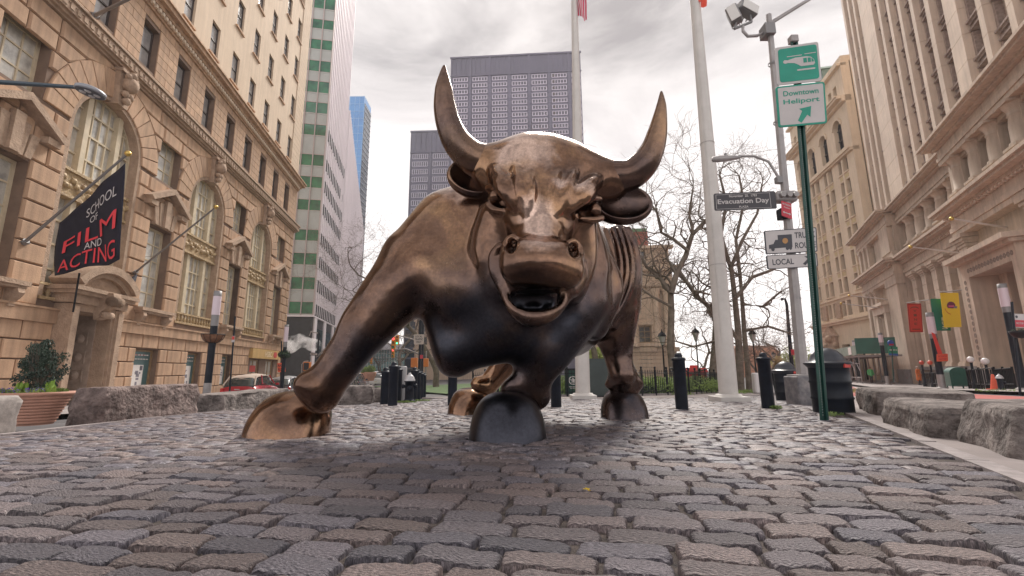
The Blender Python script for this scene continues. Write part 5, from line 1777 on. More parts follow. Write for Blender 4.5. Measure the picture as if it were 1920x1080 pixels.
def bull_body():
    xs = seq(-2.35, 2.3, .0165)
    ys = seq(3.05, 4.35, .0165) + seq(4.35, 7.75, .036)
    zs = seq(-.05, 3.0, .0165)
    c = Clay(xs, ys, zs)
    # trunk
    add(c, [(1000, 520, 5.1, 150), (1040, 540, 5.9, 120)], .3)
    add(c, [(905, 480, 4.95, 128), (990, 470, 5.2, 130)], .3)
    add(c, [(880, 455, 5.0, 98), (960, 440, 5.6, 80), (1050, 470, 6.2, 70)], .25)      # hump and spine
    add(c, [(1110, 480, 6.1, 62), (1030, 500, 6.5, 62)], .2)                         # croup
    # breast
    add(c, [(880, 540, 4.55, 92), (960, 560, 4.45, 95)], .2)
    add(c, [(862, 655, 4.5, 44), (960, 618, 4.3, 58)], .16)                          # keel of the brisket
    add(c, [(835, 610, 4.55, 40), (850, 676, 4.52, 32)], .12)
    add(c, [(1040, 575, 4.5, 62), (1075, 540, 4.7, 60)], .14)
    # shoulder and splayed foreleg
    add(c, [(842, 442, 4.75, 84), (776, 484, 4.62, 62)], .18)
    add(c, [(792, 512, 4.55, 72), (745, 548, 4.5, 62), (704, 600, 4.45, 49), (664, 648, 4.42, 42), (632, 692, 4.39, 39), (604, 728, 4.36, 38)], .14)
    add(c, [(748, 478, 4.60, 30), (700, 545, 4.47, 26), (664, 600, 4.36, 24), (655, 625, 4.34, 20)], .05)   # long muscle on the outside
    add(c, [(668, 596, 4.36, 20), (654, 622, 4.34, 20)], .06)                         # knee
    add(c, [(668, 636, 4.30, 13), (640, 672, 4.27, 12), (600, 716, 4.24, 14)], .05)    # shin ridge
    add(c, [(578, 722, 4.30, 27), (604, 742, 4.34, 33)], .06)                        # fetlock
    # nearer foreleg
    add(c, [(1086, 566, 4.6, 58), (1062, 612, 4.5, 50), (1034, 655, 4.46, 44), (1003, 694, 4.46, 40)], .13)
    add(c, [(952, 730, 4.44, 18), (972, 722, 4.40, 24), (992, 728, 4.42, 30), (1004, 740, 4.46, 31)], .05)
    add(c, [(1000, 610, 4.4, 40), (1010, 650, 4.35, 38)], .14)
    add(c, [(1048, 618, 4.34, 32), (1022, 662, 4.32, 27), (1004, 704, 4.38, 28)], .07)
    # rear leg in the right of the picture
    add(c, [(1140, 520, 6.0, 60), (1146, 575, 6.1, 52), (1152, 620, 6.2, 38), (1158, 662, 6.25, 27), (1166, 704, 6.2, 24)], .12)
    add(c, [(1122, 600, 6.15, 22), (1134, 655, 6.2, 9), (1152, 704, 6.2, 9)], .03)
    add(c, [(1176, 628, 6.15, 13), (1178, 690, 6.1, 8), (1182, 706, 6.1, 9)], .03)
    add(c, [(1164, 570, 6.15, 36), (1160, 610, 6.2, 27)], .08)
    add(c, [(1140, 722, 6.34, 9), (1150, 712, 6.30, 12), (1170, 707, 6.28, 13), (1192, 712, 6.30, 11), (1202, 722, 6.34, 8)], .04)
    add(c, [(1168, 700, 6.35, 26), (1171, 722, 6.4, 30)], .05)
    # rear leg in the left
    add(c, [(1010, 580, 6.7, 60), (975, 640, 7.0, 36), (942, 688, 7.2, 24), (915, 720, 7.25, 20)], .12)
    add(c, [(898, 720, 7.15, 17), (915, 726, 7.2, 17)], .04)
    # belly
    add(c, [(1000, 600, 5.2, 80), (1050, 590, 5.9, 80)], .25)
    # ribs and skin folds on the flank
    for i in range(6):
        x = 1124 + i * 11
        y = 4.95 + i * .17
        P = [B(x + 10 * math.sin(t * PI) * 2.2 - 26 * t * t, 428 + 185 * t, y) for t in [j / 8 for j in range(9)]]
        c.path(P, [mpp(y) * (6 + 2.5 * math.sin(PI * j / 8)) for j in range(9)], .018)
    add(c, [(1160, 440, 5.95, 22), (1172, 480, 6.0, 30), (1172, 540, 6.05, 30)], .08)
    # neck
    add(c, [(960, 440, 4.8, 118), (1000, 410, 4.35, 104)], .22)
    add(c, [(985, 560, 4.35, 70), (1000, 520, 4.1, 70)], .15)
    add(c, [(1085, 430, 4.5, 42), (1112, 500, 4.5, 34), (1098, 560, 4.5, 32)], .03)
    add(c, [(1126, 500, 4.75, 30), (1138, 545, 4.75, 32), (1112, 610, 4.7, 30)], .025)
    # ---------------------------------------------------------------- head
    add(c, [(978, 330, 4.15, 70), (1022, 322, 4.15, 74), (1064, 340, 4.18, 66)], .12)      # dome
    add(c, [(985, 325, 4.08, 72), (1006, 395, 3.95, 76)], .12)
    add(c, [(1052, 335, 4.10, 66), (1035, 400, 3.96, 58)], .12)
    add(c, [(925, 322, 4.12, 40), (985, 312, 4.15, 54)], .10)                            # poll from horn to horn
    add(c, [(1070, 326, 4.15, 54), (1140, 342, 4.15, 38)], .10)
    add(c, [(1008, 395, 3.95, 76), (1012, 450, 3.78, 54)], .10)                       # face
    add(c, [(945, 400, 4.02, 46), (930, 470, 4.1, 50), (952, 530, 4.05, 44)], .08)      # cheek left
    add(c, [(1080, 420, 4.02, 40), (1080, 490, 4.1, 40), (1064, 540, 4.05, 36)], .08)    # cheek right
    add(c, [(1014, 400, 3.76, 32), (1014, 455, 3.60, 30)], .10)                        # bridge of the nose
    add(c, [(973, 490, 3.50, 39), (1016, 494, 3.46, 42), (1057, 498, 3.50, 39)], .06)       # muzzle
    add(c, [(969, 508, 3.48, 28), (1064, 514, 3.48, 28)], .06)
    add(c, [(990, 470, 3.50, 26), (1046, 474, 3.50, 26)], .06)
    add(c, [(964, 474, 3.54, 23), (1070, 482, 3.54, 22)], .04)
    add(c, [(962, 526, 3.58, 10), (1005, 534, 3.50, 9), (1054, 530, 3.54, 10)], .02)    # upper lip
    # brows with frown folds
    add(c, [(922, 306, 4.05, 8), (934, 328, 3.82, 17), (948, 354, 3.69, 21), (968, 384, 3.64, 12)], .05)
    add(c, [(960, 290, 4.02, 5), (970, 324, 3.68, 10), (976, 356, 3.572, 12), (984, 392, 3.585, 8)], .055)
    add(c, [(986, 300, 3.97, 4), (994, 332, 3.62, 8), (997, 362, 3.538, 9), (990, 404, 3.57, 5)], .05)
    add(c, [(1126, 328, 4.05, 8), (1110, 344, 3.82, 17), (1092, 366, 3.69, 21), (1068, 390, 3.64, 12)], .05)
    add(c, [(1086, 304, 4.02, 5), (1072, 332, 3.70, 9), (1061, 360, 3.60, 12), (1048, 394, 3.585, 8)], .055)
    add(c, [(1054, 304, 3.97, 4), (1041, 336, 3.64, 7), (1036, 366, 3.565, 8), (1040, 404, 3.57, 5)], .05)
    # sockets
    add(c, [(924, 366, 3.80, 13), (936, 376, 3.78, 14), (944, 384, 3.76, 10)], .03, 'sub')
    add(c, [(1122, 388, 3.80, 13), (1108, 394, 3.78, 14), (1096, 398, 3.76, 10)], .03, 'sub')
    add(c, [(914, 384, 3.88, 8), (930, 394, 3.80, 8), (950, 396, 3.76, 7)], .018)        # lids
    add(c, [(1128, 408, 3.88, 8), (1110, 413, 3.80, 8), (1090, 410, 3.76, 7)], .018)
    add(c, [(914, 352, 3.90, 8), (926, 350, 3.82, 8), (942, 366, 3.76, 7)], .018)
    add(c, [(1124, 372, 3.88, 8), (1110, 372, 3.80, 8), (1096, 384, 3.76, 7)], .018)
    # roots of the horns
    add(c, [(960, 318, 4.12, 50), (918, 310, 4.13, 42)], .10)
    add(c, [(1090, 336, 4.14, 50), (1142, 338, 4.13, 39)], .10)
    # nostrils
    add(c, [(957, 466, 3.36, 10), (962, 458, 3.5, 11)], .015, 'sub')
    add(c, [(1078, 474, 3.36, 10), (1073, 466, 3.5, 11)], .015, 'sub')
    add(c, [(944, 478, 3.5, 7), (946, 458, 3.52, 7), (960, 443, 3.5, 7), (972, 450, 3.47, 6)], .015)
    add(c, [(1090, 486, 3.5, 7), (1088, 466, 3.52, 7), (1076, 451, 3.5, 7), (1064, 456, 3.47, 6)], .015)
    # lower jaw
    add(c, [(936, 495, 3.80, 14), (942, 530, 3.72, 14), (962, 572, 3.6, 16), (984, 592, 3.57, 18), (1010, 595, 3.56, 18), (1036, 582, 3.6, 17), (1060, 552, 3.68, 14), (1080, 510, 3.80, 13)], .03)
    add(c, [(1002, 580, 3.88, 34), (1005, 545, 4.1, 46)], .08)
    add(c, [(1003, 592, 3.70, 21), (1005, 580, 3.85, 28)], .05)
    # folds at the corners of the mouth
    add(c, [(938, 462, 3.66, 10), (927, 482, 3.70, 13), (930, 512, 3.70, 13), (948, 546, 3.68, 10)], .018)
    add(c, [(1092, 492, 3.70, 10), (1094, 520, 3.72, 10), (1078, 550, 3.70, 9)], .018)
    # mouth
    add(c, [(950, 492, 3.70, 19), (958, 540, 3.66, 17)], .03)
    add(c, [(1078, 500, 3.70, 17), (1066, 545, 3.66, 16)], .03)
    c.ell(B(1003, 566, 3.58), (.172, .36, .072), (0, 0, 0), .02, 'sub')
    add(c, [(964, 560, 3.46, 11), (1003, 570, 3.44, 14), (1044, 558, 3.46, 11)], .012, 'sub')
    add(c, [(972, 562, 3.62, 19), (1034, 561, 3.62, 19)], .012, 'sub')
    add(c, [(974, 564, 3.80, 20), (1032, 563, 3.80, 20)], .012, 'sub')
    add(c, [(972, 538, 3.62, 13), (1003, 541, 3.60, 13), (1038, 539, 3.62, 13)], .012)                          # gum under the lip
    c.soften(1).below(.02)
    me = c.mesh('body')
    co = np.empty(len(me.vertices) * 3); me.vertices.foreach_get('co', co); co = co.reshape(-1, 3)
    ed = np.empty(len(me.edges) * 2, dtype=np.int64); me.edges.foreach_get('vertices', ed); ed = ed.reshape(-1, 2)
    deg = np.bincount(ed.ravel(), minlength=len(co))[:, None]
    h0 = np.array(at(1010, 420, 3.75)); wgt = np.clip((np.sqrt((((co - h0) / np.array([.75, .65, 1.0])) ** 2).sum(1)) - .85) * 3, .06, 1)[:, None] * .6
    wgt[(co[:, 0] > .75) & (co[:, 1] > 4.6) & (co[:, 2] > .7)] *= .22
    for _ in range(18):
        a = np.zeros_like(co)
        for q in range(3): a[:, q] = np.bincount(ed[:, 0], co[ed[:, 1], q], len(co)) + np.bincount(ed[:, 1], co[ed[:, 0], q], len(co))
        co += (a / deg - co) * wgt
    me.vertices.foreach_set('co', co.astype(np.float32).ravel()); me.update()
    P0 = at(890, 620, 4.3)
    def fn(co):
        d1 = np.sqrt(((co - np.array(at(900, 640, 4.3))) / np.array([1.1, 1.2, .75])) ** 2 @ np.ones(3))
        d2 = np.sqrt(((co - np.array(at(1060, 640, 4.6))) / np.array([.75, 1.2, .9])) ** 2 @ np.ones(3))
        d3 = np.sqrt(((co - np.array(at(715, 660, 4.45))) / np.array([.6, .6, .35])) ** 2 @ np.ones(3))  # shade painted on the inner side of the splayed foreleg
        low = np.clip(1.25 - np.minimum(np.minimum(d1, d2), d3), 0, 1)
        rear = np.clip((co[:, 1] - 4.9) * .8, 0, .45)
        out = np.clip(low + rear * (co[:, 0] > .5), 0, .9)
        for px, py, Y, r, w in ((985, 290, 3.85, .26, .9), (960, 300, 3.85, .10, .5), (1005, 400, 3.50, .16, .9), (1008, 440, 3.38, .16, .8), (1092, 350, 3.66, .10, .8), (1050, 345, 3.6, .07, .8), (870, 365, 4.4, .22, .5)):  # pale highlight painted on forehead, nose, brows and hump
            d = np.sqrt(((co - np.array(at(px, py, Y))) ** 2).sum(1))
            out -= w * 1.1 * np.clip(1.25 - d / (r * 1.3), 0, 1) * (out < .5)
        out += 1.6 * np.clip(1.3 - np.sqrt((((co - np.array(at(1003, 562, 3.72))) / np.array([.19, .30, .075])) ** 2).sum(1)), 0, 1)  # mouth cavity painted dark to swallow its reflection
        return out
    patina_shading(me, fn)
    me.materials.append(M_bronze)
    return me
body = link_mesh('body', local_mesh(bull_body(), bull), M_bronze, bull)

def hoof(px0, px1, py_top, py_bot, Y, lean=0.0, dark=0.0, deep=1.0):
    """domed hoof standing on the ground"""
    base = on_ground((px0 + px1) / 2, py_bot)
    w = (px1 - px0) / 2 * mpp(base.y) * .98
    cy = base.y + w * deep * .8
    w *= (1 + .8 * w * deep / base.y)
    cx = (px0 + px1) / 2
    top = at(cx, py_top, cy)
    zb = gz(base.x, cy) - .01
    h = top.z - zb
    n, rows = 44, 26
    vs, fs = [], []
    X = base.x * (cy / base.y) if True else base.x
    for i in range(rows + 1):
        t = i / rows
        a = t * PI / 2
        r = math.cos(a) ** .62 if t < 1 else 0
        z = zb + h * math.sin(a) ** 1.02
        for k in range(n):
            an = 2 * PI * k / n
            dent = 1 - .0 * math.exp(-((math.sin(an - 1.5 * PI)) / .10) ** 2) * (math.cos(an - 1.5 * PI) > 0) * (1 - t * .6)
            vs.append((X + w * r * math.cos(an) * dent + lean * w * (t ** 1.3), cy + w * deep * r * math.sin(an) * dent + .12 * t, z))
    for i in range(rows):
        for k in range(n):
            k2 = (k + 1) % n
            fs.append((i * n + k, i * n + k2, (i + 1) * n + k2, (i + 1) * n + k))
    mb = MB(); mb.add(vs, fs, True)
    o = mb.build('hoof', M_bronze, bull, world=True)
    a = o.data.attributes.new('patina_shading', 'FLOAT', 'POINT')
    a.data.foreach_set('value', np.full(len(o.data.vertices), dark, dtype=np.float32))
    return o
hoof(464, 613, 733, 820, 4.35, lean=.16)
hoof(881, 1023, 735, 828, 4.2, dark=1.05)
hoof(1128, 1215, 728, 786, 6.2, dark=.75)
hoof(840, 922, 727, 777, 7.2, dark=.0)

def horn(pts, Y0, Y1):
    n = len(pts)
    W = [at(p[0], p[1], Y0 + (Y1 - Y0) * i / (n - 1)) for i, p in enumerate(pts)]
    r = [p[2] * mpp(Y0) for p in pts]
    # smooth through Catmull-Rom
    Q, q = [], []
    for i in range(n - 1):
        a = W[max(0, i - 1)]; b = W[i]; c = W[i + 1]; d = W[min(n - 1, i + 2)]
        for s in range(6):
            t = s / 6
            Q.append(0.5 * ((2 * b) + (c - a) * t + (2 * a - 5 * b + 4 * c - d) * t * t + (3 * b - a - 3 * c + d) * t ** 3))
            q.append(r[i] + (r[i + 1] - r[i]) * t)
    Q.append(W[-1]); q.append(max(r[-1], .004))
    mb = MB(); mb.tube(Q, q, 28)
    o = mb.build('horn', M_bronze, bull, world=True)
    a = o.data.attributes.new('patina_shading', 'FLOAT', 'POINT')
    a.data.foreach_set('value', np.full(len(o.data.vertices), .36, dtype=np.float32))
horn([(955, 322, 46), (915, 308, 39), (884, 294, 33), (858, 268, 29), (842, 235, 25), (834, 200, 22), (832, 165, 17), (832, 140, 9), (833, 122, 1.5)], 4.15, 3.85)
horn([(1100, 338, 46), (1140, 334, 37), (1180, 328, 31), (1206, 308, 28), (1223, 280, 23), (1232, 250, 19), (1237, 222, 14), (1240, 196, 9), (1240, 171, 1.5)], 4.15, 3.85)

def ear(name, root, tip, wid, up, k):
    """hollow leaf-shaped ear with a rolled rim"""
    lo = [min(root[i], tip[i]) - .3 for i in range(3)]; hi = [max(root[i], tip[i]) + .3 for i in range(3)]
    c = Clay(seq(lo[0], hi[0], .013), seq(lo[1], hi[1], .013), seq(lo[2], hi[2], .013))
    ax = (tip - root); Ln = ax.length; ax.normalize()
    up = (up - ax * up.dot(ax)).normalized(); fwd = ax.cross(up).normalized()
    if fwd.y > 0: fwd = -fwd
    M = Matrix((ax, up, fwd)).transposed()
    e = M.to_euler(); rot = tuple(math.degrees(q) for q in e)
    mid = root + ax * Ln * .52
    c.ell(mid, (Ln * .56, wid, wid * .55), rot, .03)
    c.cone(root, wid * .5, root + ax * Ln * .4, wid * .6, .08)
    c.ell(mid + fwd * wid * .44 + up * wid * .06 + ax * .02, (Ln * .52, wid * .84, wid * .50), rot, .012, 'sub')
    me = c.mesh('ear'); patina_shading(me, lambda co: np.full(len(co), .42))
    me.materials.append(M_bronze)
    link_mesh('ear', local_mesh(me, bull), M_bronze, bull)
ear('ear', at(935, 350, 4.2), at(846, 322, 4.15), 41 * mpp(4.2), Vector((-.35, 0, 1)), 0)
ear('ear', at(1115, 385, 4.2), at(1216, 384, 4.15), 41 * mpp(4.2), Vector((.30, 0, 1)), 0)
for (x, y) in ((931, 369), (1113, 395)):
    mb = MB(); c0 = at(x, y, 3.87); mb.sphere(c0, 16 * mpp(3.9), 20)
    o = mb.build('eye', M_bronze, bull, world=True)
# ------------------------------------------------------------------ bare trees
M_bark = mat('plane_bark', (.20, .165, .13), .9, col2=(.10, .08, .065), vscale=3, bump=.5, bscale=12, bdist=.02)
M_twig = mat('twig', (.17, .12, .10), .9)
def grow(seed, height, r0, spread=.55, levels=5, lean=(0, 0), split=3, first=.35, skel=None):
    """returns trunk MB data and crown MB data for a leafless tree"""
    rr = random.Random(seed)
    T, Cn, Tw = ([], []), ([], []), ([], [])
    def limb(buf, pts, rad, n):
        v, f = buf; b = len(v)
        for i, p in enumerate(pts):
            a = pts[max(0, i - 1)]; c = pts[min(len(pts) - 1, i + 1)]
            t = (c - a).normalized(); u = t.orthogonal().normalized() if abs(t.z) < .99 else Vector((1, 0, 0)); u = (u - t * u.dot(t)).normalized(); w = t.cross(u)
            # keep a steady frame
            u = Vector((1, 0, 0)) - t * t.x
            if u.length < .2: u = Vector((0, 1, 0)) - t * t.y
            u.normalize(); w = t.cross(u)
            for k in range(n):
                an = 2 * PI * k / n
                q = p + (u * math.cos(an) + w * math.sin(an)) * rad[i]
                v.append((q.x, q.y, q.z))
        for i in range(len(pts) - 1):
            for k in range(n):
                k2 = (k + 1) % n
                f.append((b + i * n + k, b + i * n + k2, b + (i + 1) * n + k2, b + (i + 1) * n + k))
    def branch(p, d, L, r, lev):
        n = max(3, int(L / .35)) if lev < 3 else 4
        pts, rad = [p.copy()], [r]
        dd = d.copy()
        wig = .16 if lev == 0 else .30 + .06 * lev
        for i in range(n):
            dd = (dd + Vector((rr.gauss(0, wig), rr.gauss(0, wig), rr.gauss(0, wig * .7) + (.06 if lev > 1 else .05)))).normalized()
            p = p + dd * (L / n)
            pts.append(p.copy()); rad.append(max(.006 if lev > 3 else .008, r * (1 - .62 * (i + 1) / n)))
        buf = T if lev == 0 else (Cn if lev < 4 else Tw)
        limb(buf, pts, rad, (9, 7, 5, 4, 3, 3, 3)[lev])
        if lev >= levels: return
        kids = split if lev == 0 else rr.choice((3, 4, 4) if lev < 3 else (3, 4, 5))
        for j in range(kids):
            if lev == 0:
                i0 = int(n * first) + int((n - n * first) * (j / max(1, kids - 1)))
                i0 = min(i0, n)
            else: i0 = min(n, max(1, int(n * (.25 + .75 * (j + 1) / kids))))
            q = pts[i0]; base = (pts[i0] - pts[i0 - 1]).normalized()
            out = Vector((rr.gauss(0, 1), rr.gauss(0, 1), rr.gauss(.1, .5))); out = (out - base * out.dot(base)).normalized()
            s = spread * rr.uniform(.8, 1.5)
            nd = (base + out * s * 1.5).normalized()
            branch(q, nd, L * rr.uniform(.52, .78), rad[i0] * rr.uniform(.55, .8), lev + 1)
        branch(pts[-1], dd, L * rr.uniform(.5, .7), rad[-1] * .95, lev + 1)
    if skel:
        for i, (P, ra_, rb_) in enumerate(skel):
            n = len(P); rad = [ra_ + (rb_ - ra_) * k / (n - 1) for k in range(n)]
            limb(T if i == 0 else Cn, P, rad, 9 if i == 0 else 7)
            for k in range(1 if i else n - 1, n):
                base = (P[k] - P[k - 1]).normalized()
                for _ in range(2 if k < n - 1 else 4):
                    out = Vector((rr.gauss(0, 1), rr.gauss(0, 1), rr.gauss(.1, .5))); out = (out - base * out.dot(base)).normalized()
                    branch(P[k], (base + out * spread * 1.5).normalized(), rr.uniform(1.6, 3.2) * height, rad[k] * rr.uniform(.4, .6), 2)
        return T, Cn, Tw
    branch(Vector((0, 0, -.15)), Vector((lean[0], lean[1], 1)).normalized(), height * .42, r0, 0)
    return T, Cn, Tw
def tree(px, pyb, Y, height, r0, label, seed, dz=0.0, **kw):
    b = at(px, pyb, Y); z = gz(b.x, b.y)
    t = thing('bare_tree', label, 'tree', (b.x, b.y, z), 0, 'bare trees of the park')
    T, Cn, Tw = grow(seed, height, r0, **kw)
    for nm, (v, f), m in (('trunk', T, M_bark), ('crown', Cn, M_bark), ('twigs', Tw, M_twig)):
        me = bpy.data.meshes.new(nm); me.from_pydata(v, [], f); me.polygons.foreach_set('use_smooth', [True] * len(f))
        me.materials.append(m)
        if nm == 'twigs':
            o = link_mesh(nm, me, None, t); o['kind'] = 'stuff'
        else: link_mesh(nm, me, None, t)
    return t
def led_tree(Y, skel, label, seed, scale=1.0):
    rr = random.Random(seed)
    x0, y0 = skel[0][0][0]; b = at(x0, y0, Y); z = gz(b.x, b.y); o = Vector((b.x, b.y, z)); S = []
    for P, ra_, rb_ in skel:
        Q = [at(x, y, Y + (0 if i == 0 else rr.uniform(-.5, .5))) - o for i, (x, y) in enumerate(P)]
        S.append((Q, ra_ * mpp(Y), rb_ * mpp(Y)))
    S[0][0][0].z = -.15
    return tree(x0, y0, Y, scale, .1, label, seed, skel=S, spread=.6, levels=4)
led_tree(21, [([(1263, 744), (1262, 700), (1257, 650), (1259, 590), (1258, 548)], 7.5, 5.5), ([(1258, 550), (1238, 522), (1212, 500), (1196, 470)], 4.5, 2.5), ([(1258, 550), (1268, 515), (1286, 478), (1298, 440), (1322, 415), (1345, 392)], 6, 3),
    ([(1290, 470), (1262, 448), (1240, 436), (1232, 398), (1212, 372)], 3.5, 2), ([(1259, 575), (1226, 558), (1196, 536)], 3, 1.5), ([(1275, 510), (1300, 545), (1330, 552)], 3.5, 2), ([(1300, 440), (1292, 400), (1300, 350)], 3, 1.5), ([(1258, 690), (1300, 700), (1330, 690)], 2, 1)], 'crooked bare tree with a forked trunk in front of the customs hall', 5, .85)
led_tree(24, [([(1336, 738), (1337, 690), (1341, 640), (1343, 600)], 7, 5.5), ([(1343, 605), (1330, 575), (1306, 556), (1288, 530), (1272, 515)], 5, 2.5), ([(1343, 600), (1338, 540), (1330, 480), (1342, 420)], 5.5, 3), ([(1340, 640), (1300, 650), (1268, 640)], 3, 1.5)], 'bare tree half hidden behind the white flagpole with the plaque', 8, .85)
led_tree(25, [([(1388, 735), (1387, 680), (1384, 620), (1378, 560), (1371, 500)], 7.5, 4), ([(1371, 505), (1352, 440), (1362, 380), (1350, 330)], 4, 2), ([(1378, 560), (1410, 520), (1450, 505), (1485, 470)], 4, 2), ([(1385, 640), (1360, 600), (1352, 540)], 4, 2), ([(1371, 500), (1392, 450), (1420, 400), (1428, 350)], 3.5, 1.8)], 'thick bare tree just right of the white flagpole', 12, .8)
led_tree(27, [([(1405, 735), (1402, 690), (1396, 630), (1392, 570), (1388, 520)], 5.5, 3), ([(1392, 570), (1430, 575), (1462, 548)], 3.5, 1.8), ([(1388, 520), (1380, 450), (1395, 380), (1386, 330)], 3.5, 1.8), ([(1396, 620), (1440, 612), (1470, 622)], 3, 1.5)], 'slim bare tree right of the thick trunk by the flagpole', 21, .8)
tree(1446, 715, 44, 10, .18, 'small distant bare tree left of the grey signal pole', 31, spread=.6, levels=4)
tree(1474, 712, 60, 14, .2, 'distant bare tree beside the tall curved street lamp', 35, spread=.6, levels=4)
tree(1424, 712, 62, 12, .2, 'distant bare tree seen between two nearer trunks', 37, spread=.6, levels=4)
tree(1315, 712, 55, 14, .2, 'bare tree above the red kiosk', 39, spread=.6, levels=4)
tree(1030, 735, 34, 25, .3, 'tall bare tree whose top shows above the bull\'s head', 41, spread=.5, levels=5, first=.5)
tree(1110, 735, 30, 19, .24, 'bare tree whose top twigs show behind the right horn', 43, spread=.5, levels=5, first=.5)
tree(818, 715, 50, 27, .35, 'broad bare tree behind the bull\'s left ear', 47, spread=.6, levels=5)
tree(742, 712, 75, 30, .35, 'pale bare tree to the left of the bull\'s shoulder', 51, spread=.55, levels=5)
tree(715, 703, 120, 14, .3, 'low wide bare tree in the distant street', 53, spread=.6, levels=4)
tree(1490, 716, 75, 12, .2, 'faint bare tree at the foot of the pale building', 57, spread=.6, levels=4)

# ------------------------------------------------------------------ railing, planting
M_rail = mat('railing_black', (.012, .014, .018), .5, spec=.25)
inn = resample([p for p in inner], 41)
ft = thing('park_railing', 'low black iron railing round the park lawn', 'railing', (*inn[20], gz(*inn[20])))
O_ = Vector(ft.location)
def G3(p, z): return Vector((p[0], p[1], gz(*p) + z)) - O_
mb = MB()
for i in range(len(inn) - 1):
    L = math.dist(inn[i], inn[i + 1]); n = max(2, int(L / .115))
    for k in range(n):
        p = lerp2(inn[i], inn[i + 1], (k + .5) / n)
        q = G3(p, 0)
        mb.add([(q.x + dx, q.y + dy, q.z + z) for z in (.08, .93) for dx, dy in ((-.009, -.009), (.009, -.009), (.009, .009), (-.009, .009))] + [(q.x, q.y, q.z + .98)],
               [(0, 1, 5, 4), (1, 2, 6, 5), (2, 3, 7, 6), (3, 0, 4, 7), (4, 5, 8), (5, 6, 8), (6, 7, 8), (7, 4, 8)])
mb.build('railing_bar', M_rail, ft)['kind'] = 'stuff'
for z in (.16, .84):
    mb = MB(); mb.tube([G3(p, z) for p in inn], .016, 5); mb.build('rail', M_rail, ft)
for i in range(0, 41, 2):
    mb = MB(); q = G3(inn[i], 0)
    mb.tube([q, q + Vector((0, 0, 1.0))], .032, 8); mb.sphere(q + Vector((0, 0, 1.04)), .05, 8)
    mb.tube([q + Vector((0, 0, .85)), q + Vector((.12, .55, -.02))], .014, 5)
    mb.build('post', M_rail, ft)
# park edging
mb = MB()
for i in range(40):
    a, b = inn[i], inn[i + 1]; P = [G3(a, -.05), G3(b, -.05), G3(b, .07), G3(a, .07)]
    d = Vector((0, .12, 0))
    mb.add(P + [q + d for q in P], [(0, 1, 2, 3), (3, 2, 6, 7), (4, 7, 6, 5)])
mb.build('kerb', M_kerb, ft)
def foliage(name, pts, size, n, m, seed, parent=None, flat=.0, up=.0):
    """pts: list of (centre, radii); many small leaf faces spread in the volumes"""
    rr = random.Random(seed); v, f = [], []
    for _ in range(n):
        c, r = rr.choice(pts)
        d = Vector((rr.gauss(0, 1), rr.gauss(0, 1), rr.gauss(0, 1))).normalized() * (rr.random() ** .4)
        p = Vector((c[0] + d.x * r[0], c[1] + d.y * r[1], c[2] + d.z * r[2]))
        a = Vector((rr.gauss(0, 1), rr.gauss(0, 1), rr.gauss(0, 1) + up)).normalized()
        b = a.orthogonal().normalized(); c2 = a.cross(b)
        s = size * rr.uniform(.6, 1.4); b0 = len(v)
        v += [tuple(p - a * s), tuple(p + b * s * .35 + c2 * s * .1), tuple(p + a * s), tuple(p - b * s * .35 + c2 * s * .1)]
        f.append((b0, b0 + 1, b0 + 2, b0 + 3))
    me = bpy.data.meshes.new(name); me.from_pydata(v, [], f); me.materials.append(m)
    return link_mesh(name, me, None, parent)
M_leaf = mat('fresh_leaf', (.24, .34, .07), .6, col2=(.10, .17, .04), vscale=1.2)
M_leafd = mat('dark_leaf', (.035, .075, .03), .7, col2=(.015, .035, .02), vscale=2)
pts = []
for i in range(8, 40):
    p = inn[i]
    for k in range(3):
        q = (p[0] + random.uniform(-.3, .3), p[1] + .5 + k * .9 + random.uniform(-.2, .2)); pts.append(((q[0], q[1], gz(*q) + .36), (.45, .5, random.uniform(.3, .5))))
foliage('hedge', pts, .06, 26000, M_leaf, 3)['kind'] = 'stuff'
pts = [((inn[i][0] + .1, inn[i][1] + .45, gz(*inn[i]) + .2), (.35, .3, .25)) for i in (16, 17, 18, 20, 21, 25, 26, 30)]
foliage('dark_ground_cover', pts, .045, 3500, M_leafd, 4)['kind'] = 'stuff'
pts = [((x, y, gz(x, y) + .05), (.9, .9, .05)) for x, y in [(random.uniform(-2, 22), random.uniform(18, 30)) for _ in range(60)]]
foliage('lawn_grass', pts, .07, 6000, M_leaf, 6, up=2)['kind'] = 'stuff'
for (px, Y, r, lab) in ((1502, 58, 2.0, 'fresh green leafing tree under the tall curved street lamp'), (1462, 70, 1.8, 'yellow-green leafing shrub beyond the police barrier'), (1114, 33, 1.0, 'light green sprig of a young tree beside the first white flagpole')):
    p = at(px, 690, Y); t = thing('leafing_tree', lab, 'tree', (p.x, p.y, gz(p.x, p.y)))
    mb = MB(); mb.tube([(0, 0, -.1), (0, 0, 1.6)], [.09, .05], 6); mb.build('trunk', M_bark, t)
    foliage('crown', [((random.uniform(-r, r) * .6, random.uniform(-r, r) * .6, 1.8 + random.uniform(0, r)), (r * .5, r * .5, r * .4)) for _ in range(7)], .12, 2200, mat('spring_leaf', (.30, .36, .09), .7, var=.3, vscale=1), 9, t)
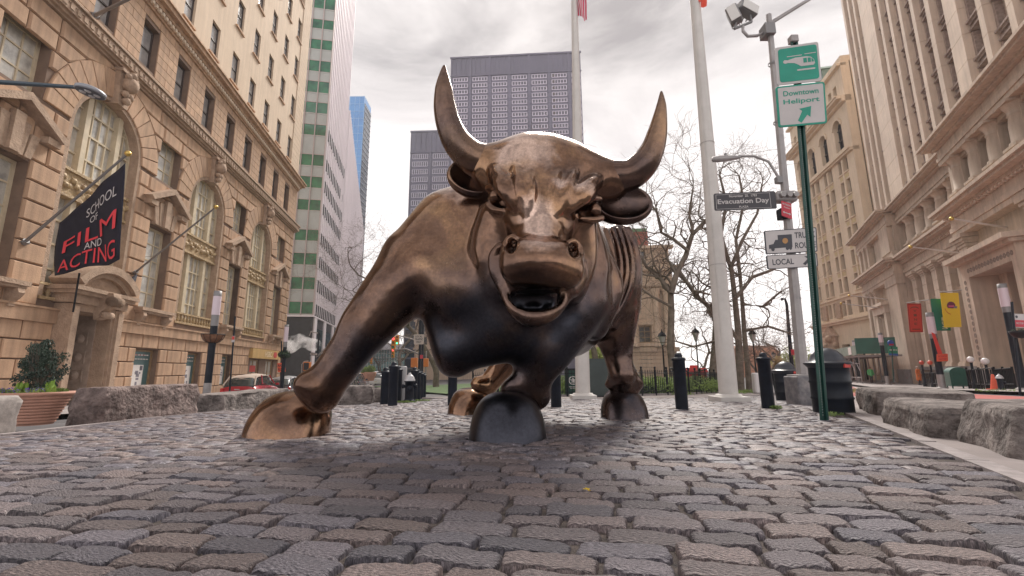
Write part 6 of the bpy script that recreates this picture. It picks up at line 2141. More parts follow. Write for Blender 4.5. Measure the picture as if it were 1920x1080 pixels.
# park lamps
def park_lamp(px, Y, h, lab):
    p = at(px, 700, Y); t = thing('park_lamp', lab, 'lamp post', (p.x, p.y, gz(p.x, p.y)), 0, 'old park lamps')
    mb = MB(); mb.lathe([(.14, 0), (.14, .2), (.07, .5), (.045, .6), (.04, h - .6), (.08, h - .55)], 8); mb.build('post', M_rail, t)
    mb = MB(); mb.lathe([(.08, h - .55), (.2, h - .12), (.21, h - .1)], 6, False); mb.build('lantern', mat('lantern_glass', (.35, .35, .33), .3), t)
    mb = MB(); mb.lathe([(.26, h - .1), (.16, h + .06), (.04, h + .16), (.02, h + .3)], 8); mb.build('hood', M_rail, t)
park_lamp(1246, 24, 3.0, 'black park lamp behind the railing in front of the stone hall')
park_lamp(1310, 26, 3.4, 'black park lamp behind the railing beside the red kiosk')
park_lamp(1418, 27, 3.4, 'black park lamp rising behind the bollard right of the flagpole')
park_lamp(1454, 50, 3.2, 'tiny distant park lamp beyond the police barrier')
p = at(1307, 708, 30); t = thing('kiosk', 'small red kiosk with pitched roof behind the park railing', 'kiosk', (p.x, p.y, gz(p.x, p.y)))
part('body', mat('kiosk_red', (.50, .03, .035), .5), t, (-.65, .65, 0, 1, 0, 1.15))
mb = MB(); mb.prism([(-.75, 1.15), (.75, 1.15), (.6, 1.45), (-.6, 1.45)], -.1, 1.1); mb.box(-.2, .2, .2, .6, 1.45, 1.62); mb.build('roof', mat('kiosk_red2', (.62, .05, .05), .5), t)
p = at(1117, 745, 15.8)
t = thing('stele', 'dark slate panel standing beside the first white flagpole', 'panel', (at(1123, 740, 16).x, 16, gz(2.5, 16)), 0)
part('panel', mat('slate_green', (.035, .05, .05), .5, var=.2, vscale=2), t, (-.38, .38, 0, .1, 0, 1.32)); part('foot', M_rail, t, (-.42, .42, -.04, .14, 0, .05))
p = at(1075, 735, 17)
t = thing('parks_sign_box', 'dark green utility box with white leaf emblem left of the first flagpole', 'utility box', (p.x, p.y, gz(p.x, p.y)))
part('box', mat('park_green', (.012, .07, .055), .5), t, (-.26, .26, 0, .4, 0, .95)); part('lid', M_rail, t, (-.29, .29, -.03, .43, .95, 1.02))
mb = MB(); mb.lathe([(.13, -.012), (.16, -.012), (.16, 0), (.13, 0)], 20, False, (0, 0, .58), 'Y')
leaf = []
for k in range(10):
    a = PI / 2 + 2 * PI * k / 10; r = .115 if k % 2 == 0 else .055; leaf.append((r * math.cos(a), .58 + r * math.sin(a)))
mb.prism(leaf, -.012, 0); mb.box(-.01, .01, -.012, 0, .44, .55); mb.build('leaf_emblem', M_white, t)
mb = MB()
for z, w in ((.34, .15), (.29, .11)): mb.box(-w, w, -.01, 0, z, z + .02)
mb.build('caption', M_white, t)['kind'] = 'stuff'

# ------------------------------------------------------------------ white flagpoles
M_wpole = mat('painted_flagpole', (.60, .575, .55), .45, var=.06, vscale=3)
def big_pole(px, pyb, Y, w0, top_px, label, plaque=False):
    b = on_ground(px, pyb); b = at(px, pyb, Y); z0 = gz(b.x, Y)
    t = thing('flagpole', label, 'flagpole', (b.x, Y, z0), 0, 'white flagpoles')
    tp = at(top_px, 0, Y); H = 17.0
    r = w0 / 2 * mpp(Y)
    lean = Vector(((tp.x - b.x) / (tp.z - z0), 0, 1))
    mb = MB(); mb.tube([lean * 0, lean * H * .3, lean * H], [r, r * .86, r * .38], 24); mb.build('shaft', M_wpole, t)
    mb = MB(); s = r * 1.62; mb.rbox(-s, s, -s, s, -.02, .12, .01); mb.lathe([(r * 1.45, .12), (r * 1.3, .17), (r * 1.02, .18)], 24); mb.build('base_plate', M_wpole, t)
    mb = MB(); mb.sphere(lean * (H + .12), .14, 12); mb.build('finial', M_brass, t)
    mb = MB()
    for z in (3.4, 6.8): mb.tube([lean * z, lean * (z + .02)], r * (1 - .14 * z / 5) * 1.0 + .006, 24)
    mb.build('joint_ring', mat('pole_joint', (.42, .40, .39), .5), t)
    mb = MB(); mb.tube([lean * 1.5 + Vector((-r * .7, -r * .8, 0)), lean * (H - .3) + Vector((-.09, -.1, 0))], .007, 5); mb.build('halyard', M_wpole, t)
    if plaque:
        q0 = at(1357, 624, Y - r - .02)
        mb = MB(); mb.rbox(-.12, .12, -.02, .03, -.08, .08, .005)
        o = mb.build('plaque', mat('dark_plaque', (.055, .045, .03), .4), t); o.location = (q0.x - b.x, -r + .02, q0.z - z0)
    return t, b, z0, lean
M_fred = mat('flag_red', (.62, .03, .10), .75); M_fwhite = mat('flag_white', (.72, .66, .68), .75)
t1, b1, z1, l1 = big_pole(1093, 745, 14.2, 27, 1077, 'white flagpole rising directly behind the bull, flag at its top')
t2, b2, z2, l2 = big_pole(1367, 751, 11.3, 33, 1303, 'nearest white flagpole with small dark plaque, right of the bull')
fl = thing('flag', 'striped red and white flag hanging from the first white flagpole', 'flag', at(1079, 28, 14.1))
zt_ = at(1079, 28, 14.1)
rows, cols = 24, 13
for s_i in range(13):
    mb = MB(); V = []
    for j in range(rows + 1):
        for e in (0, 1):
            u = (s_i + e) / 13; zz_ = j / rows
            x = .02 + u * .42 * (.55 + .45 * (1 - zz_)) + .03 * math.sin(zz_ * 9 + u * 5)
            y = .10 * math.sin(u * 9 + zz_ * 2)
            V.append((x, y, zz_ * 2.6 - .25 * u + .10 * math.sin(u * 8)))
    mb.add(V, [(2 * j, 2 * j + 1, 2 * j + 3, 2 * j + 2) for j in range(rows)], True)
    o = mb.build('stripe', M_fred if s_i % 2 == 0 else M_fwhite, fl)
p = at(1303, 4, 11.3)
mb = MB(); V = []
for j in range(13):
    for i in range(7): V.append((-.06 + .05 * i + .03 * math.sin(j * .8), .08 * math.sin(i * 1.8 + j * .4) - .1, j * .16 - .05 * i))
mb.add(V, [(j * 7 + i, j * 7 + i + 1, (j + 1) * 7 + i + 1, (j + 1) * 7 + i) for j in range(12) for i in range(6)], True)
o = solo(mb, 'flag', mat('orange_red_cloth', (.75, .10, .06), .7), 'red flag drooping at the very top of the second white flagpole', 'flag'); o.location = p

# ------------------------------------------------------------------ bollards and hydrant
M_bol = mat('bollard_paint', (.010, .014, .024), .45, spec=.25, var=.35, vscale=6, bump=.1, bscale=30)
def make_bollard(x, y, h=.97, ring=False, label='', r=.105):
    t = thing('bollard', label, 'bollard', (x, y, gz(x, y)), random.uniform(0, 3), 'black iron bollards')
    s = r / .105
    mb = MB(); mb.lathe([(r, -.05), (r, h - .16), (r * 1.04, h - .155), (r * .99, h - .15)], 22); mb.build('post', M_bol, t)
    mb = MB(); mb.lathe([(r * 1.0, h - .15), (r * 1.14, h - .14), (r * 1.14, h - .11), (r * 1.0, h - .095), (r * .66, h - .085), (r * .62, h - .05), (r * .45, h - .015), (.001, h)], 22); mb.build('cap', M_bol, t)
    if ring:
        for sx in (-1, 1):
            mb = MB(); P = [(sx * (r + .035 + .03 * math.cos(a)), 0, h - .30 + .03 * math.sin(a)) for a in [k * PI / 6 for k in range(13)]]
            mb.tube(P, .009, 6, cap=False); e = mb.build('ring', M_bol, t); e.rotation_euler = (0, 0, -t.rotation_euler.z)
    return t
def bollard_at(px, pyb, Y=None, **kw):
    g = on_ground(px, pyb) if Y is None else at(px, pyb, Y)
    return make_bollard(g.x, g.y, **kw)
bollard_at(1279, 767, ring=True, label='black bollard with ring eyes between the bull and the second flagpole')
bollard_at(1441, 765, ring=False, label='black bollard with moss at its foot, left of the concrete pole base')
bollard_at(1043, 763, label='black bollard half hidden behind the bull\'s nearer foreleg')
bollard_at(848, 759, h=.98, label='black bollard seen under the bull\'s brisket')
g = on_ground(736, 760)
bollard_at(736, 760, h=.98, label='tallest-looking black bollard of the left cluster, nearest the camera')
bollard_at(721, 758, h=.88, label='black bollard left-most in the cluster under the foreleg')
for (px, Y, lab) in ((746, 12.6, 'black bollard just right of the tallest one, before the grey post'), (776, 13.6, 'black bollard immediately right of the hydrant'), (783, 15.5, 'black bollard second to the right of the hydrant'), (789, 17.4, 'black bollard third to the right of the hydrant'), (794, 19.3, 'farthest black bollard right of the hydrant')):
    p = at(px, 740, Y); make_bollard(p.x, Y, h=.98, label=lab, r=.10)
p = at(755, 740, 12.9); mb = MB(); mb.lathe([(.10, 0), (.10, .95), (.09, .97), (.001, .98)], 14)
o = solo(mb, 'service_post', mat('pale_post', (.36, .36, .37), .5), 'short pale grey post between bollards and hydrant', 'post'); o.location = (p.x, p.y, gz(p.x, p.y))
def hydrant(x, y, rz, label, capm, s=1.0):
    t = thing('fire_hydrant', label, 'hydrant', (x, y, gz(x, y)), rz, scale=s)
    mb = MB(); mb.lathe([(.17, 0), (.17, .04), (.13, .06), (.115, .1), (.115, .52), (.14, .53), (.14, .56)], 16); mb.build('barrel', M_bol, t)
    mb = MB(); mb.lathe([(.15, .56), (.15, .59), (.13, .61), (.12, .66), (.08, .71), (.035, .735), (.035, .77), (.001, .775)], 16); mb.build('bonnet', capm, t)
    for sx in (-1, 1):
        mb = MB(); mb.lathe([(.045, .10), (.045, .15), (.06, .155), (.06, .19), (.02, .20), (.001, .21)], 10, True, (0, 0, .42), 'X')
        if sx < 0: mb.v = [(-q[0], q[1], q[2]) for q in mb.v]
        mb.build('nozzle', M_bol, t)
    mb = MB(); mb.lathe([(.06, -.10), (.06, -.15), (.075, -.155), (.075, -.19), (.001, -.2)], 12, True, (0, 0, .36), 'Y'); mb.build('pumper_nozzle', M_bol, t)
    return t
M_silver = mat('silver_paint', (.50, .50, .52), .35, metal=.3)
p = at(767, 745, 12.3); hydrant(p.x, p.y, .3, 'black fire hydrant with silver bonnet beside the bollard cluster', M_silver, 1.0)
# tufts
for (px, py, n, w) in ((1455, 766, 260, .12), (760, 755, 500, .30), (790, 752, 300, .3), (1560, 779, 160, .18)):
    g = on_ground(px, py); o = foliage('weed_tuft', [((g.x, g.y, g.z + .02), (w, w * .4, .03))], .02, n, M_leaf, px, up=1.5); o['kind'] = 'stuff'
# ------------------------------------------------------------------ litter bins
M_bin = mat('bin_black', (.009, .013, .022), .42, spec=.25, var=.3, vscale=5)
M_binlid = mat('bin_dome', (.03, .035, .048), .3)
def litter_bin(px, pyb, label, Y=None, s=1.0, dome=True):
    g = on_ground(px, pyb) if Y is None else at(px, pyb, Y)
    t = thing('litter_bin', label, 'litter bin', (g.x, g.y, gz(g.x, g.y)), .4, 'black drum litter bins', s)
    prof = [(.285, 0)]
    for z in (.26, .56):
        prof += [(.285, z - .03), (.302, z), (.285, z + .03)]
    prof += [(.285, .84), (.30, .86)]
    mb = MB(); mb.lathe(prof, 32); mb.build('drum', M_bin, t)
    mb = MB(); mb.lathe([(.27, .80), (.335, .885), (.345, .90), (.345, .915), (.30, .915), (.22, .86)], 32); mb.build('rim', M_binlid, t)
    t.scale = (.94 * s, .94 * s, .81 * s)
    if dome:
        mb = MB(); mb.lathe([(.335, .915), (.30, .935), (.26, .95), (.225, 1.05), (.15, 1.14), (.07, 1.185), (.001, 1.195)], 28); mb.build('dome_lid', M_binlid, t)
        mb = MB(); mb.box(-.10, .04, -.325, -.30, .82, .90); mb.build('sticker', M_redp, t)
    return t
litter_bin(1563, 768, 'big black drum litter bin with dome lid behind the green sign post', Y=7.05)
litter_bin(1478, 748, 'smaller-looking black litter bin left of the concrete pole base', Y=11.6)
p = at(1467, 745, 13.2)
t = thing('planter', 'black tapered planter with dry stems left of the far litter bin', 'planter', (p.x, p.y, gz(p.x, p.y)))
mb = MB(); mb.lathe([(.16, 0), (.24, .75), (.25, .78), (.2, .78)], 14); mb.build('pot', M_bin, t)
foliage('plant', [((0, 0, .95), (.15, .15, .25))], .06, 200, mat('dry_stem', (.30, .20, .10), .8), 2, t)
# police barrier
p = at(1453, 735, 19)
t = thing('police_barrier', 'white plastic barrier with dark lettering behind the bollard', 'barrier', (p.x, p.y, gz(p.x, p.y)), R(-4))
mb = MB(); mb.rbox(-.75, .55, 0, .35, 0, .85, .05); mb.build('body', mat('white_plastic', (.62, .60, .60), .45), t)
letter('NYPD', .42, mat('navy_print', (.04, .06, .14), .5), t, (-.05, -.012, .45), bold=.012)

# ------------------------------------------------------------------ grey signal pole with its signs
M_grey = mat('galvanised', (.34, .32, .32), .5, metal=.35, var=.15, vscale=3)
M_greyd = mat('grey_box', (.24, .235, .24), .5, metal=.2)
YP = 9.35
base = at(1509, 757, YP); zb_ = gz(base.x, YP)
gp = thing('signal_pole', 'tall grey octagonal pole on a flaking concrete block, carrying floodlights and signs', 'pole', (base.x, YP, zb_))
def LP(px, py, Y=YP): return at(px, py, Y) - Vector((base.x, YP, zb_))
mb = MB(); h0 = LP(1509, 705).z; mb.rbox(-.24, .24, -.24, .24, -.05, h0, .02)
M_flake = mat('flaking_concrete', (.30, .28, .28), .85, col2=(.115, .12, .14), vscale=5, bump=.5, bscale=20, bdist=.02, detail=8)
mb.build('concrete_block', M_flake, gp)
mb = MB(); mb.rbox(-.19, .19, -.19, .19, h0, h0 + .03, .005); mb.build('base_flange', M_grey, gp)
mb = MB(); mb.tube([LP(1505, 702), LP(1474, 380), LP(1441, 28)], [.115, .085, .062], 8, smooth=False); mb.build('shaft', M_grey, gp)
mb = MB(); mb.tube([LP(1440, 52), LP(1450, 40), LP(1520, -3)], [.05, .05, .04], 8); mb.build('arm', M_grey, gp)
mb = MB(); q = LP(1443, 58); mb.box(q.x - .17, q.x + .06, q.y - .14, q.y + .14, q.z - .16, q.z + .12); mb.build('clamp_box', M_greyd, gp)
mb = MB(); mb.tube([LP(1438, 58), LP(1420, 67), LP(1402, 68), LP(1393, 58), LP(1393, 48)], .035, 8); mb.build('floodlight_arm', M_grey, gp)
mb = MB(); mb.tube([LP(1377, 54), LP(1409, 41)], .035, 6); mb.tube([LP(1377, 54), LP(1383, 30)], .03, 6); mb.tube([LP(1409, 41), LP(1407, 28)], .03, 6); mb.build('yoke', M_greyd, gp)
def flood(cx, cy, w, h, rz, tilt):
    q = LP(cx, cy); mb = MB()
    mb.T = Matrix.Translation(q) @ Matrix.Rotation(rz, 4, 'Z') @ Matrix.Rotation(tilt, 4, 'Y')
    mb.rbox(-w / 2, w / 2, -.12, .14, -h / 2, h / 2, .03)
    for k in range(5): mb.box(-w / 2 + w * k / 5, -w / 2 + w * k / 5 + .015, .14, .2, -h / 2 + .03, h / 2 - .03)
    f = mb.build('floodlight', M_greyd, gp)
    mb = MB(); mb.T = Matrix.Translation(q) @ Matrix.Rotation(rz, 4, 'Z') @ Matrix.Rotation(tilt, 4, 'Y')
    mb.box(-w / 2 + .03, w / 2 - .03, -.135, -.121, -h / 2 - .0, h / 2 - .03); mb.build('lens', mat('floodlight_lens', (.7, .68, .66), .2), f)
flood(1401, 18, .48, .26, R(15), R(18)); flood(1376, 28, .26, .44, R(-35), R(-14))
# lamp on a curved arm
mb = MB(); mb.tube([LP(1467, 345), LP(1455, 325), LP(1441, 303), LP(1415, 293), LP(1385, 293)], .028, 8); mb.build('lamp_arm', M_grey, gp)
mb = MB(); q = LP(1459, 338); mb.box(q.x - .05, q.x + .12, q.y - .06, q.y + .06, q.z - .07, q.z + .07); mb.build('arm_bracket', M_greyd, gp)
lh = MB(); a, b = LP(1388, 295), LP(1334, 299)
d = (b - a); n_ = 10
prof = [(.2, .045), (.5, .06), (.75, .055), (.95, .03)]
lh.tube([a + d * t for t, _ in [(0, 0)] + prof + [(1.0, 0)]], [.03, .05, .07, .075, .06, .01], 12)
f = lh.build('lamp_head', M_grey, gp)
mb = MB(); q = a + d * .5; mb.lathe([(.03, 0), (.03, .06), (.001, .07)], 10, True, (q.x, q.y, q.z + .06)); mb.build('photocell', M_greyd, f)
# signal housing seen from behind
mb = MB(); q = LP(1468, 370); mb.rbox(q.x - .20, q.x + .26, q.y - .12, q.y + .12, q.z - .12, q.z + .12, .03)
for k in range(3): mb.tube([(q.x - .1 + k * .14, q.y - .2, q.z), (q.x - .1 + k * .14, q.y - .1, q.z)], .06, 10)
mb.build('signal_housing', M_grey, gp)
mb = MB(); q = LP(1468, 402); mb.rbox(q.x - .10, q.x + .06, q.y - .08, q.y + .08, q.z - .12, q.z + .12, .01); mb.build('junction_box', M_bin, gp)
for k, (x, y) in enumerate(((1482, 455), (1492, 560), (1459, 230), (1449, 120))):
    q = LP(x, y); mb = MB(); mb.lathe([(.10, -.02), (.10, .02)], 10, True, (q.x, q.y, q.z)); mb.build('strap', M_greyd, gp)

# flat signs: poly panel built from four photo corners at a given depth
def sign(name, label, corners, Y, face, back=None, group=None, dY=(0, 0, 0, 0), thick=.012, cat='sign', border=None, bm_=.018):
    P = [at(c[0], c[1], Y + dy) for c, dy in zip(corners, dY)]     # tl, tr, br, bl
    O = P[3]
    t = thing(name, label, cat, O, 0, group)
    ex = (P[2] - P[3]); ey = (P[0] - P[3])
    w, h = ex.length, ey.length
    X = ex.normalized(); Nn = X.cross(ey).normalized()
    if Nn.dot(CAMPOS - O) < 0: Nn = -Nn
    def m(u, v, off=0.0):
        return (P[3] * ((1 - u) * (1 - v)) + P[2] * (u * (1 - v)) + P[1] * (u * v) + P[0] * ((1 - u) * v)) - O + Nn * off
    def panel(nm, mm, u0, u1, v0, v1, off, th=.002, rad=.0):
        pts = []
        if rad:
            rx, ry = rad / w, rad / h
            for cx_, cy_, a0 in ((u1 - rx, v1 - ry, 0), (u0 + rx, v1 - ry, 90), (u0 + rx, v0 + ry, 180), (u1 - rx, v0 + ry, 270)):
                for k in range(5):
                    a_ = R(a0 + k * 22.5); pts.append((cx_ + rx * math.cos(a_), cy_ + ry * math.sin(a_)))
        else: pts = [(u0, v0), (u1, v0), (u1, v1), (u0, v1)]
        n = len(pts); mb = MB()
        mb.add([m(u, v, off) for u, v in pts] + [m(u, v, off - th) for u, v in pts], [tuple(range(n)), tuple(range(n, 2 * n))[::-1]] + [(i, i + n, (i + 1) % n + n, (i + 1) % n) for i in range(n)])
        return mb.build(nm, mm, t)
    rad = .035 if min(w, h) > .3 else .012
    panel('panel', back or face, 0, 1, 0, 1, 0, thick, rad)
    if border:
        panel('border', border, .012, .988, .012, .988, .002, .0015, rad * .8)
        bw, bh = .012 + bm_ / w, .012 + bm_ / h
        panel('face', face, bw, 1 - bw, bh, 1 - bh, .004, .0015, rad * .6)
    t['w'] = w; t['h'] = h
    def text(s, u, v, hh, ww, mm, off=.006):
        me = text_mesh(s, 1.0, .02)
        co = [q.co.copy() for q in me.vertices]
        x0, x1 = min(q.x for q in co), max(q.x for q in co); y0, y1 = min(q.y for q in co), max(q.y for q in co)
        for q in me.vertices:
            a_ = (q.co.x - x0) / (x1 - x0) - .5; b_ = (q.co.y - y0) / (y1 - y0) - .5
            q.co = m(u + a_ * ww, v + b_ * hh, off)
        me.materials.clear(); link_mesh('lettering', me, mm, t)
    def shape(nm, poly, mm, off=.006):
        mb = MB(); mb.add([m(u, v, off) for u, v in poly], [tuple(range(len(poly)))]); return mb.build(nm, mm, t, fix=False)
    return t, text, shape, panel, m
def arc(cx, cy, rx, ry, a0, a1, n=10): return [(cx + rx * math.cos(R(a0 + (a1 - a0) * k / n)), cy + ry * math.sin(R(a0 + (a1 - a0) * k / n))) for k in range(n + 1)]
M_sgw = mat('sign_white', (.50, .47, .47), .35, var=.06, vscale=3)
M_sggreen = mat('sign_green', (.004, .27, .19), .35, var=.10, vscale=3)
M_sgblack = mat('sign_black', (.03, .032, .045), .4)
M_sgred = mat('sign_red', (.50, .025, .05), .4)
M_sgorange = mat('sign_orange', (.75, .12, .06), .5)
M_sgbrown = mat('sign_darkbrown', (.045, .042, .052), .45)

# green perforated post with heliport signs
YG = 5.72
pb = at(1546, 788, YG); zg_ = gz(pb.x, YG)
gpost = thing('sign_post', 'dark green perforated steel post standing on the cobbles, bearing the heliport signs', 'post', (pb.x, YG, zg_))
tp_ = at(1489, 74, YG) - Vector((pb.x, YG, zg_)); tp_ = Vector((tp_.x, 0, tp_.z))
M_gpost = mat('green_post', (.008, .055, .045), .4, var=.2, vscale=6)
mb = MB(); u_ = tp_ / tp_.z
prof = [(-.055, 0), (-.048, -.006), (-.022, -.006), (-.018, .028), (.018, .028), (.022, -.006), (.048, -.006), (.055, 0), (.055, .004), (.026, .004), (.020, .036), (-.020, .036), (-.026, .004), (-.055, .004)]
zt2 = tp_.z
n = len(prof)
mb.add([(x + u_.x * z, y, z) for z in (-.05, zt2) for x, y in prof], [(i, (i + 1) % n, (i + 1) % n + n, i + n) for i in range(n)] + [tuple(range(n))[::-1], tuple(range(n, 2 * n))])
mb.build('channel', M_gpost, gpost)
mb = MB(); k = 0
z = .06
while z < zt2 - .9:
    mb.lathe([(.001, .0215), (.0062, .0215), (.0062, .0279)], 8, False, (u_.x * z, 0, z), 'Y'); z += .0254 * 1.25
mb.build('punched_hole', mat('hole_glint', (.55, .6, .58), .5), gpost)['kind'] = 'stuff'
q = at(1487, 70, YG); 
bx = MB(); bx.rbox(-.055, .055, -.05, .05, 0, .11, .01)
o = solo(bx, 'sensor_box', M_grey, 'small grey box on top of the heliport sign post', 'sensor'); o.location = at(1488, 81, YG + .02)
t, text, shape, panel, m = sign('heliport_pictogram_sign', 'green square sign with white helicopter symbol, topmost on the green post', ((1452, 90), (1534, 78), (1541, 151), (1457, 160)), YG - .04, M_sgw, M_sgw)
panel('green_field', M_sggreen, .07, .95, .06, .94, .004, .0015, .04)
W_ = M_sgw
shape('helicopter', [(.20, .63), (.17, .60), (.17, .56), (.21, .53), (.27, .545), (.42, .52), (.50, .47), (.56, .42), (.84, .42), (.88, .46), (.86, .56), (.80, .63), (.70, .66), (.44, .66), (.27, .615)], W_)
shape('helicopter_window', [(.62, .50), (.70, .50), (.70, .62), (.62, .62)], M_sggreen, .008)
shape('helicopter_window', [(.72, .50), (.79, .50), (.79, .61), (.72, .62)], M_sggreen, .008)
shape('helicopter_window', [(.805, .50), (.86, .50), (.845, .56), (.805, .60)], M_sggreen, .008)
shape('rotor', [(.26, .70), (.60, .70), (.60, .72), (.26, .72)], W_); shape('rotor', [(.66, .715), (.92, .72), (.92, .74), (.66, .735)], W_)
shape('skid', [(.48, .31), (.86, .31), (.88, .33), (.86, .35), (.48, .35), (.46, .33)], W_)
t, text, shape, panel, m = sign('downtown_heliport_sign', 'white sign with green border reading Downtown Heliport and an arrow', ((1454, 163), (1546, 153), (1551, 231), (1460, 239)), YG - .05, M_sgw, M_sggreen, border=M_sggreen)
text('Downtown', .5, .80, .13, .72, M_sggreen); text('Heliport', .5, .58, .15, .74, M_sggreen)
shape('arrow', [(.40, .12), (.47, .06), (.60, .24), (.66, .18), (.69, .44), (.44, .40), (.50, .34)], M_sggreen)
for v_ in (.97, .03):
    q = m(.52, v_, .004) if False else None
# street name
t, text, shape, panel, m = sign('street_name_sign', 'dark street-name sign reading November 25, 1783 Evacuation Day Plaza', ((1338, 363), (1453, 358), (1457, 391), (1340, 395)), YP - .12, M_sgbrown, M_sgbrown)
text('Evacuation Day', .47, .46, .36, .83, M_sgw); text('November  25.  1783', .47, .80, .14, .45, M_sgw); text('PLAZA', .47, .17, .11, .15, M_sgw)
for (u0, u1, v0, v1) in ((.03, .91, .90, .915), (.03, .91, .07, .085), (.03, .036, .085, .90), (.904, .91, .085, .90)): panel('keyline', M_sgw, u0, u1, v0, v1, .004, .0015)
t, text, shape, panel, m = sign('no_standing_sign', 'small red no-standing sign strapped to the grey pole', ((1465, 376), (1484, 382), (1485, 411), (1466, 404)), YP - .16, M_sgred, M_sgred)
text('NO STANDING', .5, .82, .12, .84, M_sgw); text('Anytime', .5, .62, .12, .6, M_sgw); shape('arrow', [(.1, .27), (.25, .36), (.25, .30), (.75, .30), (.75, .36), (.9, .27), (.75, .18), (.75, .24), (.25, .24), (.25, .18)], M_sgw)
t, text, shape, panel, m = sign('truck_route_sign', 'white truck route sign with a dark lorry, behind the green post', ((1432, 433), (1531, 426), (1533, 472), (1436, 477)), YP - .14, M_sgw, M_sgblack, border=M_sgblack, bm_=.012)
text('TRUCK', .77, .72, .25, .40, M_sgblack); text('ROUTE', .77, .30, .25, .40, M_sgblack)
shape('lorry', [(.07, .20), (.07, .38), (.16, .42), (.20, .58), (.25, .58), (.25, .78), (.52, .78), (.52, .25), (.07, .22)], M_sgblack)
shape('lorry_wheel', arc(.14, .20, .035, .09, 0, 330), M_sgblack, .008); shape('lorry_wheel', arc(.42, .22, .035, .09, 0, 330), M_sgblack, .008); shape('lorry_wheel', arc(.48, .22, .03, .09, 0, 330), M_sgblack, .008)
shape('sticker', arc(.385, .52, .055, .12, 0, 340), mat('sticker_orange', (.42, .22, .08), .5), .010)
t, text, shape, panel, m = sign('local_sign', 'white plate reading LOCAL with a diagonal arrow below the truck sign', ((1436, 479), (1532, 474), (1534, 500), (1439, 505)), YP - .14, M_sgw, M_sgblack, border=M_sgblack, bm_=.012)
text('LOCAL', .32, .48, .42, .42, M_sgblack); shape('arrow', [(.70, .25), (.75, .15), (.86, .50), (.90, .38), (.93, .85), (.74, .78), (.81, .62)], M_sgblack)
# tall slim street lamp and far signals
p = at(1483, 720, 30); t = thing('street_lamp', 'slim black street lamp with short bent head beyond the grey pole', 'street lamp', (p.x, p.y, gz(p.x, p.y)))
mb = MB(); mb.tube([(0, 0, 0), at(1486, 700, 30) - p + Vector((0, 0, .5)), at(1474, 562, 30) - p, at(1471, 551, 30) - p, at(1464, 551, 30) - p], [.13, .13, .09, .07, .10], 8); mb.build('post', M_bin, t)
mb = MB(); q = at(1487, 650, 29.8) - p; mb.box(q.x - .15, q.x + .15, q.y, q.y + .05, q.z - .18, q.z + .18); mb.build('red_plate', M_sgred, t)

# ------------------------------------------------------------------ luminous wayfinding posts
M_lumi = mat('opal_sleeve', (.66, .56, .62), .4)
def way_post(px, Y, ytop, ywhite0, ywhite1, ysil, label, basket=None, wpx=None):
    p = at(px, 715, Y); z0 = gz(p.x, p.y) - (.03 if Y < 20 else 0)
    t = thing('light_post', label, 'light post', (p.x, Y, z0), 0, 'black and white banded light posts')
    Z = lambda y: at(px, y, Y).z - z0
    r = .115 if wpx is None else wpx / 2 * mpp(Y)
    mb = MB(); mb.lathe([(r, 0), (r, Z(ysil))], 16); mb.lathe([(r * 1.5, 0), (r * 1.5, .1), (r, .12)], 16); mb.build('steel_foot', M_grey, t)
    mb = MB(); mb.lathe([(r * .95, Z(ysil)), (r * .93, Z(ywhite1) - .28)], 16); mb.build('shaft', M_bin, t)
    mb = MB(); mb.lathe([(r * 1.0, Z(ywhite1) - .28), (r * 1.0, Z(ywhite1))], 16); mb.lathe([(r * 1.05, Z(ywhite0)), (r * 1.05, Z(ytop)), (.001, Z(ytop) + .01)], 16); mb.build('collar', M_greyd, t)
    mb = MB(); mb.lathe([(r * 1.08, Z(ywhite1)), (r * 1.08, Z(ywhite0))], 16); mb.build('opal_sleeve', M_lumi, t)
    return t, Z, Vector((p.x, Y, z0))
t, Z, o_ = way_post(390, 11.4, 546, 556, 591, 718, 'banded light post with clay-coloured hanging basket in front of the stone building', wpx=13)
bt = thing('hanging_basket', 'brown coir basket fixed round the left light post', 'hanging basket', (o_.x, o_.y, o_.z + Z(643)))
mb = MB(); mb.lathe([(.05, 0), (.14, .02), (.21, .10), (.25, .20), (.20, .20)], 20)
mb.build('coir_liner', mat('coir', (.20, .10, .06), .95, var=.3, vscale=20, bump=.8, bscale=60), bt)
mb = MB()
for k in range(10): a_ = 2 * PI * k / 10; mb.tube([(.05 * math.cos(a_), .05 * math.sin(a_), -.01), (.15 * math.cos(a_), .15 * math.sin(a_), .02), (.22 * math.cos(a_), .22 * math.sin(a_), .10), (.26 * math.cos(a_), .26 * math.sin(a_), .21)], .006, 4)
mb.tube([(.26 * math.cos(2 * PI * k / 20), .26 * math.sin(2 * PI * k / 20), .21) for k in range(21)], .008, 4); mb.build('wire_frame', M_rail, bt)
t, Z, o_ = way_post(529, 24, 609, 613, 641, 735, 'farther banded light post with green basket by the bank corner', wpx=7)
bt = thing('hanging_basket', 'green planted basket on the farther left light post', 'hanging basket', (o_.x, o_.y, o_.z + Z(672)))
foliage('plants', [((0, 0, .2), (.32, .32, .22))], .06, 500, M_leafd, 12, bt)
mb = MB(); mb.lathe([(.05, -.05), (.25, .1), (.28, .2), (.2, .2)], 12); mb.build('liner', M_rail, bt)
YR = 27.2
t, Z, o_ = way_post(1765, 27.5, 586, 594, 626, 702, 'banded light post behind the yellow banner and green mailbox', wpx=11)
t, Z, o_ = way_post(1664, 42, 624, 628, 642, 705, 'banded light post beside the transit sign in front of the shed', wpx=7)
t, Z, o_ = way_post(1612, 50, 638, 641, 654, 706, 'banded light post at the corner of the green shed', wpx=6)
t, Z, o_ = way_post(1916, 22, 532, 540, 575, 740, 'banded light post cut by the right edge of the photo', wpx=13)

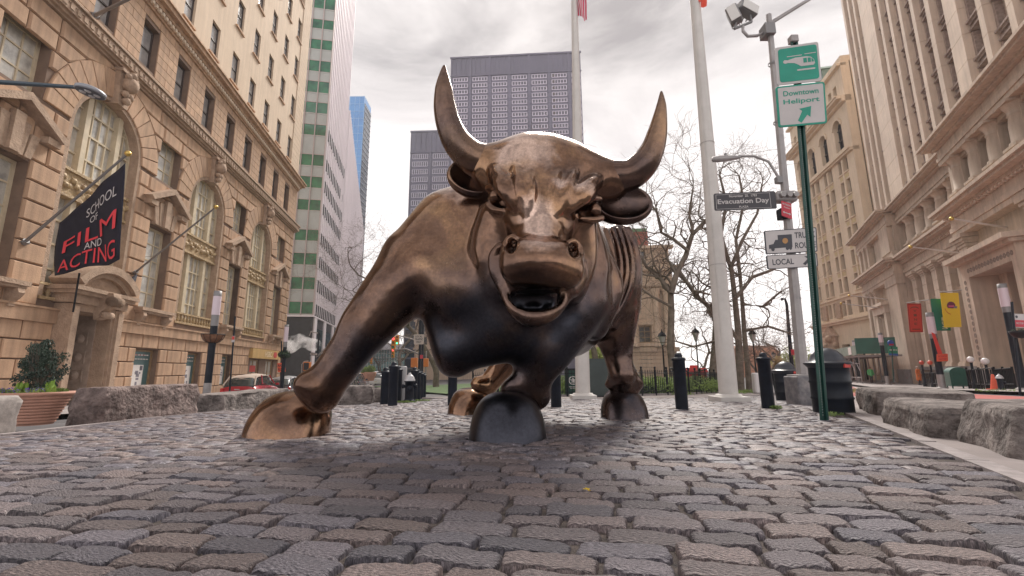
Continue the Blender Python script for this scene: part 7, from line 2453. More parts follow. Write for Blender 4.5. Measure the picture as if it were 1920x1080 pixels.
# ------------------------------------------------------------------ banners and signs on the right
t, text, shape, panel, m = sign('wine_banner', 'red vertical banner reading WINE hung on the colonnaded building', ((1701, 569), (1727, 569), (1731, 623), (1706, 623)), 36, mat('red_banner', (.62, .05, .03), .7), thick=.03, cat='banner', border=mat('banner_edge', (.25, .02, .02), .7), bm_=.05)
for i, chh in enumerate('WINE'): text(chh, .5, .74 - i * .15, .08, .22, mat('banner_print', (.16, .04, .01), .7))
shape('printed_arc', arc(.5, .80, .34, .09, 20, 160) + arc(.5, .80, .28, .06, 160, 20), mat('banner_print', (.16, .04, .01), .7))
shape('printed_line', [(.2, .09), (.8, .09), (.8, .12), (.2, .12)], mat('banner_print', (.16, .04, .01), .7))
t, text, shape, panel, m = sign('subway_banner', 'green banner with yellow letters SUBWAY partly behind the yellow banner', ((1745, 560), (1779, 560), (1783, 620), (1752, 620)), 30.6, mat('green_banner', (.004, .16, .12), .7), thick=.03, cat='banner')
def vtext(s, u, v0, dv, hh, ww, mm):
    for i, c_ in enumerate(s): text(c_, u, v0 + dv * i, hh, ww, mm)
me_y = mat('banner_yellow', (.80, .58, .04), .7)
for i, c_ in enumerate('SUB'): text(c_, .66, .10 + i * .13, .11, .34, mat('pale_print', (.6, .62, .5), .7))
for i, c_ in enumerate('WAY'): text(c_, .72, .50 + i * .14, .12, .36, me_y)
t, text, shape, panel, m = sign('helmet_banner', 'yellow banner printed with a football helmet above the mailbox', ((1763, 549), (1797, 549), (1803, 613), (1771, 614)), 30.2, me_y, thick=.03, cat='banner')
shape('helmet', arc(.50, .62, .24, .12, 0, 190) + [(.30, .55), (.60, .54)], mat('helmet_maroon', (.16, .02, .08), .6), .035)
shape('helmet_stripe', [(.34, .58), (.66, .58), (.66, .63), (.34, .63)], mat('helmet_pink', (.60, .10, .25), .6), .037)
shape('face_guard', [(.62, .55), (.80, .54), (.84, .60), (.66, .61)], M_grayp, .037)
shape('printed_arc', arc(.5, .60, .40, .24, 195, 260) + arc(.5, .60, .37, .22, 260, 195), mat('banner_print_red', (.55, .12, .03), .7), .035)
for i, (pa, pb_, Yb) in enumerate((((1701, 568), (1700, 566), 36),)): pass
def rod(a, b, r, label):
    mb = MB(); mb.tube([a, b], r, 6); return solo(mb, 'banner_rod', M_greyd, label, 'rod', loc=a)
rod(at(1762, 548, 30.2), at(1830, 541, 28.6), .03, 'thin rod holding the yellow banner out from the columns')
rod(at(1700, 568, 36), at(1742, 562, 34.5), .03, 'thin rod holding the red wine banner out from the columns')
t, text, shape, panel, m = sign('feather_flag', 'narrow red sail flag leaning beside the banded post', ((1747, 623), (1753, 626), (1769, 668), (1762, 672)), 27.0, mat('sail_red', (.70, .06, .05), .7), thick=.03, cat='flag')
t, text, shape, panel, m = sign('road_work_sign', 'orange-red rectangular sign on the banded post', ((1757, 664), (1777, 663), (1778, 677), (1757, 678)), 26.9, M_sgorange, thick=.03)
text('NO PARKING', .5, .68, .2, .8, M_sgred); text('ANYTIME', .5, .3, .2, .7, M_sgred)
t, text, shape, panel, m = sign('bus_stop_sign', 'blue, green and white bus stop sign beside the shed post', ((1665, 650), (1683, 650), (1684, 667), (1667, 666)), 40, mat('transit_green', (.02, .26, .16), .5), thick=.05)
shape('band', [(0, .0), (1, 0), (1, .22), (0, .22)], mat('transit_blue', (.03, .10, .40), .5), .02)
text('M5 M15', .5, .62, .2, .8, M_white, .03)
p = at(1670, 643, 40)
mb = MB(); mb.lathe([(.001, -.04), (.26, -.04), (.26, .04), (.001, .04)], 20, False, (0, 0, 0), 'Y'); o = solo(mb, 'bus_roundel', mat('transit_blue', (.03, .10, .40), .5), 'round blue and red bus emblem on top of the stop pole', 'sign'); o.location = p
rb_ = MB(); rb_.box(-.2, .2, -.05, -.041, -.22, -.08); q = rb_.build('red_band', M_sgred, o)
p = at(1674, 705, 40); mb = MB(); mb.tube([(0, 0, -.5), at(1672, 650, 40) - p], .05, 6); solo(mb, 'sign_pole', M_gpost, 'slim green pole carrying the bus stop sign', 'post').location = p
t, text, shape, panel, m = sign('parking_rule_sign', 'red and white parking rule sign on the post at the right edge', ((1900, 588), (1921, 589), (1922, 615), (1903, 614)), 17.5, M_sgw, thick=.02)
shape('red_field', [(.05, .05), (.95, .05), (.95, .55), (.05, .55)], M_sgred); text('NO STOP', .5, .32, .14, .7, M_sgw, .009); shape('mark', arc(.25, .78, .12, .1, 0, 330), M_sgblack)
p = at(1911, 735, 17.5); mb = MB(); mb.tube([(0, 0, -.3), at(1897, 566, 17.5) - p], .04, 8); solo(mb, 'sign_pole', M_bin, 'black slanting sign pole at the right edge of the photo', 'post').location = p
p = at(1914, 625, 17.3); bt = thing('hanging_basket', 'dark hanging basket under the parking signs at the right edge', 'hanging basket', p)
mb = MB(); mb.lathe([(.001, -.2), (.2, -.15), (.3, 0), (.33, .1), (.2, .1)], 14); mb.build('liner', M_rail, bt); foliage('plants', [((0, 0, .1), (.3, .3, .1))], .04, 150, M_leafd, 15, bt)

# mailbox
p = on_ground(1797, 729, .05); p = at(1797, 729, 27.5)
t = thing('mailbox', 'dark green relay mailbox on the pavement under the yellow banner', 'mailbox', (p.x, p.y, p.z), aR + PI * .5)
M_mail = mat('mail_green', (.012, .09, .065), .4, var=.15, vscale=3)
T_ = thing
mb = MB(); mb.prism([(-.42, .18), (.42, .18), (.42, .95)] + [(.42 * math.cos(a_), .95 + .32 * math.sin(a_)) for a_ in [PI * k / 10 for k in range(1, 10)]] + [(-.42, .95)], -.45, .45); mb.build('box', M_mail, t)
for sx in (-.36, .36):
    for sy in (-.38, .38): part('leg', M_mail, t, (sx - .03, sx + .03, sy - .03, sy + .03, 0, .18))
part('door', M_mail, t, (-.33, .33, -.47, -.451, .3, .9))
# globe lamps, rails, cone, hydrant
def globe_lamp(px, Y, ytop, col, label):
    p = at(px, 728, Y); p.z = gz(p.x, p.y) + .03
    t = thing('globe_lamp', label, 'lamp', p, 0, 'subway entrance lamps'); h = at(px, ytop, Y).z - p.z
    mb = MB(); mb.lathe([(.14, 0), (.14, .3), (.07, .4), (.06, h - .2), (.10, h - .18)], 10); mb.build('post', M_bin, t)
    mb = MB(); mb.sphere((0, 0, h), .17, 14); mb.build('globe', col, t)
M_globe = mat('opal_globe', (.80, .76, .76), .3); M_rglobe = mat('red_globe', (.62, .09, .06), .3)
globe_lamp(1830, 25.5, 674, M_globe, 'white globe lamp at the subway stair, left of two')
globe_lamp(1857, 24.0, 677, M_globe, 'white globe lamp at the subway stair, right of two')
globe_lamp(1736, 37, 680, M_rglobe, 'red globe lamp near the person in orange, left of two')
globe_lamp(1752, 35, 680, M_rglobe, 'red globe lamp near the person in orange, right of two')
def stair_rail(pa, pb2, label):
    a, b = at(*pa), at(*pb2); a.z = gz(a.x, a.y) + .03; b.z = gz(b.x, b.y) + .03
    t = thing('stair_railing', label, 'railing', a); d = b - a; n = 12
    for z in (.25, 1.05):
        mb = MB(); mb.tube([Vector((0, 0, z)), d + Vector((0, 0, z))], .03, 6); mb.build('rail', M_rail, t)
    for k in range(n + 1):
        q = d * (k / n); part('baluster' if k % 6 else 'post', M_rail, t, (q.x - (.02 if k % 6 else .05), q.x + (.02 if k % 6 else .05), q.y - .02, q.y + .02, 0, 1.1 + (0 if k % 6 else .1)))
stair_rail((1818, 725, 26.5), (1870, 735, 22.6), 'black railing of the subway stair beside the globe lamps')
stair_rail((1733, 722, 37.5), (1766, 722, 33), 'black railing beside the red globe lamps')
stair_rail((1870, 725, 25.5), (1905, 728, 23), 'black railing before the dark basement window at the right')
p = at(1868, 739, 22.5)
t = thing('traffic_cone', 'orange traffic cone beside the black hydrant on the right pavement', 'cone', (p.x, p.y, gz(p.x, p.y) + .03))
mb = MB(); mb.lathe([(.17, .04), (.05, .72), (.04, .74), (.001, .74)], 14); mb.build('cone', M_sgorange, t); part('foot', M_sgorange, t, (-.22, .22, -.22, .22, 0, .04))
p = at(1880, 739, 22.0); hydrant(p.x, p.y, .8, 'black hydrant with pale bonnet beside the orange cone', M_silver, 1.0)
p = at(1706, 716, 44)
t = thing('hydrant_far', 'tiny red valve beside the far building pier', 'valve', (p.x, p.y, gz(p.x, p.y)))
t.name = 'standpipe'
mb = MB(); mb.lathe([(.12, 0), (.12, .5), (.2, .55), (.1, .7), (.001, .72)], 8); mb.build('pipe', M_sgred, t)

# people ---------------------------------------------------------------------------
def person(px, pyb, Y, h, label, legs_m, coat_m, coat_len, rz, extra=None):
    p = at(px, pyb, Y); z = gz(p.x, p.y) + .03
    t = thing('person', label, 'person', (p.x, p.y, z), rz, scale=h / 1.75)
    c = Clay(seq(-.45, .45, .022), seq(-.3, .3, .022), seq(-.02, 1.8, .022))
    for s_ in (-1, 1):
        c.path([(s_ * .09, .0, .92), (s_ * .10, -.02 + s_ * .05, .50), (s_ * .10, .03 + s_ * .08, .09)], [.095, .068, .048], .03)
        c.path([(s_ * .10, .04 + s_ * .08, .05), (s_ * .11, -.13 + s_ * .08, .035)], [.05, .04], .02)
        c.path([(s_ * .19, .0, 1.40), (s_ * .25, .02, 1.14), (s_ * .24, -.10, .90)], [.062, .05, .038], .04)
        c.path([(s_ * .24, -.10, .90), (s_ * .235, -.13, .80)], [.04, .03], .02)
    c.path([(0, 0, .92), (0, .0, 1.15), (0, .0, 1.36)], [.15, .145, .15], .06)
    c.cone((-.15, 0, 1.40), .07, (.15, 0, 1.40), .07, .06)
    c.cone((0, 0, 1.42), .055, (0, -.01, 1.55), .05, .04)
    c.ell((0, -.02, 1.64), (.078, .095, .115), (0, 0, 0), .02); c.cone((0, -.115, 1.63), .014, (0, -.12, 1.62), .012, .02)
    me = c.mesh('body'); me.materials.append(legs_m); me.materials.append(mat('skin', (.45, .27, .20), .6))
    for f in me.polygons:
        if f.center.z > 1.50 or (abs(f.center.x) > .2 and f.center.z < .86): f.material_index = 1
    link_mesh('body', me, None, t)
    c = Clay(seq(-.5, .5, .022), seq(-.35, .35, .022), seq(.2, 1.8, .022))
    c.path([(0, .01, coat_len), (0, .0, .95), (0, 0, 1.2), (0, 0, 1.36)], [.20, .19, .175, .165], .05)
    c.cone((-.16, 0, 1.41), .085, (.16, 0, 1.41), .085, .06)
    for s_ in (-1, 1): c.path([(s_ * .19, .0, 1.40), (s_ * .26, .02, 1.14), (s_ * .245, -.09, .92)], [.08, .068, .06], .04)
    me = c.mesh('coat'); me.materials.append(coat_m); link_mesh('coat', me, None, t)
    c = Clay(seq(-.2, .2, .018), seq(-.2, .2, .018), seq(1.4, 1.85, .018)); c.ell((0, .012, 1.675), (.092, .10, .10), (0, 0, 0), .02)
    me = c.mesh('hair'); me.materials.append(extra or mat('dark_hair', (.05, .035, .03), .7)); link_mesh('hair', me, None, t)
    return t
M_trou = mat('dark_trousers', (.03, .03, .04), .8)
person(1725, 721, 40, 1.62, 'person in a long orange coat and dark trousers walking on the right pavement', M_trou, mat('orange_coat', (.62, .16, .04), .8), .55, .4, mat('pale_hat', (.45, .38, .36), .8))
person(1635, 718, 47, 1.6, 'person in a bright green vest standing under the green shed', M_trou, mat('green_vest', (.12, .55, .20), .7), .9, -.3)
# ------------------------------------------------------------------ left: overhead lamp, planter, cars, signals
YL = 7.2
a = at(-30, 152, YL); b = at(150, 164, YL)
t = thing('overhead_lamp', 'grey oval street light on a long dark arm at the upper left', 'street lamp', a)
mb = MB(); mb.tube([(0, 0, 0), b - a], [.045, .032], 10); mb.build('arm', mat('blue_grey_arm', (.05, .075, .10), .4, metal=.3), t)
mb = MB(); mb.tube([Vector((0, 0, 0)), Vector((-.25, 0, -.1)), Vector((-.4, 0, -5.6))], [.05, .07, .09], 10); mb.build('post', M_bin, t)
c_ = at(170, 171, YL) - a
M_lamph = mat('lamp_housing', (.30, .31, .34), .4, metal=.4)
mb = MB(); mb.T = Matrix.Translation(c_) @ Matrix.Rotation(R(9), 4, 'Y')
mb.lathe([(.001, .055), (.16, .05), (.215, .02), (.22, -.03), (.20, -.045)], 28); f = mb.build('lamp_head', M_lamph, t)
mb = MB(); mb.T = Matrix.Translation(c_) @ Matrix.Rotation(R(9), 4, 'Y')
mb.lathe([(.205, -.045), (.001, -.05)], 24); mb.build('lens', mat('lens_grey', (.10, .115, .14), .6), f)
for k in range(4):
    a_ = PI / 2 * k + .5; mb = MB(); mb.T = Matrix.Translation(c_) @ Matrix.Rotation(R(9), 4, 'Y')
    mb.lathe([(.05, -.05), (.045, -.062), (.001, -.066)], 12, True, (.10 * math.cos(a_), .10 * math.sin(a_), 0)); mb.build('led_cluster', mat('led_pale', (.6, .6, .62), .3), f)
# clay planter
p = on_ground(62, 800); Yp = 7.6; p = at(60, 796, Yp); zp = p.z
t = thing('clay_planter', 'large ribbed terracotta planter on the pavement at the left', 'planter', (p.x, p.y, zp))
M_terra = mat('terracotta', (.50, .27, .20), .75, var=.12, vscale=4, bump=.2, bscale=40)
t.scale = (.84,) * 3; prof = [(.30, 0)]
for k in range(9):
    r_ = .31 + .022 * k; z = .03 + .057 * k
    prof += [(r_, z), (r_ + .018, z + .006), (r_ + .018, z + .045), (r_ + .004, z + .052)]
prof += [(.55, .56), (.56, .62), (.50, .62), (.47, .52)]
mb = MB(); mb.lathe(prof, 40); mb.build('pot', M_terra, t)
mb = MB(); mb.lathe([(.49, .55), (.001, .57)], 20); mb.build('soil', M_joint, t)
sp = thing('shrub', 'dark evergreen shrub with violet pansies growing in the clay planter', 'shrub', (p.x, p.y, zp + .47), scale=.84)
rr = random.Random(5)
mb = MB()
for k in range(46):
    a_ = rr.uniform(0, 2 * PI); l = rr.uniform(.5, 1.02); d = Vector((math.cos(a_) * rr.uniform(.02, .42), math.sin(a_) * .35, 1)).normalized()
    mb.tube([(0, 0, 0), d * l * .5, d * l + Vector((rr.gauss(0, .04), 0, 0))], [.012, .008, .003], 4)
mb.build('stems', M_bark, sp)
pts = []
for k in range(70):
    z = rr.uniform(.08, 1.0); w = .34 * (1 - abs(z - .42) * 1.25) + .04; pts.append(((rr.uniform(-w, w), rr.uniform(-w, w) * .7, z), (.09, .09, .12)))
foliage('foliage', pts, .026, 6500, mat('bay_leaf', (.05, .085, .055), .5, col2=(.02, .035, .03), vscale=4), 7, sp, up=1.0)
foliage('underplanting', [((rr.uniform(-.42, .42), rr.uniform(-.35, .3), .06), (.10, .10, .07)) for _ in range(22)], .03, 2600, M_leaf, 8, sp, up=.6)
foliage('pansy_petals', [((rr.uniform(-.46, .44), rr.uniform(-.42, -.1), .11), (.07, .05, .05)) for _ in range(16)], .016, 160, mat('pansy', (.16, .09, .45), .6), 9, sp)
foliage('grass_blades', [((-.12, -.2, .12), (.10, .06, .12)), ((.38, -.15, .14), (.12, .08, .12))], .06, 70, mat('daffodil_leaf', (.22, .36, .05), .6), 10, sp, up=6)

# cars ----------------------------------------------------------------------------
M_tyre = mat('tyre', (.02, .02, .02), .8); M_rim = mat('alloy', (.45, .45, .46), .3, metal=.8)
M_chrome = mat('chrome', (.7, .7, .7), .12, metal=1.0); M_tail = mat('tail_red', (.5, .02, .02), .2); M_cglass = glass('car_glass', (.035, .045, .045), .06)
M_plate = mat('number_plate', (.55, .52, .42), .5)
def car(name, label, x, y, z, rz, L, Wd, H, paint, roofm, soft=False, group='cars parked along the left kerb'):
    t = thing(name, label, 'car', (x, y, z), rz, group)
    # local: +y is forward, rear at -L/2 ; sections across the width
    def section(yy, hw, zb, zt, rnd):
        n = 12; P = []
        for k in range(n + 1):
            a_ = PI * k / n
            cx_, sx = math.cos(a_), math.sin(a_)
            P.append((hw * (abs(cx_) ** rnd) * (1 if cx_ >= 0 else -1), yy, zb + (zt - zb) * (sx ** rnd)))
        return [(hw * .94, yy, zb - .16)] + P + [(-hw * .94, yy, zb - .16)]
    def loft(secs, m, nm):
        mb = MB(); n = len(secs[0]); V = [p for s in secs for p in s]
        F = [(i * n + k, i * n + k + 1, (i + 1) * n + k + 1, (i + 1) * n + k) for i in range(len(secs) - 1) for k in range(n - 1)]
        mb.add(V, F, True); mb.add(secs[0], [tuple(range(n))]); mb.add(secs[-1], [tuple(range(n))[::-1]])
        return mb.build(nm, m, t)
    hw = Wd / 2; hb = .58 * H
    ys = [-.5, -.485, -.44, -.3, 0, .2, .34, .45, .492, .5]
    hws = [.86, .93, .98, 1.0, 1.0, 1.0, .99, .93, .84, .78]
    zts = [.50, .60, .64, .66, .645, .62, .58, .50, .42, .36]
    loft([section(a_ * L, hw * w_, .32, H * zt, .45) for a_, w_, zt in zip(ys, hws, zts)], paint, 'body')
    # cabin: glass shell and a roof skin above
    cy = [-.47, -.40, -.28, .02, .12, .24]; cz = [.64, .86, .965, 1.0, .95, .66]; cw = [.80, .76, .72, .71, .74, .80]
    loft([section(a_ * L, hw * w_, H * .60, H * z_, .50) for a_, w_, z_ in zip(cy, cw, cz)], M_cglass, 'greenhouse')
    ry = [-.41, -.34, -.28, .02, .12]; rz_ = [.84, .93, .975, 1.008, .958]
    mb = MB(); secs = []
    for a_, z_ in zip(ry, rz_):
        secs.append([(hw * .70 * q, a_ * L, H * z_ - .06 * q * q * 1.6 + .012) for q in (-1, -.9, -.6, 0, .6, .9, 1)])
    V = [p for s in secs for p in s]; n = 7
    mb.add(V, [(i * n + k, i * n + k + 1, (i + 1) * n + k + 1, (i + 1) * n + k) for i in range(len(secs) - 1) for k in range(n - 1)], True)
    o = mb.build('roof', roofm, t); md = o.modifiers.new('thickness', 'SOLIDIFY'); md.thickness = .03
    for sx in (-1, 1):                                               # pillars
        for (y0, z0, y1, z1) in ((-.47, .64, -.36, .93), (-.20, .66, -.18, .95), (.24, .66, .12, .94)):
            mb = MB(); mb.tube([(sx * hw * .83, y0 * L, z0 * H), (sx * hw * .70, y1 * L, z1 * H)], .035, 6); mb.build('pillar', roofm if soft and y0 < -.4 else paint, t)
        for yy in (-.31, .31):
            mb = MB(); mb.lathe([(.001, -.11), (.29, -.11), (.31, -.07), (.31, .07), (.29, .11), (.001, .11)], 20, True, (sx * (hw - .10), yy * L, .31), 'X')
            w = mb.build('wheel', M_tyre, t)
            mb = MB(); mb.lathe([(.001, sx * .118), (.19, sx * .122), (.20, sx * .10)], 14, True, (sx * (hw - .10), yy * L, .31), 'X'); mb.build('rim', M_rim, w)
        mb = MB(); mb.rbox(sx * hw * .82 - .07, sx * hw * .82 + .07, -L * .5 - .02, -L * .5 + .12, H * .42, H * .56, .03); mb.build('tail_light', M_tail, t)
        mb = MB(); mb.rbox(sx * hw * .70 - .14, sx * hw * .70 + .14, L * .47, L * .5, H * .36, H * .46, .03); mb.build('headlight', M_chrome, t)
        mb = MB(); mb.rbox(sx * (hw + .10) - .09, sx * (hw + .10) + .09, L * .16, L * .20, H * .60, H * .68, .03); mb.build('wing_mirror', paint, t)
        mb = MB(); mb.box(sx * hw * .995 - .012, sx * hw * .995 + .012, -L * .2, L * .2, H * .52, H * .535); mb.build('trim_strip', M_chrome, t)
    mb = MB(); mb.rbox(-hw * .86, hw * .86, -L * .5 - .06, -L * .5 + .1, .26, .42, .04); mb.build('rear_bumper', paint, t)
    mb = MB(); mb.box(-.16, .16, -L * .5 - .075, -L * .5 - .061, .40, .50); mb.build('number_plate', M_plate, t)
    mb = MB(); mb.tube([(-.12, -L * .5 - .03, H * .52), (.12, -L * .5 - .03, H * .52)], .018, 6); mb.build('boot_handle', M_chrome, t)
    return t
M_rpaint = mat('red_car_paint', (.38, .012, .025), .25, coat=.8); M_cream2 = mat('beige_soft_top', (.46, .37, .31), .8)
M_bpaint = mat('black_car_paint', (.012, .012, .018), .2, coat=.8); M_spaint = mat('silver_car_paint', (.42, .42, .44), .3, metal=.6)
M_npaint = mat('maroon_car_paint', (.10, .01, .03), .25, coat=.8)
def car_at(px, Y, ytop, H, **kw):
    p = at(px, 700, Y); zt = at(px, ytop, Y).z
    return p.x, Y, zt - H
x, y, z = car_at(477, 23.2, 701, 1.46); car('parked_car', 'small red car with beige soft top parked beyond the granite blocks', x, y, z, R(9), 3.6, 1.66, 1.46, M_rpaint, M_cream2, True)
x, y, z = car_at(541, 29.5, 705, 1.42); car('parked_car', 'black convertible with pale roof parked ahead of the red car', x, y, z, R(10), 4.3, 1.75, 1.42, M_bpaint, M_spaint)
x, y, z = car_at(652, 33, 709, 1.45); car('parked_car', 'dark car just showing beside the bull\'s foreleg', x, y, z, R(8), 4.3, 1.75, 1.45, M_bpaint, M_bpaint)
x, y, z = car_at(664, 43, 699, 1.75); car('parked_car', 'dark blue van-like car farther up the street', x, y, z, R(8), 4.5, 1.85, 1.75, mat('navy_car_paint', (.015, .03, .07), .25, coat=.8), M_bpaint)
x, y, z = car_at(712, 62, 700, 1.5); car('parked_car', 'white car in the distance near the round planters', x, y, z, R(4), 4.3, 1.8, 1.5, mat('white_car_paint', (.6, .6, .62), .3, coat=.5), M_bpaint)
x, y, z = car_at(704, 75, 697, 1.5); car('parked_car', 'silver car farthest down the left street', x, y, z, R(4), 4.3, 1.8, 1.6, M_spaint, M_spaint)
# signal posts
M_sigy = mat('signal_yellow', (.62, .26, .02), .5); M_walk = mat('walk_signal_orange', (.65, .20, .04), .5)
def signal_post(px, Y, ytop, label, r=.09):
    p = at(px, 712, Y); z = gz(p.x, p.y); t = thing('signal_post', label, 'signal post', (p.x, Y, z))
    h = at(px, ytop, Y).z - z
    mb = MB(); mb.lathe([(r * 1.8, 0), (r * 1.8, .5), (r, .7), (r * .8, h)], 8); mb.build('post', M_bin, t)
    return t, Vector((p.x, Y, z))
def signal_head(px, py, Y, label, s=1.0, lit='red'):
    p = at(px, py, Y); t = thing('traffic_signal', label, 'traffic light', p, 0, 'yellow traffic signal heads', s)
    mb = MB(); mb.rbox(-.17, .17, -.1, .15, -.55, .55, .03); mb.build('housing', M_sigy, t)
    for k, (nm, c_) in enumerate((('red_lamp', (.25, .02, .02)), ('amber_lamp', (.22, .12, .02)), ('green_lamp', (.02, .20, .10)))):
        z = .34 - k * .34
        on = nm.startswith(lit)
        m_ = mat(nm + ('_lit' if on else ''), c_, .3, emit=((c_[0] * 3, c_[1] * 3, c_[2] * 3, 2.0) if on else None))
        mb = MB(); mb.lathe([(.11, -.125), (.001, -.13)], 12, True, (0, 0, z), 'Y'); mb.build(nm, m_, t)
        mb = MB(); mb.lathe([(.13, -.1), (.13, -.28)], 12, True, (0, 0, z), 'Y', PI); mb.build('visor', M_sigy, t)
    return t
t, o_ = signal_post(592, 46, 622, 'black signal post at the corner of the dark-based slab', .12)
mb = MB(); mb.tube([Vector((0, 0, at(592, 625, 46).z - o_.z)), at(583, 622, 46) - o_, at(580, 630, 46) - o_], .06, 6); mb.build('camera_arm', M_grey, t)
mb = MB(); q0, q1 = at(593, 670, 46) - o_, at(642, 632, 44) - o_; mb.tube([q0, q0.lerp(q1, .5) + Vector((0, 0, .3)), q1], [.08, .06, .04], 6); mb.build('mast_arm', M_grey, t)
for (x0, y0, x1, y1, lab) in ((580, 661, 596, 667, 'white arrow sign on the corner post under the camera'), (598, 667, 612, 673, 'second white arrow sign facing the avenue on the corner post')):
    tt, text, shape, panel, m = sign('one_way_sign', lab, ((x0, y0), (x1, y0 + .6), (x1, y1), (x0, y1 - .6)), 45.6, M_sgw, M_sgblack, thick=.04, border=M_sgblack, bm_=.06)
    text('ONE WAY', .5, .5, .34, .7, M_sgblack, .02)
tt, text, shape, panel, m = sign('raise_plow_sign', 'square orange sign reading RAISE PLOW beside the black car', ((520, 681), (534, 680), (535, 697), (521, 698)), 27, M_sgorange, thick=.03)
text('RAISE', .5, .72, .28, .84, M_sgblack, .02); text('PLOW', .5, .28, .28, .84, M_sgblack, .02)
p = at(527, 725, 27.2); mb = MB(); mb.tube([(0, 0, -.6), at(528, 640, 27.2) - p], .04, 6); solo(mb, 'sign_pole', M_bin, 'black pole carrying the orange plow sign', 'post').location = p
p = at(576, 687, 44); mb = MB(); mb.rbox(-.32, .32, -.2, .2, -.42, .42, .04); o = solo(mb, 'walk_signal', M_walk, 'orange pedestrian signal box at the slab corner', 'pedestrian signal'); o.location = p
mb = MB(); mb.box(-.24, .24, -.24, -.201, -.34, .34); mb.build('dark_screen', M_sgblack, o)
p = at(562, 712, 44); mb = MB(); mb.tube([at(565, 725, 44), at(566, 683, 44), at(570, 678, 44), at(578, 677, 44)], .05, 6); solo(mb, 'signal_bracket', M_grey, 'bent grey bracket holding the orange pedestrian box', 'bracket', loc=p)
p = at(431, 733, 18); tt = thing('sign_pole', 'slim black pole with small red and white parking sign against the stone front', 'post', p)
mb = MB(); mb.tube([(0, 0, -.3), at(441, 593, 18) - p], .032, 8); mb.build('pole', M_bin, tt)
q = at(438, 636, 17.9) - p; part('sign_plate', M_sgw, tt, (q.x - .06, q.x + .06, q.y - .03, q.y - .02, q.z - .12, q.z + .13)); part('red_print', M_redp, tt, (q.x - .05, q.x + .05, q.y - .04, q.y - .0301, q.z - .02, q.z + .11))
# signals and signs seen through the bull's legs
t, o_ = signal_post(786, 36, 595, 'black signal post seen under the bull\'s chest', .13)
mb = MB(); q0, q1 = at(786, 664, 36) - o_, at(738, 656, 38) - o_; mb.tube([q0, q0.lerp(q1, .5) + Vector((0, 0, .25)), q1], [.07, .05, .04], 6); mb.build('mast_arm', M_grey, t)
mb = MB(); q0, q1 = at(786, 640, 36) - o_, at(742, 627, 38) - o_; mb.tube([q0, q0.lerp(q1, .5), q1], [.07, .05, .04], 6); mb.build('mast_arm', M_grey, t)
signal_head(738, 643, 38, 'yellow traffic light hanging left on the upper mast arm', 1.0)
signal_head(745, 638, 37.6, 'narrow yellow traffic light turned sideways beside its twin', .75, 'green')
signal_head(737, 662, 44, 'small yellow traffic light on the lower mast arm', .8)
signal_head(697, 664, 60, 'distant yellow traffic light near the foreleg, upper of two', .9)
signal_head(696, 676, 62, 'distant yellow traffic light near the foreleg, lower of two', .8)
t, o_ = signal_post(791, 38, 606, 'second dark signal post right of the first', .1)
mb = MB(); q = at(791, 617, 37.6) - o_; mb.rbox(q.x - .25, q.x + .2, q.y - .2, q.y + .2, q.z - .7, q.z + .7, .05); mb.build('signal_back', M_bin, t)
tt, text, shape, panel, m = sign('local_traffic_sign', 'beige sign reading LOCAL TRAFFIC ONLY under the bull\'s chest', ((776, 627), (795, 627), (794, 645.5), (776, 645.5)), 33, mat('sign_cream', (.52, .45, .40), .5), thick=.04)
for i, s_ in enumerate(('LOCAL', 'TRAFFIC', 'ONLY')): text(s_, .5, .79 - i * .28, .2, (.7, .84, .55)[i], M_sgblack, .02)
tt, text, shape, panel, m = sign('red_round_sign', 'tiny red stop-like sign on the far pole under the chest', ((787.5, 665.5), (793, 665.5), (793, 672.5), (787.5, 672.5)), 34, M_sgred, thick=.04)
for (px, Y, c_, lab) in ((777, 40, M_walk, 'orange pedestrian signal left of the beige wall lamp'), (798, 46, M_walk, 'orange pedestrian signal on the wall side of the street')):
    p = at(px, 680, Y); mb = MB(); mb.rbox(-.28, .28, -.2, .2, -.42, .42, .04); solo(mb, 'walk_signal', c_, lab, 'pedestrian signal').location = p
    mb = MB(); mb.tube([(0, .25, -1.8), (0, .25, 1.2)], .07, 6); solo(mb, 'signal_pole', M_grey, lab.replace('orange pedestrian signal', 'thin pole of the pedestrian signal'), 'post').location = p
# round planters with shrubs on the refuge
for i, (px, Y, lab) in enumerate(((683, 52, 'round stone planter with yellow-green shrub, left of two on the refuge'), (694, 48, 'round stone planter with yellow-green shrub, right of two on the refuge'))):
    p = at(px, 713, Y); p.z = at(px, 714, Y).z; t = thing('round_planter', lab, 'planter', p)
    mb = MB(); mb.lathe([(.35, 0), (.55, .5), (.62, .8), (.62, .9), (.5, .9)], 16); mb.build('pot', M_terra, t)
    foliage('shrub', [((0, 0, 1.2), (.55, .5, .4))], .09, 500, M_leaf, 60 + i, t)
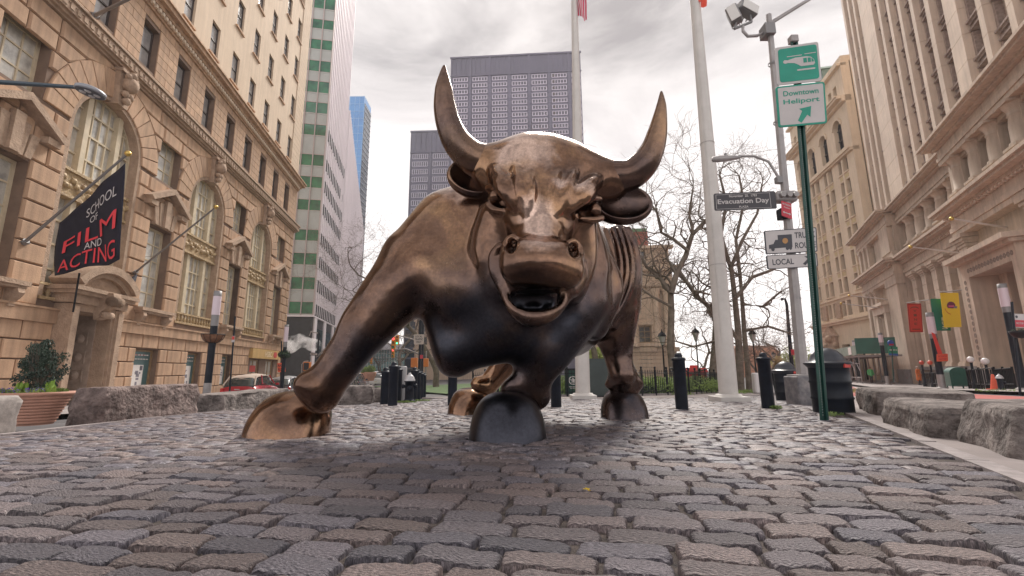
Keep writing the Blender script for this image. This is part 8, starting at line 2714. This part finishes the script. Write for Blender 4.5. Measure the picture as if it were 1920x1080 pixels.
# steam drifting from the street
def steam():
    m = bpy.data.materials.new('steam'); m.use_nodes = True
    nt = m.node_tree; N = nt.nodes; L = nt.links
    for n in list(N):
        if n.type != 'OUTPUT_MATERIAL': N.remove(n)
    out = [n for n in N if n.type == 'OUTPUT_MATERIAL'][0]
    v = N.new('ShaderNodeVolumePrincipled'); v.inputs['Color'].default_value = (.96, .95, .96, 1)
    tc = N.new('ShaderNodeTexCoord'); n1 = N.new('ShaderNodeTexNoise'); n1.inputs['Scale'].default_value = 1.1; n1.inputs['Detail'].default_value = 4; n1.inputs['Distortion'].default_value = .6
    L.new(tc.outputs['Object'], n1.inputs['Vector'])
    mr = N.new('ShaderNodeMapRange'); mr.inputs['From Min'].default_value = .46; mr.inputs['From Max'].default_value = .68; mr.inputs['To Max'].default_value = 2.2
    L.new(n1.outputs['Fac'], mr.inputs['Value']); L.new(mr.outputs['Result'], v.inputs['Density']); L.new(v.outputs['Volume'], out.inputs['Volume'])
    return m
c = Clay(seq(-3.6, 3.6, .2), seq(-1.6, 1.6, .2), seq(-1.8, 1.8, .2))
c.ell((-.9, 0, -.1), (1.2, .9, .95), (0, 0, 0), .4); c.ell((.3, 0, .35), (1.0, .8, .75), (0, 0, 0), .4); c.ell((1.7, .1, -.1), (.9, .6, .7), (0, 0, 0), .4); c.ell((-2.0, 0, -.4), (.8, .6, .5), (0, 0, 0), .4)
me = c.mesh('steam'); me.materials.append(steam()); o = link_mesh('steam', me, None); o.location = at(556, 645, 47); o['kind'] = 'stuff'
# the yellow blossom fallen on the setts
p = on_ground(1101, 923, .006)
mb = MB(); rr = random.Random(2)
for k in range(7):
    a_ = k * .9; c_ = Vector((.012 * math.cos(a_), .010 * math.sin(a_), .004 + .004 * (k % 3)))
    mb.add([c_ + Vector((rr.uniform(-.011, .011), rr.uniform(-.011, .011), rr.uniform(0, .010))) for _ in range(4)], [(0, 1, 2), (0, 2, 3), (1, 2, 3)])
solo(mb, 'fallen_blossom', mat('yellow_petal', (.70, .50, .03), .6), 'small yellow blossom lying on the cobbles in front of the bull', 'blossom').location = p

mb = MB(); mb.box(-330, 330, -25, 420, -4, 142)
hz = mb.build('haze', None); hz['kind'] = 'stuff'
hm = bpy.data.materials.new('haze'); hm.use_nodes = True
N = hm.node_tree.nodes
for n in list(N):
    if n.type != 'OUTPUT_MATERIAL': N.remove(n)
vp = N.new('ShaderNodeVolumePrincipled'); vp.inputs['Color'].default_value = (.93, .94, .98, 1); vp.inputs['Density'].default_value = .0005
hm.node_tree.links.new(vp.outputs['Volume'], [n for n in N if n.type == 'OUTPUT_MATERIAL'][0].inputs['Volume'])
hz.data.materials.append(hm)
